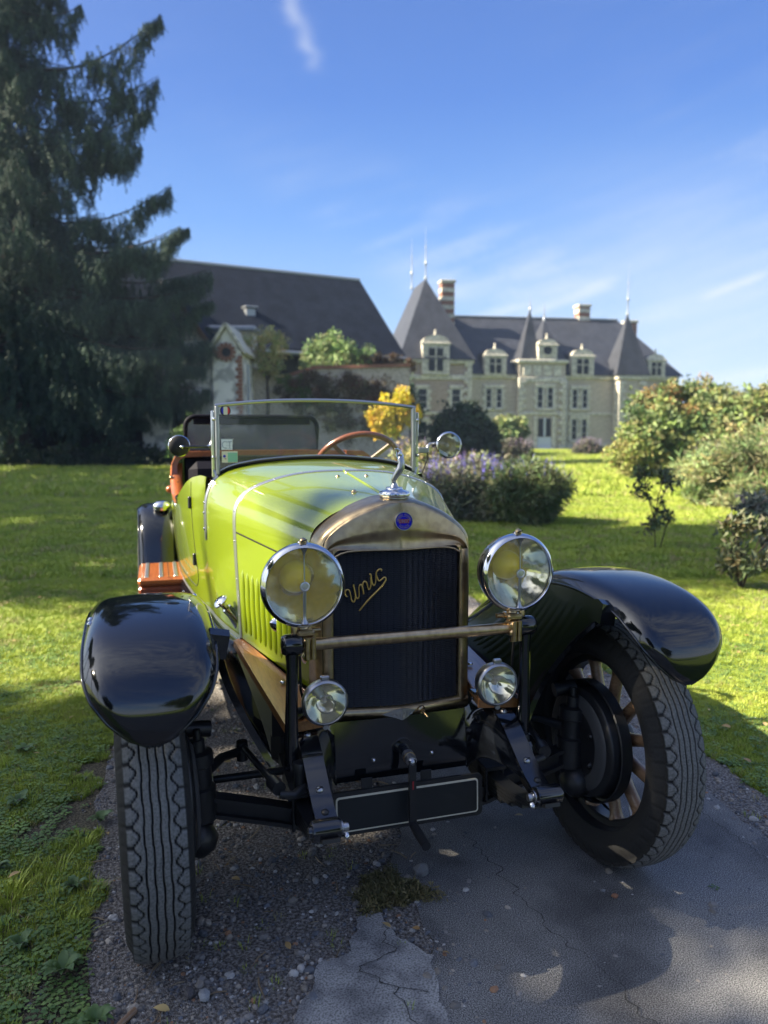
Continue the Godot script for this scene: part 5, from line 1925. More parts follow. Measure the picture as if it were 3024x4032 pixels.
	b.lathe([Vector2(0.030, 0.0), Vector2(0.026, 0.02), Vector2(0.020, 0.05), Vector2(0.020, 0.085), Vector2(0.013, 0.09), Vector2(0.013, 0.112), Vector2(0.030, 0.115), Vector2(0.032, 0.122), Vector2(0.022, 0.131), Vector2(0.0, 0.134)], Transform3D(Basis(Quaternion(Vector3.UP, Vector3(-0.62, 0.75, 0.15).normalized())), C(-0.398, 0.715, 1.0)), 20)
	obj("filler_cap", b, M.chrome, car)
	b = Mold.new()
	b.lathe([Vector2(0.0, 0.028), Vector2(0.012, 0.022), Vector2(0.024, 0.006), Vector2(0.026, 0.0)], Transform3D(Basis(Quaternion(Vector3.UP, Vector3(-0.9, 0.3, 0.3).normalized())), C(-0.322, 0.80, 0.60)), 20, 80)
	obj("latch_cone", b, M.chrome, car)
	b = Mold.new()
	b.lathe([Vector2(0.0, 0.012), Vector2(0.02, 0.010), Vector2(0.034, 0.004), Vector2(0.036, 0.0)], Transform3D(Basis(Quaternion(Vector3.UP, Vector3(-1, 0, 0.2).normalized())), C(-0.263, 0.74, 0.415)), 20, 80)
	obj("hood_badge", b, M.chrome, car)
	# wooden boards between the bonnet and the fenders
	for s in [-1.0, 1.0]:
		b = Mold.new()
		var o := [Vector3(0.235, 0.622, 0.17), Vector3(0.375, 0.617, 0.15), Vector3(0.405, 0.640, 0.55), Vector3(0.432, 0.664, 0.94), Vector3(0.402, 0.670, 0.94), Vector3(0.30, 0.648, 0.47), Vector3(0.258, 0.637, 0.31)]
		var tops := []
		var lows := []
		for q in o:
			tops.append(C(s * q.x, q.y, q.z))
			lows.append(C(s * q.x, q.y - 0.028, q.z))
		for k in range(1, 6):
			b.face([tops[0], tops[k], tops[k + 1]], Vector3.UP)
			b.face([lows[0], lows[k], lows[k + 1]], Vector3.DOWN)
		for k in 7:
			b.face([tops[k], tops[(k + 1) % 7], lows[(k + 1) % 7], lows[k]], (tops[k] - tops[0]) + Vector3(0.001, 0, 0.02))
		var board := obj("wooden_board", b, M.wood_tan, car)
		for q in [Vector3(0.28, 0.636, 0.28), Vector3(0.33, 0.644, 0.45)]:
			dome("screw", board, C(s * q.x, q.y + 0.002, q.z), Vector3.UP, 0.009, 0.004, M.chrome)
		b = Mold.new()
		b.bar([C(s * 0.235, 0.630, 0.22), C(s * 0.31, 0.628, 0.20), C(s * 0.36, 0.624, 0.17)], Vector3(0, 0, 1), 0.035, 0.008)
		var br := obj("board_bracket", b, M.black_paint, car)
		for w in [0.25, 0.30, 0.345]:
			dome("bolt", br, C(s * w, 0.634, 0.20), Vector3.UP, 0.009, 0.006, M.chrome)


func car_radiator() -> void:
	var rad := part("radiator_shell", car)
	# outline of the front face from the lower left over the arch to the lower right
	var arch := [Vector2(0, 1.238), Vector2(0.04, 1.236), Vector2(0.08, 1.224), Vector2(0.115, 1.210), Vector2(0.15, 1.193), Vector2(0.185, 1.170), Vector2(0.212, 1.147), Vector2(0.230, 1.122), Vector2(0.235, 1.095)]
	var outline := []
	for y in [0.565, 0.70, 0.85, 1.0]:
		outline.append(Vector2(-0.237, y))
	for k in range(8, 0, -1):
		outline.append(Vector2(-arch[k].x, arch[k].y))
	outline.append(arch[0])
	for k in range(1, 9):
		outline.append(arch[k])
	for y in [1.0, 0.85, 0.70, 0.565]:
		outline.append(Vector2(0.237, y))
	var fine := []
	for k in outline.size() - 1:
		for j in 3:
			fine.append((outline[k] as Vector2).cubic_interpolate(outline[k + 1], outline[maxi(k - 1, 0)], outline[mini(k + 2, outline.size() - 1)], j / 3.0))
	fine.append(outline[-1])
	# V of the front: depth grows to the sides
	var vee := func(w: float) -> float: return 0.226 + 0.165 * absf(w)
	var rows := 9
	var p := PackedVector3Array()
	var n := fine.size()
	for r in rows:
		var f := r / (rows - 1.0)
		for k in n:
			var q: Vector2 = fine[k]
			var d := Vector2(q.x, maxf(q.y - 1.05, 0.0)).normalized() if q.y > 1.05 else Vector2(signf(q.x), 0)
			var round_off := sin(minf(f * 2.2, 1.0) * PI / 2)
			var grow := 0.012 * round_off + 0.010 * f
			var back: float = lerpf(vee.call(q.x) + 0.010, 0.372, pow(f, 1.5))
			p.append(C(q.x + d.x * grow, q.y + d.y * grow * 0.7, back))
	var b := Mold.new()
	b.grid(p, n, rows, false, false, true)
	obj("wrap", b, M.brass, rad)
	# header tank face between the arch and the core opening, keeled in the middle
	p = PackedVector3Array()
	for r in 23:
		var f := r / 22.0
		for k in 63:
			var ws := lerpf(-0.235, 0.235, k / 62.0)
			var w := absf(ws)
			var lo_k := 0
			while lo_k < 7 and arch[lo_k + 1].x < w:
				lo_k += 1
			var span: float = arch[lo_k + 1].x - arch[lo_k].x
			var top: float = lerpf(arch[lo_k].y, arch[lo_k + 1].y, clampf((w - arch[lo_k].x) / maxf(span, 0.001), 0.0, 1.0))
			var corner := minf(maxf(0.0, (w - 0.185) / 0.05), 1.0)
			var low := 1.098 - 0.028 * corner * corner
			var y := lerpf(low, top, f)
			var soft := 0.226 + 0.165 * (sqrt(w * w + 0.0016) - 0.04 + 0.012)
			var swell := 0.012 * (1.0 - w / 0.3) * sin(PI * clampf(f * 0.95, 0.0, 1.0))
			var hollow := 0.010 * sin(PI * clampf(f * 2.6, 0.0, 1.0)) * (0.4 + 0.6 * w / 0.235)
			var back: float = lerpf(vee.call(w), soft, sstep(0.0, 0.45, f)) + 0.010 * f + hollow - swell * 0.4
			if r == 22:
				back = vee.call(w) + 0.010
			p.append(C(ws, y, back))
	b = Mold.new()
	b.grid(p, 63, 23, false, false, true)
	obj("header_face", b, M.brass, rad)
	for s in [-1.0, 1.0]:
		# side strip and its return into the opening
		p = PackedVector3Array()
		for r in 14:
			var y := lerpf(0.565, 1.085, r / 13.0)
			for j in 6:
				var w: float = [0.237, 0.228, 0.214, 0.207, 0.204, 0.203][j]
				var dep: float = [0.0, -0.004, -0.004, -0.001, 0.006, 0.03][j]
				p.append(C(s * w, y, vee.call(w) + dep))
		b = Mold.new()
		b.grid(p, 6, 14, false, false, s < 0)
		obj("side_strip", b, M.brass, rad)
		# bottom strip
		p = PackedVector3Array()
		for k in 16:
			var w := 0.24 * k / 15.0
			for j in 5:
				var y: float = [0.606, 0.602, 0.590, 0.572, 0.562][j]
				var dep: float = [0.02, -0.002, -0.006, -0.004, 0.02][j]
				p.append(C(s * w, y, vee.call(w) + dep))
		b = Mold.new()
		b.grid(p, 5, 16, false, false, s > 0)
		obj("bottom_strip", b, M.brass, rad)
		# filled corners of the opening
		b = Mold.new()
		for e in [[1.098, -1.0], [0.604, 1.0]]:
			var c := C(s * 0.206, e[0], vee.call(0.206) - 0.001)
			var fan := [c]
			for k in 7:
				var a := PI / 2 * k / 6.0
				var w := 0.206 - 0.024 * (1.0 - cos(a))
				var w2 := 0.182 + 0.024 * cos(a)
				fan.append(C(s * w2, e[0] + e[1] * 0.024 * (1.0 - sin(a)), vee.call(w2) - 0.001))
			for k in range(1, 7):
				b.face([fan[0], fan[k], fan[k + 1]], Vector3(0, 0, 1))
		obj("opening_corner", b, M.brass, rad)
	# beading round the opening
	b = Mold.new()
	var loop := []
	for k in 21:
		var w := lerpf(-0.203, 0.203, k / 20.0)
		loop.append(C(w, 1.096 - 0.02 * pow(absf(w) / 0.203, 8.0), vee.call(w) - 0.002))
	b.tube(loop, 0.0035, 6)
	obj("opening_bead", b, M.brass, rad)
	# the core: upright bands of wavy fins
	var core := part("radiator_core", car)
	b = Mold.new()
	for s in [-1.0, 1.0]:
		b.face([C(0, 0.58, 0.262), C(s * 0.21, 0.58, 0.295), C(s * 0.21, 1.10, 0.295), C(0, 1.10, 0.262)], Vector3(0, 0, 1))
	obj("core_backing", b, M.gap_black, core)
	var cols := 10
	var band := PackedVector3Array()
	for s in [-1.0, 1.0]:
		for c in cols:
			var w0 := 0.203 * c / cols + 0.0004
			var w1 := 0.203 * (c + 1) / cols - 0.0004
			var q := PackedVector3Array()
			var fins := 84
			for r in fins * 3 + 1:
				var y := lerpf(0.598, 1.098, r / (fins * 3.0))
				var wave: float = [0.0, -0.0065, -0.0075][r % 3]
				for j in 5:
					var f := j / 4.0
					var w := lerpf(w0, w1, f)
					var edge := 0.0014 * pow(absf(2.0 * f - 1.0), 4.0)
					q.append(C(s * w, y + 0.0009 * sin(f * TAU + c), vee.call(w) + 0.016 + wave + edge))
			b = Mold.new()
			b.grid(q, 5, fins * 3 + 1, false, false, s > 0)
			obj("fin_band", b, M.core_black, core)
	# gilt script across the left half
	var strokes := [
		[Vector2(-0.1630, 0.9550), Vector2(-0.1670, 0.9570), Vector2(-0.1700, 0.9650), Vector2(-0.1680, 0.9740), Vector2(-0.1610, 0.9770), Vector2(-0.1560, 0.9710), Vector2(-0.1530, 0.9590), Vector2(-0.1510, 0.9460), Vector2(-0.1460, 0.9380), Vector2(-0.1420, 0.9400), Vector2(-0.1400, 0.9470), Vector2(-0.1390, 0.9560)],
		[Vector2(-0.1440, 0.9920), Vector2(-0.1440, 0.9860), Vector2(-0.1410, 0.9720), Vector2(-0.1380, 0.9560), Vector2(-0.1350, 0.9500), Vector2(-0.1310, 0.9490), Vector2(-0.1280, 0.9550), Vector2(-0.1280, 0.9710), Vector2(-0.1280, 0.9830), Vector2(-0.1240, 0.9910), Vector2(-0.1190, 0.9880), Vector2(-0.1160, 0.9740), Vector2(-0.1140, 0.9610)],
		[Vector2(-0.1180, 0.9830), Vector2(-0.1160, 0.9950), Vector2(-0.1110, 1.0010), Vector2(-0.1050, 0.9960), Vector2(-0.1020, 0.9850), Vector2(-0.0990, 0.9750), Vector2(-0.0950, 0.9780), Vector2(-0.0920, 0.9890), Vector2(-0.0920, 0.9980), Vector2(-0.0930, 1.0140)],
		[Vector2(-0.0960, 1.0210), Vector2(-0.0940, 1.0230), Vector2(-0.0920, 1.0180), Vector2(-0.0910, 1.0080), Vector2(-0.0880, 0.9940), Vector2(-0.0830, 0.9870), Vector2(-0.0790, 0.9930), Vector2(-0.0770, 1.0040), Vector2(-0.0770, 1.0130), Vector2(-0.0750, 1.0280), Vector2(-0.0680, 1.0360), Vector2(-0.0620, 1.0370), Vector2(-0.0600, 1.0330), Vector2(-0.0620, 1.0320)],
		[Vector2(-0.0750, 1.0170), Vector2(-0.0720, 1.0080), Vector2(-0.0670, 1.0010), Vector2(-0.0600, 1.0050), Vector2(-0.0510, 1.0120), Vector2(-0.0470, 1.0070), Vector2(-0.0490, 0.9990), Vector2(-0.0610, 0.9820), Vector2(-0.0810, 0.9620), Vector2(-0.0990, 0.9440), Vector2(-0.1140, 0.9270), Vector2(-0.1220, 0.9170), Vector2(-0.1280, 0.9100)]]
	var script_sign := part("script_lettering", car)
	for si in strokes.size():
		var st: Array = strokes[si]
		var path := []
		var rads := []
		var m := st.size()
		for k in m - 1:
			for j in 4:
				var f := j / 4.0
				var q := (st[k] as Vector2).cubic_interpolate(st[k + 1], st[maxi(k - 1, 0)], st[mini(k + 2, m - 1)], f)
				path.append(C(q.x, q.y, vee.call(q.x) + 0.004))
				var u := (k + f) / (m - 1.0)
				rads.append(0.0024 + (0.0009 * sin(PI * clampf((u - 0.35) / 0.65, 0.0, 1.0)) if si == 4 else 0.0005 * sin(u * 9.0)))
		path.append(C(st[-1].x, st[-1].y, vee.call(st[-1].x) + 0.004))
		rads.append(0.0006 if si == 4 else 0.002)
		b = Mold.new()
		b.tube(path, rads, 8)
		obj("letter_stroke", b, M.gilt, script_sign)
	# round enamel badge
	var badge := part("badge", car)
	badge.position = C(0.004, 1.183, 0.222)
	badge.rotation = Vector3(-0.10, 0.0, 0.0)
	var face_up := Transform3D(Basis(Vector3.RIGHT, PI / 2), Vector3.ZERO)
	b = Mold.new()
	b.lathe([Vector2(0.0, 0.004), Vector2(0.0255, 0.004), Vector2(0.0255, 0.0)], face_up, 36)
	obj("enamel", b, M.enamel_blue, badge)
	b = Mold.new()
	b.lathe([Vector2(0.0255, 0.003), Vector2(0.0262, 0.0055), Vector2(0.0280, 0.0055), Vector2(0.029, 0.002), Vector2(0.029, -0.012)], face_up, 36)
	obj("badge_rim", b, M.dull_steel, badge)
	b = Mold.new()
	var ring := []
	for k in 28:
		ring.append(Vector3(0.0150 * cos(TAU * k / 28.0), 0.0150 * sin(TAU * k / 28.0), 0.0042))
	b.tube(ring, 0.0006, 5, false, true)
	obj("badge_ring", b, M.letter_bronze, badge)
	b = Mold.new()
	b.box(Vector3(0, 0.0, 0.0043), Vector3(0.033, 0.0125, 0.0015), 0.0006)
	obj("badge_bar", b, M.enamel_red, badge)
	letters("UNIC", badge, Vector3(0, 0.0, 0.0052), 0.0105, M.letter_bronze)
	ring_text("GEORGES RICHARD", badge, 0.0202, 0.0042, 3.05, 0.10, 0.0058)
	ring_text("PUTEAUX", badge, 0.0202, 0.0042, 3.95, 5.50, 0.0058)
	# verdigris speck, ornament and pin of the bottom strip
	dome("verdigris_speck", car, C(0.016, 1.145, 0.233), Vector3(0, 0, 1), 0.003, 0.001, M.zinc)
	b = Mold.new()
	b.slab(PackedVector2Array([Vector2(-0.062, 0.0), Vector2(-0.02, 0.014), Vector2(0.0, 0.017)]) + PackedVector2Array([Vector2(0.0, -0.020), Vector2(-0.02, -0.012)]), 0.004, Transform3D(Basis(Vector3.UP, -0.163), C(0, 0.585, 0.217)))
	b.slab(PackedVector2Array([Vector2(0.0, 0.017), Vector2(0.02, 0.014), Vector2(0.045, 0.006), Vector2(0.02, -0.012), Vector2(0.0, -0.020)]), 0.004, Transform3D(Basis(Vector3.UP, 0.163), C(0, 0.585, 0.217)))
	var orn := obj("maker_plaque", b, M.dull_steel, car)
	for k in 6:
		var g := Mold.new()
		var sx := -1.0 if k < 3 else 1.0
		var kk := k % 3
		g.tube([C(sx * (0.006 + kk * 0.011), 0.593 - kk * 0.002, 0.2125 + 0.0018 * kk), C(sx * (0.010 + kk * 0.011), 0.584, 0.2115 + 0.0018 * kk), C(sx * (0.005 + kk * 0.010), 0.576 + kk * 0.003, 0.2125 + 0.0018 * kk)], 0.0014, 5)
		obj("scroll", g, M.dull_steel, orn)
	b = Mold.new()
	b.lathe([Vector2(0.014, 0.0), Vector2(0.0145, 0.006), Vector2(0.010, 0.010), Vector2(0.005, 0.008), Vector2(0.004, 0.018), Vector2(0.0025, 0.045), Vector2(0.0, 0.046)], Transform3D(Basis(Quaternion(Vector3.UP, Vector3(0.2, -0.25, 1).normalized())), C(0.066, 0.587, 0.233)), 18)
	obj("drain_pin", b, M.brass_bright, car)
	# filler cap with scalloped rim, and the figure on it
	b = Mold.new()
	b.lathe([Vector2(0.040, 0.0), Vector2(0.040, 0.012), Vector2(0.036, 0.014)], Transform3D(Basis(), C(0, 1.238, 0.300)), 32)
	obj("cap_neck", b, M.dull_steel, car)
	b = Mold.new()
	var pr := [Vector2(0.034, 0.010), Vector2(0.046, 0.014), Vector2(0.049, 0.021), Vector2(0.046, 0.029), Vector2(0.034, 0.034), Vector2(0.026, 0.0355), Vector2(0.0265, 0.041), Vector2(0.025, 0.0435), Vector2(0.0, 0.0445)]
	var q := PackedVector3Array()
	for r in pr.size():
		for k in 64:
			var a := TAU * k / 64.0
			var scallop := 1.0 - (0.07 * maxf(0.0, cos(a * 10.0)) if r in [1, 2, 3] else 0.0)
			q.append(Vector3(pr[r].x * scallop * cos(a), pr[r].y, pr[r].x * scallop * sin(a)))
	b.x = Transform3D(Basis(), C(0, 1.238, 0.300))
	b.grid(q, 64, pr.size(), true, false, true)
	obj("radiator_cap", b, M.chrome, car)
	mascot()


func letters(what: String, parent: Node, at: Vector3, size: float, m: Material, depth := 0.0008, turn := Basis(), bold := true) -> MeshInstance3D:
	var t := TextMesh.new()
	var f := SystemFont.new()
	f.font_names = PackedStringArray(["Droid Sans"])
	if bold:
		f.font_weight = 700
	t.font = f
	t.text = what
	t.font_size = 32
	t.pixel_size = size / 24.0
	t.depth = depth
	t.curve_step = 2.0
	return inst("lettering", t, m, parent, Transform3D(turn, at))


func ring_text(what: String, parent: Node, r: float, z: float, a0: float, a1: float, size: float) -> void:
	var n := what.length()
	var below := a1 > a0
	for k in n:
		if what[k] == " ":
			continue
		var a := lerpf(a0, a1, k / (n - 1.0))
		var turn := Basis(Vector3(0, 0, 1), a + (PI / 2 if below else -PI / 2))
		letters(what[k], parent, Vector3(r * cos(a), r * sin(a), z), size, M.letter_bronze, 0.0006, turn)


func mascot() -> void:
	# a small slender figure leaning forward with the arms raised, in worn chrome
	var m := part("mascot", car)
	m.position = C(0.0, 1.282, 0.300)
	var b := Mold.new()
	b.lathe([Vector2(0.013, 0.0), Vector2(0.010, 0.006), Vector2(0.007, 0.012), Vector2(0.0, 0.013)], Transform3D(), 14)
	b.tube([Vector3(0.0, 0.008, 0.0), Vector3(-0.003, 0.020, 0.002), Vector3(0.002, 0.033, 0.006), Vector3(0.010, 0.048, 0.012), Vector3(0.016, 0.060, 0.016), Vector3(0.018, 0.074, 0.016), Vector3(0.015, 0.086, 0.014), Vector3(0.013, 0.094, 0.013)], [0.007, 0.008, 0.0095, 0.012, 0.0125, 0.010, 0.0115, 0.005], 12)
	obj("body", b, M.dull_steel, m)
	b = Mold.new()
	b.lathe([Vector2(0.0, 0.016), Vector2(0.005, 0.014), Vector2(0.0068, 0.008), Vector2(0.005, 0.001), Vector2(0.0, 0.0)], Transform3D(Basis(), Vector3(0.013, 0.093, 0.013)), 12, 80)
	obj("head", b, M.chrome, m)
	for s in [-1.0, 1.0]:
		b = Mold.new()
		b.tube([Vector3(0.014 + s * 0.006, 0.085, 0.013), Vector3(0.013 + s * 0.010, 0.097, 0.010), Vector3(0.008 + s * 0.007, 0.110, 0.010), Vector3(0.003 + s * 0.002, 0.118, 0.012)], [0.0048, 0.0042, 0.0036, 0.003], 8)
		obj("arm", b, M.chrome, m)
	b = Mold.new()
	b.slab(PackedVector2Array([Vector2(0.004, 0.030), Vector2(0.010, 0.040), Vector2(0.028, 0.062), Vector2(0.027, 0.078), Vector2(0.019, 0.076), Vector2(0.012, 0.058)]), 0.006, Transform3D(Basis(), Vector3(0, 0, 0.008)))
	obj("cloak", b, M.dull_steel, m)


func car_windscreen() -> void:
	var ws := part("windscreen", car)
	var B := 1.357
	for s in [-1.0, 1.0]:
		var b := Mold.new()
		b.box(C(s * 0.438, 1.415, B), Vector3(0.017, 0.29, 0.022), 0.004)
		obj("side_frame", b, M.dull_steel, ws)
		b = Mold.new()
		b.box(C(s * 0.456, 1.40, B + 0.004), Vector3(0.014, 0.28, 0.014), 0.003)
		obj("stanchion", b, M.chrome, ws)
		dome("thumb_nut", ws, C(s * 0.452, 1.505, B - 0.014), Vector3(0, 0, 1), 0.008, 0.010, M.chrome)
		dome("thumb_nut", ws, C(s * 0.458, 1.345, B - 0.010), Vector3(0, 0, 1), 0.007, 0.008, M.chrome)
		# stanchion foot running down the scuttle
		b = Mold.new()
		var p := PackedVector3Array()
		for k in 33:
			var f := k / 32.0
			var t := lerpf(5.7, 8.9, f)
			var bb := 1.362 + 0.004 * sin(f * 3.0)
			var hw := lerpf(0.009, 0.013, sstep(0.0, 0.4, f)) * (1.0 - 0.55 * sstep(0.93, 1.0, f))
			for j in 4:
				var e: float = [0.0, 0.007, 0.007, 0.0][j]
				var o: float = [-1.0, -0.85, 0.85, 1.0][j] * hw
				p.append(mirror(shell_at(minf(bb, B_SCREEN) + o - 0.012, t, 0.0005 + e), s))
		b.grid(p, 4, 33, false, false, s > 0)
		b.tube([C(s * 0.456, 1.29, B + 0.004), C(s * 0.447, 1.275, B), mirror(shell_at(1.35, 5.8, 0.004), s)], [0.008, 0.008, 0.007], 8)
		var foot := obj("stanchion_foot", b, M.dull_steel, ws)
		for t in [6.6, 7.75, 8.15, 8.6]:
			dome("bolt", foot, mirror(shell_at(1.352, t, 0.007), s), mirror(shell_at(1.352, t, 1.0) - shell_at(1.352, t, 0.0), s), 0.0065, 0.006, M.chrome)
	# arched top rail and the dark seal along the scuttle
	var b := Mold.new()
	var path := []
	for k in 25:
		var w := lerpf(-0.446, 0.446, k / 24.0)
		path.append(C(w, 1.588 - 0.028 * pow(absf(w) / 0.446, 2.2), B))
	b.tube(path, 0.0085, 10)
	obj("top_rail", b, M.dull_steel, ws)
	b = Mold.new()
	path = []
	for k in 41:
		var w := lerpf(-0.440, 0.440, k / 40.0)
		path.append(C(w, screen_foot(w) + 0.004, B))
	b.tube(path, 0.0085, 8)
	obj("bottom_seal", b, M.gap_black, ws)
	b = Mold.new()
	path = []
	for k in 41:
		var w := lerpf(-0.432, 0.432, k / 40.0)
		path.append(C(w, screen_foot(w) + 0.013, B - 0.001))
	b.tube(path, 0.004, 8)
	obj("bottom_frame", b, M.dull_steel, ws)
	b = Mold.new()
	var p := PackedVector3Array()
	for r in 2:
		for k in 33:
			var w := lerpf(-0.432, 0.432, k / 32.0)
			p.append(C(w, screen_foot(w) + 0.012 if r == 0 else 1.582 - 0.028 * pow(absf(w) / 0.446, 2.2), B))
	b.grid(p, 33, 2, false, false, true)
	obj("screen_pane", b, M.screen_glass, ws)
	# tricolour disc and the two paper vignettes inside the glass, bottom left
	var disc := part("tricolour_disc", ws)
	disc.position = C(-0.402, 1.540, B - 0.006)
	var up := Transform3D(Basis(Vector3.RIGHT, PI / 2), Vector3.ZERO)
	b = Mold.new()
	b.lathe([Vector2(0.0, 0.001), Vector2(0.021, 0.001), Vector2(0.022, -0.002)], up, 28)
	obj("disc_rim", b, M.gap_black, disc)
	for k in 3:
		var ol := PackedVector2Array()
		var x0: float = [-0.0178, -0.0085, 0.0085][k]
		var x1: float = [-0.0085, 0.0085, 0.0178][k]
		for j in 9:
			var xx := lerpf(x0, x1, j / 8.0)
			ol.append(Vector2(xx, -sqrt(maxf(0.0178 * 0.0178 - xx * xx, 1e-8))))
		for j in 9:
			var xx := lerpf(x1, x0, j / 8.0)
			ol.append(Vector2(xx, sqrt(maxf(0.0178 * 0.0178 - xx * xx, 1e-8)) + 1e-5))
		b = Mold.new()
		b.slab(ol, 0.0014, Transform3D(Basis(), Vector3(0, 0, 0.0014)))
		obj("disc_band", b, [M.flag_blue, M.paper_cream, M.flag_red][k], disc)
	var vig := part("inspection_sticker", ws)
	vig.position = C(-0.399, 1.398, B - 0.004)
	b = Mold.new()
	b.box(Vector3(0, 0, 0), Vector3(0.046, 0.044, 0.0012))
	obj("sheet", b, M.paper_white, vig)
	b = Mold.new()
	b.box(Vector3(0.002, 0.022, -0.0009), Vector3(0.052, 0.006, 0.001))
	b.box(Vector3(0.024, 0.012, -0.0009), Vector3(0.004, 0.02, 0.001))
	obj("sleeve", b, M.dull_steel, vig)
	letters("CT", vig, Vector3(0.0, -0.002, 0.0012), 0.030, M.paper_grey, 0.0006, Basis(), false)
	for k in 3:
		b = Mold.new()
		b.box(Vector3(0.006, [0.008, -0.004, -0.017][k], 0.0013), Vector3([0.022, 0.018, 0.030][k], 0.0012, 0.0004))
		obj("print_line", b, M.paper_grey, vig)
	var ins := part("insurance_sticker", ws)
	ins.position = C(-0.388, 1.346, B - 0.004)
	b = Mold.new()
	b.box(Vector3(0, 0, 0), Vector3(0.066, 0.048, 0.0012))
	obj("sheet", b, M.paper_cream, ins)
	b = Mold.new()
	b.box(Vector3(0.012, -0.002, 0.0011), Vector3(0.040, 0.040, 0.001))
	obj("green_slip", b, M.paper_green, ins)
	b = Mold.new()
	var hexa := PackedVector2Array()
	for k in 6:
		hexa.append(Vector2(0.0065 * cos(TAU * k / 6.0), 0.0065 * sin(TAU * k / 6.0)))
	b.slab(hexa, 0.001, Transform3D(Basis(), Vector3(-0.022, 0.003, 0.0011)))
	obj("hexagon_mark", b, M.flag_blue, ins)
	b = Mold.new()
	b.box(Vector3(-0.018, -0.008, 0.001), Vector3(0.008, 0.003, 0.001))
	obj("red_mark", b, M.red_mark, ins)
	for k in 5:
		b = Mold.new()
		b.box(Vector3(0.013, 0.014 - 0.008 * k, 0.0018), Vector3(0.024 + 0.006 * (k % 2), 0.0012, 0.0004))
		obj("print_line", b, M.paper_grey, ins)


func screen_foot(w: float) -> float:
	var t := 0.0
	while t < 7.0 and on_curve(sec_screen, t).x < absf(w):
		t += 0.05
	return on_curve(sec_screen, t).y + 0.002


# ---------------------------------------------------------------- wheels
const WHEEL_R := 0.41
const WHEEL_W := 0.748
const WHEEL_B := 0.245


func tyre_mesh(fine: bool) -> ArrayMesh:
	# spun round the x axis; profile from the inner bead over the tread to the outer bead
	var prof := []      # (x, radius, kind) kind 1 on the tread
	for k in 15:
		var a := PI * (0.5 + 0.5 * k / 14.0)     # inner wall
		prof.append(Vector3(-0.066 - 0.021 * sin(PI * k / 14.0), lerpf(0.292, 0.388, k / 14.0), 0.0))
	var cols := 96 if fine else 12
	for k in cols + 1:
		var f := k / float(cols)
		var xx := lerpf(-0.071, 0.071, f)
		prof.append(Vector3(xx, 0.4095 - 0.013 * pow(absf(xx) / 0.071, 3.0), 1.0))
	for k in 15:
		prof.append(Vector3(0.066 + 0.021 * sin(PI * (1.0 - k / 14.0)), lerpf(0.388, 0.292, k / 14.0), 0.0))
	var n := prof.size()
	var pitches := 52
	var segs := pitches * 9 if fine else 72
	var p := PackedVector3Array()
	var cols_out := PackedColorArray()
	var black := Color(0.016, 0.016, 0.017)
	var wall := Color(0.021, 0.021, 0.022)
	var dusty := Color(0.205, 0.208, 0.205)
	for sgm in segs:
		var th := TAU * sgm / segs
		var u := fposmod(float(sgm) / segs * pitches, 1.0)
		var tri := absf(2.0 * u - 1.0) * 2.0 - 1.0       # -1..1 zigzag
		var tri2 := absf(2.0 * fposmod(u * 0.5 + floorf(float(sgm) / segs * pitches) * 0.5, 1.0) - 1.0) * 2.0 - 1.0
		for k in n:
			var q: Vector3 = prof[k]
			var r := q.y
			var c := wall
			if q.z > 0.5:
				c = dusty
				if fine:
					var dig := 0.0
					for g in [-0.0285, -0.0095, 0.0095, 0.0285]:
						var d := absf(q.x - g - 0.0011 * signf(tri2) * minf(1.0, absf(tri2) * 5.0))
						dig = maxf(dig, 1.0 - sstep(0.0012, 0.0026, d))
					# shoulder: a scalloped groove and a slit at every point of it
					var ax := absf(q.x)
					var ph := u if q.x > 0.0 else fposmod(u + 0.5, 1.0)
					var zz := 0.0475 + 0.0075 * cos(TAU * ph)
					dig = maxf(dig, 1.0 - sstep(0.0016, 0.0032, absf(ax - zz)))
					if ax > zz:
						var e := minf(ph, 1.0 - ph)
						dig = maxf(dig, (1.0 - sstep(0.045, 0.095, e)))
					r -= 0.0065 * dig
					c = dusty.lerp(black, minf(1.0, dig * 1.3))
					c = c.lerp(wall, sstep(0.0665, 0.0705, ax))
			elif fine and r > 0.345:
				# slits run on down the upper sidewall
				var ph := u if q.x > 0.0 else fposmod(u + 0.5, 1.0)
				var e := minf(ph, 1.0 - ph)
				r -= 0.0
				var dig := (1.0 - sstep(0.05, 0.12, e)) * sstep(0.345, 0.372, r)
				p.append(Vector3(q.x * (1.0 - 0.035 * dig), r * cos(th), r * sin(th)))
				cols_out.append(wall.lerp(black, dig))
				continue
			p.append(Vector3(q.x, r * cos(th), r * sin(th)))
			cols_out.append(c)
	var b := Mold.new()
	b.colored = true
	b.grid(p, n, segs, false, true, false, cols_out)
	return b.mesh()


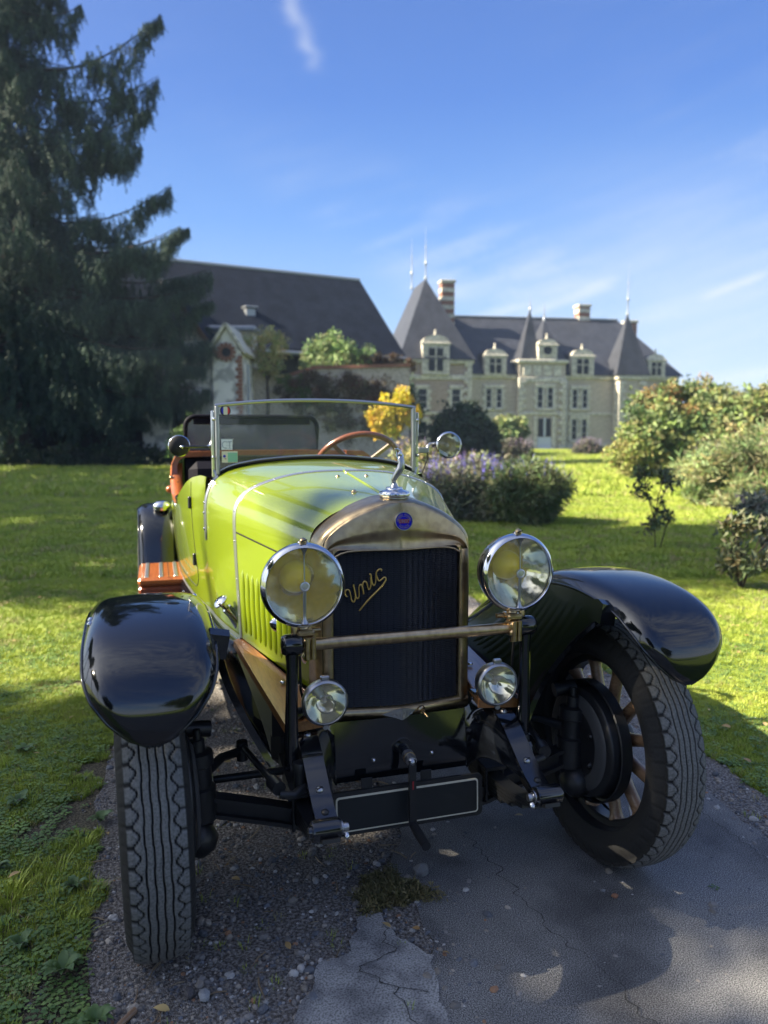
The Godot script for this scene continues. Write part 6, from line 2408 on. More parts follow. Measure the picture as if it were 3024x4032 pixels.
func make_wheel(called: String, at: Vector3, s: float, tyre: ArrayMesh, camber: float, steer: float, front: bool) -> void:
	# s = 1: outer face towards +x
	var w := part(called, car)
	w.position = at
	w.basis = Basis(Vector3.UP, steer) * Basis(Vector3(0, 0, 1), -s * camber)
	inst("tyre", tyre, M.rubber, w)
	var side := Basis(Vector3(0, 0, 1), -PI / 2 * s)      # lathe axis towards the outside
	var X := Transform3D(side, Vector3.ZERO)
	var b := Mold.new()
	b.lathe([Vector2(0.300, -0.070), Vector2(0.306, -0.066), Vector2(0.300, -0.060), Vector2(0.287, -0.045), Vector2(0.284, 0.0), Vector2(0.287, 0.045), Vector2(0.300, 0.060), Vector2(0.306, 0.066), Vector2(0.300, 0.070)], X, 64)
	obj("rim", b, M.black_iron, w)
	b = Mold.new()
	b.lathe([Vector2(0.285, -0.030), Vector2(0.268, -0.028), Vector2(0.262, -0.022), Vector2(0.262, 0.022), Vector2(0.268, 0.028), Vector2(0.285, 0.030)], X, 64)
	obj("felloe", b, M.black_iron, w)
	for k in 12:
		var a := TAU * (k + 0.4) / 12.0
		var d := Vector3(0, cos(a), sin(a))
		b = Mold.new()
		b.tube([d * 0.07, d * 0.12, d * 0.18, d * 0.235, d * 0.255, d * 0.266], [0.026, 0.024, 0.0205, 0.0195, 0.022, 0.028], 12)
		obj("spoke", b, M.wood_spoke, w)
	b = Mold.new()
	b.lathe([Vector2(0.0, 0.085), Vector2(0.045, 0.085), Vector2(0.052, 0.07), Vector2(0.055, 0.045), Vector2(0.095, 0.036), Vector2(0.098, 0.026), Vector2(0.098, -0.026), Vector2(0.06, -0.04), Vector2(0.05, -0.07)], X, 32)
	obj("hub", b, M.black_iron, w)
	if front:
		b = Mold.new()
		b.lathe([Vector2(0.0, -0.125), Vector2(0.06, -0.125), Vector2(0.085, -0.118), Vector2(0.10, -0.120), Vector2(0.16, -0.112), Vector2(0.178, -0.105), Vector2(0.183, -0.098), Vector2(0.186, -0.060), Vector2(0.192, -0.056), Vector2(0.192, -0.048), Vector2(0.18, -0.045)], X, 48)
		b.lathe([Vector2(0.20, -0.085), Vector2(0.205, -0.082), Vector2(0.205, -0.045), Vector2(0.19, -0.040)], X, 48)
		var drum := obj("brake_drum", b, M.black_iron, w)
		b = Mold.new()
		b.lathe([Vector2(0.112, -0.1185), Vector2(0.118, -0.126), Vector2(0.150, -0.122), Vector2(0.160, -0.1125)], X, 48)
		obj("backplate_rib", b, M.dark_grey, drum)
		for k in 6:
			var a := TAU * k / 6.0
			dome("nut", drum, Vector3(-s * 0.121, 0.098 * cos(a), 0.098 * sin(a)), Vector3(-s, 0, 0), 0.011, 0.01, M.black_iron)
	b = Mold.new()
	b.tube([Vector3(s * 0.02, 0.262 * cos(2.6), 0.262 * sin(2.6)), Vector3(s * 0.022, 0.225 * cos(2.6), 0.225 * sin(2.6))], 0.005, 8)
	obj("valve", b, M.dull_steel, w)


func car_wheels() -> void:
	var fine := tyre_mesh(true)
	var plain := tyre_mesh(false)
	for s in [-1.0, 1.0]:
		make_wheel("front_wheel", C(s * WHEEL_W, WHEEL_R - 0.003, WHEEL_B), s, fine, 0.021, 0.037, true)
		make_wheel("rear_wheel", C(s * 0.70, WHEEL_R - 0.003, 3.15), s, plain, 0.0, 0.0, false)


# ---------------------------------------------------------------- fenders
func along(list: Array, t: float) -> Vector3:
	var k := clampi(int(t), 0, list.size() - 2)
	return (list[k] as Vector3).cubic_interpolate(list[k + 1], list[maxi(k - 1, 0)], list[mini(k + 2, list.size() - 1)], t - k)


# (b, y, half width) along the crest, nose to tail
var fender_line := [Vector3(-0.172, 0.727, 0.008), Vector3(-0.183, 0.745, 0.052), Vector3(-0.188, 0.79, 0.098), Vector3(-0.174, 0.85, 0.134), Vector3(-0.130, 0.910, 0.152), Vector3(-0.045, 0.957, 0.158), Vector3(0.08, 0.985, 0.159), Vector3(0.24, 0.993, 0.159), Vector3(0.42, 0.970, 0.159), Vector3(0.66, 0.895, 0.159), Vector3(0.92, 0.770, 0.159), Vector3(1.16, 0.620, 0.159), Vector3(1.36, 0.512, 0.159), Vector3(1.54, 0.456, 0.159), Vector3(1.75, 0.44, 0.159)]
const FENDER_W := 0.737


func fender_point(s: float, t: float, q: float) -> Vector3:
	var a := along(fender_line, t)
	var d := along(fender_line, minf(t + 0.03, 13.99)) - along(fender_line, maxf(t - 0.03, 0.0))
	var n := Vector2(d.y, -d.x).normalized()      # inward normal in (b, y)
	var aq := absf(q)
	var drop := a.z / 0.159 * (0.012 * aq * aq + 0.034 * pow(aq, 9.0))
	return C(s * (FENDER_W + a.z * q), a.y + n.y * drop, a.x + n.x * drop)


func car_fenders() -> void:
	for s in [-1.0, 1.0]:
		var f := part("front_fender", car)
		var b := Mold.new()
		var nt := 130
		var nq := 32
		var p := PackedVector3Array()
		for r in nt + 1:
			for k in nq + 1:
				p.append(fender_point(s, 14.0 * r / nt, lerpf(-1.0, 1.0, k / float(nq))))
		b.grid(p, nq + 1, nt + 1, false, false, s < 0)
		obj("crown", b, M.black_paint, f)
		# rolled edge
		b = Mold.new()
		for e in [-1.0, 1.0]:
			var path := []
			for r in nt + 1:
				path.append(fender_point(s, 14.0 * r / nt, e))
			b.tube(path, 0.0045, 6)
		obj("rolled_edge", b, M.black_paint, f)
		# inner valance from the crown down to the chassis
		b = Mold.new()
		p = PackedVector3Array()
		var cols := 41
		var rows := 15
		for r in rows:
			var v := r / (rows - 1.0)
			for k in cols:
				var u := k / (cols - 1.0)
				var top := fender_point(s, lerpf(5.2, 11.6, u), -1.0)
				var low := C(s * lerpf(0.405, 0.438, u), lerpf(0.475, 0.655, pow(u, 0.5)), lerpf(0.205, 1.22, u))
				var q := top.lerp(low, v)
				var sag := sin(PI * v) * (1.0 - u)
				q += Vector3(s * 0.022 * sin(PI * v), -0.012 * sin(PI * v) * u, -0.10 * sag)
				p.append(q)
		b.grid(p, cols, rows, false, false, s > 0)
		obj("inner_valance", b, M.black_paint, f)
		b = Mold.new()
		var path := []
		for r in rows:
			path.append(p[r * cols])
		b.bar(path, Vector3(1, 0, 0), 0.022, 0.006)
		obj("arch_edge", b, M.black_paint, f)
		# stay under the fender, pressed step at the valance top, bolts
		b = Mold.new()
		b.slab(PackedVector2Array([Vector2(-0.035, -0.035), Vector2(0.035, -0.03), Vector2(0.03, 0.025), Vector2(0.0, 0.035), Vector2(-0.03, 0.025)]), 0.05, Transform3D(Basis(Vector3.UP, PI / 2) * Basis(Vector3.RIGHT, 0.2), C(s * 0.572, 0.912, 0.02)))
		obj("stay_lug", b, M.black_paint, f)
		for k in 3:
			var t := 8.05 + 0.16 * k
			var at := fender_point(s, t, -0.86)
			dome("bolt", f, at, Vector3(-s * 0.75, 0.65, 0.1), 0.010, 0.007, M.chrome)
		for k in 2:
			dome("bolt", f, fender_point(s, 6.2 + 0.22 * k, 0.93), Vector3(s, 0.5, 0.0), 0.008, 0.006, M.chrome)
		# running board
		b = Mold.new()
		b.box(C(s * 0.735, 0.430, 2.15), Vector3(0.318, 0.028, 0.95), 0.006)
		obj("running_board", b, M.black_paint, car)
		b = Mold.new()
		b.box(C(s * 0.896, 0.432, 2.15), Vector3(0.006, 0.034, 0.95), 0.002)
		obj("board_edge", b, M.alloy, car)
		# rear fender
		var g := part("rear_fender", car)
		var line := [Vector3(2.60, 0.445, 0.108), Vector3(2.72, 0.52, 0.108), Vector3(2.80, 0.68, 0.108), Vector3(2.86, 0.83, 0.108), Vector3(2.97, 0.945, 0.108), Vector3(3.15, 1.0, 0.108), Vector3(3.35, 0.96, 0.108), Vector3(3.52, 0.83, 0.108), Vector3(3.62, 0.62, 0.108), Vector3(3.66, 0.45, 0.108)]
		b = Mold.new()
		p = PackedVector3Array()
		for r in 61:
			var a := along(line, 9.0 * r / 60.0)
			var d := along(line, minf(9.0 * r / 60.0 + 0.03, 8.99)) - along(line, maxf(9.0 * r / 60.0 - 0.03, 0.0))
			var n := Vector2(d.y, -d.x).normalized()
			for k in 17:
				var q := lerpf(-1.0, 1.0, k / 16.0)
				var drop := 0.012 * q * q + 0.02 * pow(absf(q), 8.0)
				p.append(C(s * (0.668 + a.z * q), a.y + n.y * drop, a.x + n.x * drop))
		b.grid(p, 17, 61, false, false, s < 0)
		# web between fender and tub
		for r in 61:
			pass
		obj("crown", b, M.black_paint, g)
		b = Mold.new()
		path = []
		for r in 61:
			path.append(p[r * 17 + 16])
		b.tube(path, 0.006, 6)
		obj("rolled_edge", b, M.black_paint, g)
		b = Mold.new()
		p = PackedVector3Array()
		for r in 31:
			var a := along(line, 9.0 * r / 30.0)
			p.append(C(s * 0.562, a.y - 0.03, a.x + 0.02))
			p.append(C(s * 0.52, 0.50, clampf(a.x + 0.02, 2.75, 3.6)))
		b.grid(p, 2, 31)
		obj("inner_web", b, M.black_paint, g)
		b = Mold.new()
		b.lathe([Vector2(0.0, 0.03), Vector2(0.03, 0.026), Vector2(0.05, 0.012), Vector2(0.055, 0.0), Vector2(0.05, -0.02)], Transform3D(Basis(Vector3.RIGHT, 0.15).scaled(Vector3(1.0, 1, 1.2)), C(s * 0.635, 0.995, 3.02)), 20, 80)
		obj("marker_lamp", b, M.chrome, g)
	# wooden tool chest on the left running board
	var t := part("tool_chest", car)
	t.position = C(-0.655, 0.478, 2.52)
	t.rotation.y = -0.02
	var b := Mold.new()
	b.box(Vector3(0, 0.075, 0), Vector3(0.245, 0.15, 0.50), 0.012)
	obj("chest", b, M.wood_red, t)
	b = Mold.new()
	b.box(Vector3(0, 0.176, 0), Vector3(0.252, 0.045, 0.51), 0.014)
	obj("lid", b, M.wood_orange, t)
	for x in [-0.080, -0.005, 0.072]:
		b = Mold.new()
		b.box(Vector3(x, 0.2005, 0.0), Vector3(0.020, 0.005, 0.47), 0.002)
		obj("lid_strip", b, M.alloy, t)
	b = Mold.new()
	b.box(Vector3(0.034, 0.1992, 0.0), Vector3(0.003, 0.001, 0.5))
	obj("lid_joint", b, M.gap_black, t)


# ---------------------------------------------------------------- chassis, axle, apron, crank, plate
func car_chassis() -> void:
	for s in [-1.0, 1.0]:
		var b := Mold.new()
		b.bar([C(s * 0.33, 0.50, 0.5), C(s * 0.36, 0.49, 1.2), C(s * 0.38, 0.48, 2.2), C(s * 0.38, 0.50, 3.5)], Vector3(1, 0, 0), 0.06, 0.11)
		obj("frame_rail", b, M.black_iron, car)
		# dumb iron
		var d := part("dumb_iron", car)
		var top := [C(s * 0.312, 0.602, 0.25), C(s * 0.312, 0.590, 0.19), C(s * 0.312, 0.572, 0.135), C(s * 0.312, 0.545, 0.085), C(s * 0.312, 0.515, 0.04), C(s * 0.312, 0.487, 0.0), C(s * 0.312, 0.460, -0.045), C(s * 0.312, 0.445, -0.085), C(s * 0.312, 0.432, -0.112)]
		b = Mold.new()
		b.bar(top, Vector3(1, 0, 0), 0.058, 0.010)
		obj("top_plate", b, M.black_paint, d)
		b = Mold.new()
		var p := PackedVector3Array()
		for k in top.size():
			var depth := lerpf(0.10, 0.022, k / 8.0)
			var q: Vector3 = top[k]
			p.append(q + Vector3(s * 0.026, -0.004, 0))
			p.append(q + Vector3(s * 0.024, -depth, 0))
			p.append(q + Vector3(-s * 0.022, -depth, 0))
			p.append(q + Vector3(-s * 0.026, -0.004, 0))
		b.grid(p, 4, top.size())
		obj("web", b, M.black_paint, d)
		for q in [[1.7, true], [5.1, true], [6.6, false]]:
			var k := int(q[0])
			var at: Vector3 = (top[k] as Vector3).lerp(top[k + 1], q[0] - k)
			var dir: Vector3 = (top[k + 1] - top[k]).normalized()
			var up := Vector3(1, 0, 0).cross(dir).normalized()
			if up.y < 0:
				up = -up
			dome("bolt", d, at + up * 0.005, up, 0.0105, 0.007, M.dull_steel if q[1] else M.black_iron, q[1])
		b = Mold.new()
		var ax := Transform3D(Basis(Vector3(0, 0, 1), -PI / 2 * s), C(s * 0.320, 0.430, -0.112))
		b.lathe([Vector2(0.0, -0.045), Vector2(0.017, -0.045), Vector2(0.018, -0.040), Vector2(0.027, -0.036), Vector2(0.0285, -0.03), Vector2(0.0285, 0.032), Vector2(0.027, 0.037), Vector2(0.016, 0.038), Vector2(0.015, 0.046), Vector2(0.0, 0.047)], ax, 28)
		obj("spring_eye", b, M.black_paint, d)
		b = Mold.new()
		b.lathe([Vector2(0.0, -0.062), Vector2(0.010, -0.060), Vector2(0.012, -0.054), Vector2(0.010, -0.046), Vector2(0.018, -0.044), Vector2(0.018, -0.04)], ax, 20)
		obj("shackle_pin", b, M.dull_steel, d)
		dome("grease_nipple", d, C(s * 0.268, 0.412, -0.125), Vector3(0, -0.4, 1), 0.009, 0.010, M.chrome)
		# springs
		var sp := part("leaf_spring", car)
		for k in 5:
			b = Mold.new()
			var path := []
			var reach := 1.0 - 0.17 * k
			for j in 13:
				var f := lerpf(-1.0, 1.0, j / 12.0) * reach
				path.append(C(s * 0.315, 0.345 - 0.012 * k + 0.075 * f * f, 0.245 + 0.40 * f - 0.0))
			b.bar(path, Vector3(1, 0, 0), 0.046, 0.010)
			obj("leaf", b, M.black_iron, sp)
		b = Mold.new()
		for o in [-0.03, 0.03]:
			for e in [-0.028, 0.028]:
				b.tube([C(s * 0.315 + e, 0.26, 0.245 + o), C(s * 0.315 + e, 0.375, 0.245 + o)], 0.006, 6)
		b.box(C(s * 0.315, 0.372, 0.245), Vector3(0.075, 0.014, 0.09), 0.003)
		obj("clamp_bolt", b, M.black_iron, sp)
		# king pin, stub and steering arms
		var kp := part("king_pin", car)
		b = Mold.new()
		b.lathe([Vector2(0.0, 0.30), Vector2(0.010, 0.298), Vector2(0.012, 0.27), Vector2(0.020, 0.268), Vector2(0.022, 0.235), Vector2(0.042, 0.230), Vector2(0.044, 0.195), Vector2(0.036, 0.190), Vector2(0.036, 0.13), Vector2(0.046, 0.125), Vector2(0.046, 0.03), Vector2(0.036, 0.02), Vector2(0.03, 0.0), Vector2(0.0, -0.002)], Transform3D(Basis(Vector3(0, 0, 1), -s * 0.03), C(s * 0.608, 0.30, 0.245)), 20)
		obj("knuckle", b, M.black_iron, kp)
		b = Mold.new()
		b.tube([C(s * 0.575, 0.575, 0.30), C(s * 0.648, 0.585, 0.29)], 0.024, 10)
		obj("brake_lever", b, M.black_iron, kp)
		b = Mold.new()
		b.lathe([Vector2(0.0, 0.055), Vector2(0.03, 0.05), Vector2(0.052, 0.03), Vector2(0.055, 0.0), Vector2(0.04, -0.03), Vector2(0.0, -0.04)], Transform3D(Basis(Vector3(0, 0, 1), s * 0.4), C(s * 0.622, 0.275, 0.22)), 16, 80)
		obj("stub_boss", b, M.black_iron, kp)
		b = Mold.new()
		b.tube([C(s * 0.60, 0.46, 0.25), C(s * 0.54, 0.468, 0.33), C(s * 0.475, 0.470, 0.36)], [0.018, 0.014, 0.014], 8)
		b.tube([C(s * 0.475, 0.440, 0.36), C(s * 0.475, 0.50, 0.36)], 0.018, 10)
		obj("steering_arm", b, M.black_iron, kp)
		b = Mold.new()
		b.tube([C(s * 0.475, 0.485, 0.36), C(s * 0.43, 0.478, 0.14), C(s * 0.415, 0.474, 0.085)], [0.010, 0.010, 0.012], 8)
		b.tube([C(s * 0.422, 0.475, 0.11), C(s * 0.410, 0.473, 0.062)], 0.020, 12)
		obj("drag_link", b, M.black_iron, kp)
		b = Mold.new()
		b.tube([C(s * 0.408, 0.455, 0.065), C(s * 0.37, 0.448, 0.06), C(s * 0.335, 0.458, 0.08)], [0.012, 0.014, 0.018], 8)
		b.tube([C(s * 0.345, 0.44, 0.09), C(s * 0.345, 0.52, 0.09)], 0.019, 12)
		b.lathe([Vector2(0.0, 0.01), Vector2(0.02, 0.008), Vector2(0.023, 0.0), Vector2(0.023, -0.014)], Transform3D(Basis(), C(s * 0.345, 0.522, 0.09)), 14)
		obj("damper", b, M.black_iron, kp)
	# front axle beam
	var b := Mold.new()
	var line := []
	for k in 25:
		var w := lerpf(-0.60, 0.60, k / 24.0)
		line.append(C(w, 0.298 + 0.098 * pow(clampf((absf(w) - 0.28) / 0.32, 0.0, 1.0), 0.9), 0.245))
	b.bar(line, Vector3(0, 0, 1), 0.052, 0.012)
	var low := []
	var mid := []
	for q in line:
		low.append(q + Vector3(0, -0.05, 0))
		mid.append(q + Vector3(0, -0.025, 0))
	b.bar(low, Vector3(0, 0, 1), 0.052, 0.012)
	b.bar(mid, Vector3(0, 0, 1), 0.014, 0.045)
	obj("front_axle", b, M.black_iron, car)
	b = Mold.new()
	b.tube([C(-0.56, 0.36, 0.42), C(0.56, 0.36, 0.42)], 0.013, 8)
	obj("track_rod", b, M.black_iron, car)
	b = Mold.new()
	b.box(C(0, 0.45, 0.42), Vector3(0.62, 0.08, 0.06), 0.01)
	b.box(C(0, 0.40, 1.6), Vector3(0.72, 0.14, 2.2), 0.03)
	b.box(C(0, 0.44, 0.75), Vector3(0.44, 0.16, 0.9), 0.05)
	obj("crossmember", b, M.black_iron, car)
	b = Mold.new()
	b.box(C(0, 0.41, 3.15), Vector3(1.3, 0.08, 0.08), 0.02)
	obj("rear_axle", b, M.black_iron, car)
	# apron between the dumb irons
	var p := PackedVector3Array()
	for r in 13:
		var f := r / 12.0
		for k in 21:
			var w := lerpf(-0.213, 0.213, k / 20.0)
			p.append(C(w, lerpf(0.575, 0.392, f), 0.222 + 0.05 * absf(w) * (1.0 - f) - 0.022 * f + 0.012 * pow(f, 6.0)))
	b = Mold.new()
	b.grid(p, 21, 13, false, false, true)
	var apron := obj("apron", b, M.black_paint, car)
	for s in [-1.0, 1.0]:
		p = PackedVector3Array()
		var top := [Vector2(0.602, 0.235), Vector2(0.588, 0.19), Vector2(0.570, 0.135), Vector2(0.543, 0.085), Vector2(0.512, 0.04), Vector2(0.485, 0.0), Vector2(0.458, -0.045), Vector2(0.452, -0.07)]
		for r in 15:
			var f := r / 14.0
			var q: Vector2 = on_curve(top, f * 6.999) if f > 0.0 else top[0]
			for k in 9:
				var v := k / 8.0
				var a := C(s * 0.214, lerpf(0.578, 0.392, f), 0.230 - 0.022 * f)
				var e := C(s * 0.288, q.x, q.y)
				var m := a.lerp(e, v)
				m += Vector3(0, 0.030 * sin(PI * v) * f, -0.055 * sin(PI * v) * f)
				p.append(m)
		b = Mold.new()
		b.grid(p, 9, 15, false, false, s > 0)
		obj("apron_side", b, M.black_paint, car)
		b = Mold.new()
		var edge := []
		for k in 9:
			edge.append(p[14 * 9 + k])
		b.tube(edge, 0.004, 6)
		obj("apron_edge", b, M.black_paint, car)
	for w in [-0.095, 0.095]:
		dome("screw", apron, C(w, 0.452, 0.207), Vector3(0, 0.1, 1), 0.007, 0.006, M.chrome)
	# starting crank
	var cr := part("starting_crank", car)
	b = Mold.new()
	b.lathe([Vector2(0.030, 0.0), Vector2(0.032, 0.006), Vector2(0.027, 0.010), Vector2(0.022, 0.004)], Transform3D(Basis(Vector3.RIGHT, PI / 2), C(0, 0.481, 0.222)), 24)
	obj("collar", b, M.black_iron, cr)
	b = Mold.new()
	b.tube([C(0, 0.481, 0.28), C(0, 0.474, 0.16)], 0.0165, 16)
	obj("shaft", b, M.black_paint, cr)
	b = Mold.new()
	b.tube([C(0, 0.4745, 0.168), C(0, 0.469, 0.128)], [0.0185, 0.0165], 16)
	obj("socket", b, M.dull_steel, cr)
	b = Mold.new()
	b.tube([C(0, 0.4725, 0.152), C(0, 0.4720, 0.148)], 0.0192, 16)
	obj("brass_ring", b, M.brass_bright, cr)
	dome("socket_nut", cr, C(0, 0.468, 0.128), Vector3(0, -0.1, 1), 0.0135, 0.012, M.dull_steel)
	b = Mold.new()
	b.bar([C(0, 0.475, 0.125), C(0, 0.40, 0.122), C(0, 0.30, 0.118), C(0, 0.272, 0.116)], Vector3(1, 0, 0), 0.022, 0.013)
	obj("arm", b, M.black_iron, cr)
	b = Mold.new()
	b.tube([C(0, 0.278, 0.122), C(0, 0.274, 0.06), C(0, 0.270, 0.0)], [0.0125, 0.014, 0.0135], 14)
	obj("handle", b, M.black_iron, cr)
	b = Mold.new()
	b.box(C(0.0, 0.400, 0.1145), Vector3(0.004, 0.026, 0.001))
	obj("red_stamp", b, M.red_mark, cr)
	# number plate, blanked out
	var pl := part("number_plate", car)
	pl.position = C(0.002, 0.318, 0.165)
	pl.rotation.x = -0.04
	b = Mold.new()
	b.slab(rounded(0.490, 0.134, 0.016), 0.010, Transform3D())
	obj("holder", b, M.black_iron, pl)
	b = Mold.new()
	b.slab(rounded(0.458, 0.108, 0.010), 0.004, Transform3D(Basis(), Vector3(0, 0, 0.007)))
	obj("border", b, M.cream_line, pl)
	b = Mold.new()
	b.slab(rounded(0.448, 0.098, 0.007), 0.004, Transform3D(Basis(), Vector3(0, 0, 0.0085)))
	obj("field", b, M.plate_black, pl)
	for x in [-0.13, 0.06]:
		b = Mold.new()
		b.box(Vector3(x, 0.078, -0.004), Vector3(0.035, 0.04, 0.006), 0.001)
		obj("hanger", b, M.black_iron, pl)


func rounded(w: float, h: float, r: float) -> PackedVector2Array:
	var o := PackedVector2Array()
	for c in [[1, 1, 0.0], [-1, 1, 0.5], [-1, -1, 1.0], [1, -1, 1.5]]:
		for k in 5:
			var a: float = PI * (c[2] + 0.5 * k / 4.0)
			o.append(Vector2(c[0] * (w / 2 - r) + r * cos(a), c[1] * (h / 2 - r) + r * sin(a)))
	return o


# ---------------------------------------------------------------- lamps
func car_lamps() -> void:
	# cross bar, clamps and posts
	var b := Mold.new()
	b.tube([C(-0.335, 0.858, 0.112), C(0.335, 0.858, 0.112)], 0.0172, 20)
	obj("lamp_bar", b, M.brass_bright, car)
	for s in [-1.0, 1.0]:
		var post := part("lamp_post", car)
		b = Mold.new()
		var X := Transform3D(Basis(Vector3(0, 0, 1), -PI / 2 * s), C(s * 0.360, 0.862, 0.112))
		b.lathe([Vector2(0.0, -0.028), Vector2(0.026, -0.028), Vector2(0.030, -0.022), Vector2(0.031, 0.0), Vector2(0.030, 0.020), Vector2(0.024, 0.030), Vector2(0.0, 0.033)], X, 24, 70)
		obj("post_head", b, M.black_paint, post)
		b = Mold.new()
		b.tube([C(s * 0.361, 0.845, 0.112), C(s * 0.361, 0.79, 0.112), C(s * 0.363, 0.70, 0.114), C(s * 0.364, 0.60, 0.118), C(s * 0.364, 0.50, 0.124)], [0.019, 0.0165, 0.0175, 0.020, 0.021], 16)
		obj("post_tube", b, M.black_paint, post)
		b = Mold.new()
		b.lathe([Vector2(0.0, 0.028), Vector2(0.007, 0.026), Vector2(0.010, 0.018), Vector2(0.010, 0.0)], Transform3D(Basis(), C(s * 0.352, 0.890, 0.118)), 12, 80)
		obj("cap_nut", b, M.brass_bright, post)
		var cl := part("bar_clamp", car)
		for h in [[0.870, 0.023], [0.846, 0.022]]:
			b = Mold.new()
			b.box(C(s * 0.316, h[0], 0.110), Vector3(0.034, h[1], 0.052), 0.007)
			obj("clamp_half", b, M.brass_bright, cl)
		b = Mold.new()
		for e in [-0.006, 0.010]:
			b.tube([C(s * 0.316 + e, 0.885, 0.082), C(s * 0.316 + e, 0.825, 0.082)], 0.0075, 8)
		obj("clamp_bolt", b, M.brass_bright, cl)
		b = Mold.new()
		b.lathe([Vector2(0.0, -0.012), Vector2(0.012, -0.012), Vector2(0.012, 0.0)], Transform3D(Basis(), C(s * 0.316, 0.832, 0.10)), 8)
		obj("clamp_nut", b, M.brass_bright, cl)
		b = Mold.new()
		b.box(C(s * 0.322, 0.892, 0.125), Vector3(0.050, 0.020, 0.055), 0.006)
		b.tube([C(s * 0.325, 0.895, 0.13), C(s * 0.328, 0.925, 0.14)], 0.017, 12)
		b.tube([C(s * 0.30, 0.893, 0.135), C(s * 0.275, 0.893, 0.135)], 0.008, 8)
		obj("lamp_foot", b, M.brass_bright, cl)
		headlamp("headlamp", C(s * 0.328, 1.029, 0.098), 0.1195, true, 0.0)
		headlamp("side_lamp", C(s * 0.268, 0.687, 0.102), 0.0675, false, 0.0)
		b = Mold.new()
		b.tube([C(s * 0.285, 0.665, 0.15), C(s * 0.315, 0.66, 0.15), C(s * 0.355, 0.66, 0.13)], 0.010, 8)
		obj("side_lamp_arm", b, M.black_iron, car)
		b = Mold.new()
		b.tube([C(s * 0.335, 0.82, 0.135), C(s * 0.332, 0.72, 0.140), C(s * 0.315, 0.66, 0.165), C(s * 0.30, 0.60, 0.20)], 0.004, 6)
		obj("lamp_wire", b, M.gap_black, car)


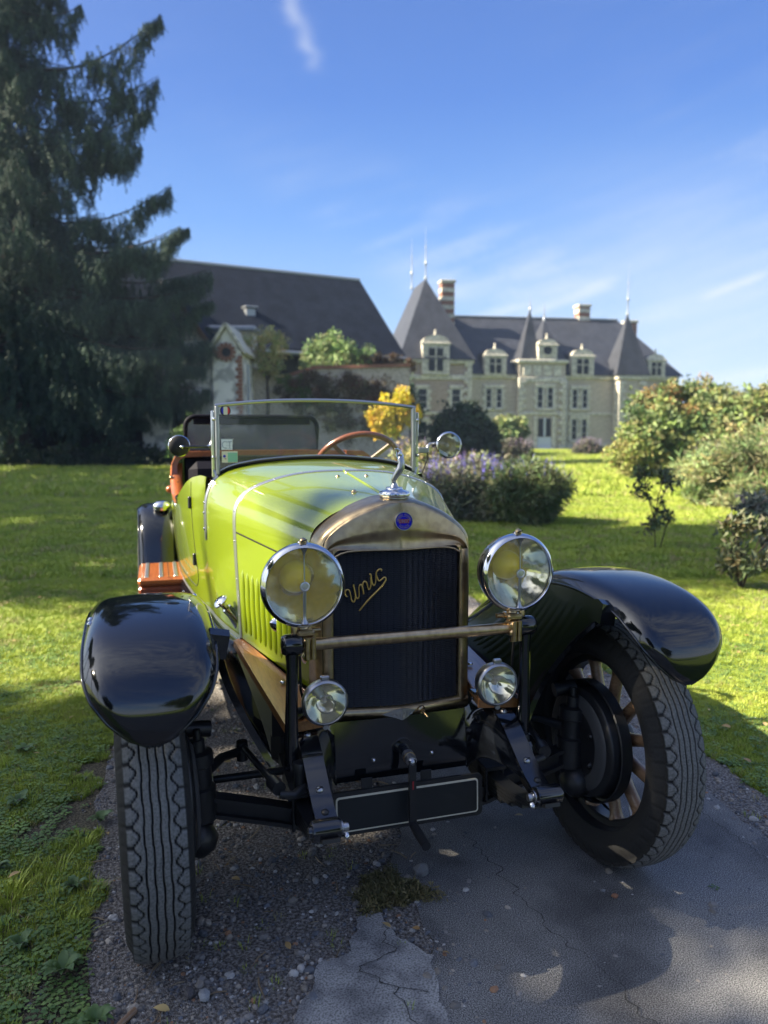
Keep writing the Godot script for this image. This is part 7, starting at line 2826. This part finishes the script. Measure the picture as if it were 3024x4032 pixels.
func headlamp(called: String, at: Vector3, r: float, big: bool, yaw: float) -> void:
	var l := part(called, car)
	l.position = at
	l.rotation.y = yaw
	var Z := Transform3D(Basis(Vector3.RIGHT, PI / 2), Vector3.ZERO)     # lathe axis to the front (+z)
	var b := Mold.new()
	var k := r / 0.12
	if big:
		b.lathe([Vector2(r * 0.865, 0.004), Vector2(r * 0.885, 0.010), Vector2(r * 0.90, 0.011), Vector2(r * 0.965, 0.004), Vector2(r * 0.992, -0.004), Vector2(r, -0.014), Vector2(r * 0.985, -0.024), Vector2(r * 0.95, -0.026)], Z, 72, 60)
	else:
		b.lathe([Vector2(r * 0.86, 0.003), Vector2(r * 0.885, 0.006), Vector2(r * 0.97, 0.002), Vector2(r, -0.004), Vector2(r, -0.016), Vector2(r * 0.95, -0.018)], Z, 56, 60)
	obj("rim", b, M.chrome if big else M.dull_steel, l)
	b = Mold.new()
	b.lathe([Vector2(r * 0.955, -0.016 * k), Vector2(r * 0.95, -0.035 * k), Vector2(r * 0.90, -0.065 * k), Vector2(r * 0.78, -0.098 * k), Vector2(r * 0.58, -0.128 * k), Vector2(r * 0.33, -0.146 * k), Vector2(0.0, -0.152 * k)], Z, 56, 70)
	obj("bowl", b, M.chrome if big else M.dull_steel, l)
	# reflector: a paraboloid with a hole for the lamp holder
	b = Mold.new()
	var pr := []
	var depth := 0.085 * k
	for j in 17:
		var f := 1.0 - j / 16.0
		var rr := r * 0.87 * maxf(f, 0.11)
		pr.append(Vector2(rr, -depth + depth * pow(rr / (r * 0.87), 2.0) - 0.002))
	b.lathe(pr, Z, 56, 80)
	obj("reflector", b, M.reflector, l)
	b = Mold.new()
	b.lathe([Vector2(r * 0.105, -depth - 0.004), Vector2(r * 0.105, -depth + 0.010 * k), Vector2(r * 0.085, -depth + 0.014 * k), Vector2(0, -depth + 0.014 * k)], Z, 20)
	obj("lamp_holder", b, M.dull_steel, l)
	b = Mold.new()
	if big:
		b.lathe([Vector2(0.0, -depth + 0.055), Vector2(0.010, -depth + 0.052), Vector2(0.017, -depth + 0.043), Vector2(0.019, -depth + 0.034), Vector2(0.016, -depth + 0.022), Vector2(0.010, -depth + 0.012)], Transform3D(Z.basis, Vector3(-0.008, 0.010, 0)), 28, 80)
		obj("yellow_bulb", b, M.lamp_yellow, l)
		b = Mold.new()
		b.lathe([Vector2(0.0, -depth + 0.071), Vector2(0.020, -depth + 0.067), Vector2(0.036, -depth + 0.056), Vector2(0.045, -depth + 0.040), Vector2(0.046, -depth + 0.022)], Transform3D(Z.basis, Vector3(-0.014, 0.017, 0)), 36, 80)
		obj("bulb_image", b, M.bulb_image_yellow, l)  # added yellow dome standing in for the bulb magnified by the reflector
	else:
		b.lathe([Vector2(0.0, -depth + 0.034), Vector2(0.006, -depth + 0.031), Vector2(0.0095, -depth + 0.022), Vector2(0.006, -depth + 0.010)], Z, 20, 80)
		obj("bulb", b, M.bulb_glass, l)
	# front glass
	b = Mold.new()
	b.lathe([Vector2(0.0, 0.006 * k), Vector2(r * 0.5, 0.0045 * k), Vector2(r * 0.875, 0.0005)], Z, 48, 80)
	obj("lens", b, M.lamp_glass, l)
	if big:
		# upright bar with a boss in front of the glass
		b = Mold.new()
		var path := []
		var rads := []
		for j in 21:
			var y := lerpf(-r * 0.87, r * 0.87, j / 20.0)
			path.append(Vector3(0, y, 0.010 - 0.004 * absf(y) / r))
			var e := absf(y) / (r * 0.87)
			rads.append((0.0022 if y > 0 else 0.0050) + 0.008 * pow(e, 14.0) - (0.0015 * e if y < 0 else 0.0))
		b.tube(path, rads, 10)
		obj("glass_bar", b, M.dull_steel, l)
		b = Mold.new()
		b.lathe([Vector2(0.0, 0.016), Vector2(0.009, 0.0155), Vector2(0.0105, 0.0175), Vector2(0.0135, 0.0165), Vector2(0.0145, 0.012), Vector2(0.013, 0.008)], Transform3D(Basis(Vector3.RIGHT, PI / 2), Vector3.ZERO), 28)
		obj("boss", b, M.alloy, l)
		dome("rim_screw", l, Vector3(0, r + 0.003, -0.006), Vector3(0.1, 0.35, 1).normalized(), 0.011, 0.010, M.brass_bright, true)
		b = Mold.new()
		b.box(Vector3(0, r * 0.985, -0.012), Vector3(0.030, 0.014, 0.018), 0.005)
		obj("hasp", b, M.chrome, l)
	else:
		b = Mold.new()
		b.box(Vector3(0, r + 0.004, -0.009), Vector3(0.026, 0.013, 0.016), 0.003)
		obj("hinge", b, M.dull_steel, l)
		b = Mold.new()
		b.tube([Vector3(0, -r - 0.003, -0.012), Vector3(0, -r - 0.003, 0.0)], 0.008, 8)
		obj("catch", b, M.dull_steel, l)


# ---------------------------------------------------------------- inside the tub, mirrors
func car_interior() -> void:
	var b := Mold.new()
	b.box(C(0, 0.60, 2.3), Vector3(1.0, 0.02, 2.4))
	obj("floor", b, M.gap_black, car)
	for s in [[2.10, "front_seat"], [3.15, "rear_seat"]]:
		var seat := part(s[1], car)
		b = Mold.new()
		b.box(C(0, 0.80, s[0]), Vector3(0.98, 0.20, 0.44), 0.05)
		obj("cushion", b, M.leather_black, seat)
		b = Mold.new()
		b.box(C(0, 1.06, s[0] + 0.30), Vector3(1.0, 0.46, 0.12), 0.045, Basis(Vector3.RIGHT, -0.12))
		obj("backrest", b, M.leather_black, seat)
	b = Mold.new()
	b.box(C(0, 1.10, 2.57), Vector3(1.03, 0.42, 0.035), 0.01)
	obj("divider_panel", b, M.leather_black, car)
	b = Mold.new()
	b.box(C(0, 1.13, 1.44), Vector3(0.94, 0.24, 0.02), 0.004)
	obj("dashboard", b, M.wood_red, car)
	# rear screen with rounded corners, dark and dusty
	var rs := part("rear_screen", car)
	rs.position = C(-0.10, 1.335, 2.62)
	var outer := PackedVector2Array([Vector2(-0.40, 0.0), Vector2(0.37, 0.0), Vector2(0.37, 0.13)])
	for k in range(0, 7):
		var a := PI / 2 * k / 6.0
		outer.append(Vector2(0.31 + 0.06 * cos(a), 0.145 + 0.06 * sin(a)))
	for k in range(0, 7):
		var a := PI / 2 + PI / 2 * k / 6.0
		outer.append(Vector2(-0.34 + 0.06 * cos(a), 0.145 + 0.06 * sin(a)))
	b = Mold.new()
	var loop := []
	for q in outer:
		loop.append(Vector3(q.x, q.y, 0))
	b.tube(loop, 0.014, 8, false, true)
	obj("screen_frame", b, M.leather_black, rs)
	b = Mold.new()
	b.slab(outer, 0.004, Transform3D())
	obj("screen_pane", b, M.smoke_glass, rs)
	b = Mold.new()
	b.box(Vector3(-0.015, 0.178, 0.004), Vector3(0.68, 0.035, 0.012), 0.004)
	obj("upper_bar", b, M.leather_black, rs)
	# steering wheel on the right
	var sw := part("steering_wheel", car)
	sw.position = C(0.295, 1.28, 1.80)
	sw.rotation.x = 0.72
	b = Mold.new()
	var ring := []
	for k in 48:
		ring.append(Vector3(0.215 * cos(TAU * k / 48.0), 0.215 * sin(TAU * k / 48.0), 0))
	b.tube(ring, 0.0145, 12, false, true)
	obj("rim", b, M.wheel_wood, sw)
	for k in 4:
		var a := PI / 4 + PI / 2 * k
		b = Mold.new()
		b.bar([Vector3(0.03 * cos(a), 0.03 * sin(a), 0.02), Vector3(0.207 * cos(a), 0.207 * sin(a), 0.0)], Vector3(-sin(a), cos(a), 0), 0.022, 0.008)
		obj("spoke", b, M.wood_spoke, sw)
	b = Mold.new()
	b.lathe([Vector2(0.0, 0.02), Vector2(0.035, 0.018), Vector2(0.04, 0.0), Vector2(0.02, -0.01), Vector2(0.018, -0.6)], Transform3D(Basis(Vector3.RIGHT, -PI / 2), Vector3(0, 0, 0.03)), 20)
	obj("column", b, M.black_iron, sw)
	# round mirror on the left, searchlight on the right
	var mi := part("door_mirror", car)
	mi.position = C(-0.593, 1.393, 1.38)
	mi.rotation.y = 0.12
	b = Mold.new()
	b.lathe([Vector2(0.0, 0.014), Vector2(0.02, 0.013), Vector2(0.036, 0.009), Vector2(0.043, 0.002)], Transform3D(Basis(Vector3.RIGHT, PI / 2), Vector3.ZERO), 32, 80)
	obj("mirror_back", b, M.mirror_black, mi)
	b = Mold.new()
	b.lathe([Vector2(0.0425, 0.003), Vector2(0.046, 0.0), Vector2(0.045, -0.006), Vector2(0.0, -0.0065)], Transform3D(Basis(Vector3.RIGHT, PI / 2), Vector3.ZERO), 32, 80)
	obj("mirror_rim", b, M.chrome, mi)
	b = Mold.new()
	b.tube([Vector3(0.010, -0.004, 0.016), Vector3(0.024, -0.004, 0.020), Vector3(0.120, -0.004, 0.012)], [0.008, 0.0055, 0.0055], 10)
	obj("mirror_arm", b, M.black_paint, mi)
	dome("arm_knob", mi, Vector3(0.008, -0.004, 0.014), Vector3(-0.2, 0, 1), 0.010, 0.014, M.chrome)
	b = Mold.new()
	b.tube([Vector3(0.116, -0.004, 0.013), Vector3(0.130, 0.002, 0.012), Vector3(0.138, 0.03, 0.012)], [0.007, 0.008, 0.006], 10)
	b.tube([Vector3(0.130, 0.0, 0.012), Vector3(0.138, -0.03, 0.012)], [0.008, 0.005], 10)
	obj("arm_bracket", b, M.chrome, mi)
	var sl := part("searchlight", car)
	sl.position = C(0.612, 1.391, 1.355)
	sl.rotation.y = -0.10
	var Z := Transform3D(Basis(Vector3.RIGHT, PI / 2), Vector3.ZERO)
	b = Mold.new()
	b.lathe([Vector2(0.052, 0.004), Vector2(0.055, 0.008), Vector2(0.060, 0.004), Vector2(0.062, -0.004), Vector2(0.060, -0.014), Vector2(0.056, -0.016)], Z, 44, 60)
	obj("rim", b, M.chrome, sl)
	b = Mold.new()
	b.lathe([Vector2(0.057, -0.012), Vector2(0.054, -0.035), Vector2(0.040, -0.062), Vector2(0.018, -0.076), Vector2(0.0, -0.078)], Z, 40, 70)
	obj("bowl", b, M.black_paint, sl)
	b = Mold.new()
	var pr := []
	for j in 12:
		var f := 1.0 - j / 11.0
		var rr := 0.0525 * maxf(f, 0.12)
		pr.append(Vector2(rr, -0.044 + 0.044 * pow(rr / 0.0525, 2.0)))
	b.lathe(pr, Z, 40, 80)
	obj("reflector", b, M.reflector, sl)
	b = Mold.new()
	b.lathe([Vector2(0.0, -0.016), Vector2(0.008, -0.019), Vector2(0.011, -0.028), Vector2(0.007, -0.04)], Z, 18, 80)
	obj("bulb", b, M.bulb_glass, sl)
	b = Mold.new()
	b.lathe([Vector2(0.0, 0.006), Vector2(0.03, 0.005), Vector2(0.053, 0.003)], Z, 36, 80)
	obj("lens", b, M.lamp_glass, sl)
	b = Mold.new()
	b.tube([Vector3(-0.055, 0.008, -0.03), Vector3(-0.085, 0.006, -0.02), Vector3(-0.098, -0.006, -0.012), Vector3(-0.099, -0.03, -0.010)], 0.0065, 10)
	b.box(Vector3(-0.122, -0.024, -0.008), Vector3(0.046, 0.026, 0.012), 0.003)
	obj("swivel_arm", b, M.dull_steel, sl)
	b = Mold.new()
	b.tube([Vector3(-0.098, -0.03, -0.012), Vector3(-0.10, -0.07, -0.02), Vector3(-0.125, -0.13, -0.01)], 0.003, 6)
	obj("cable", b, M.gap_black, sl)
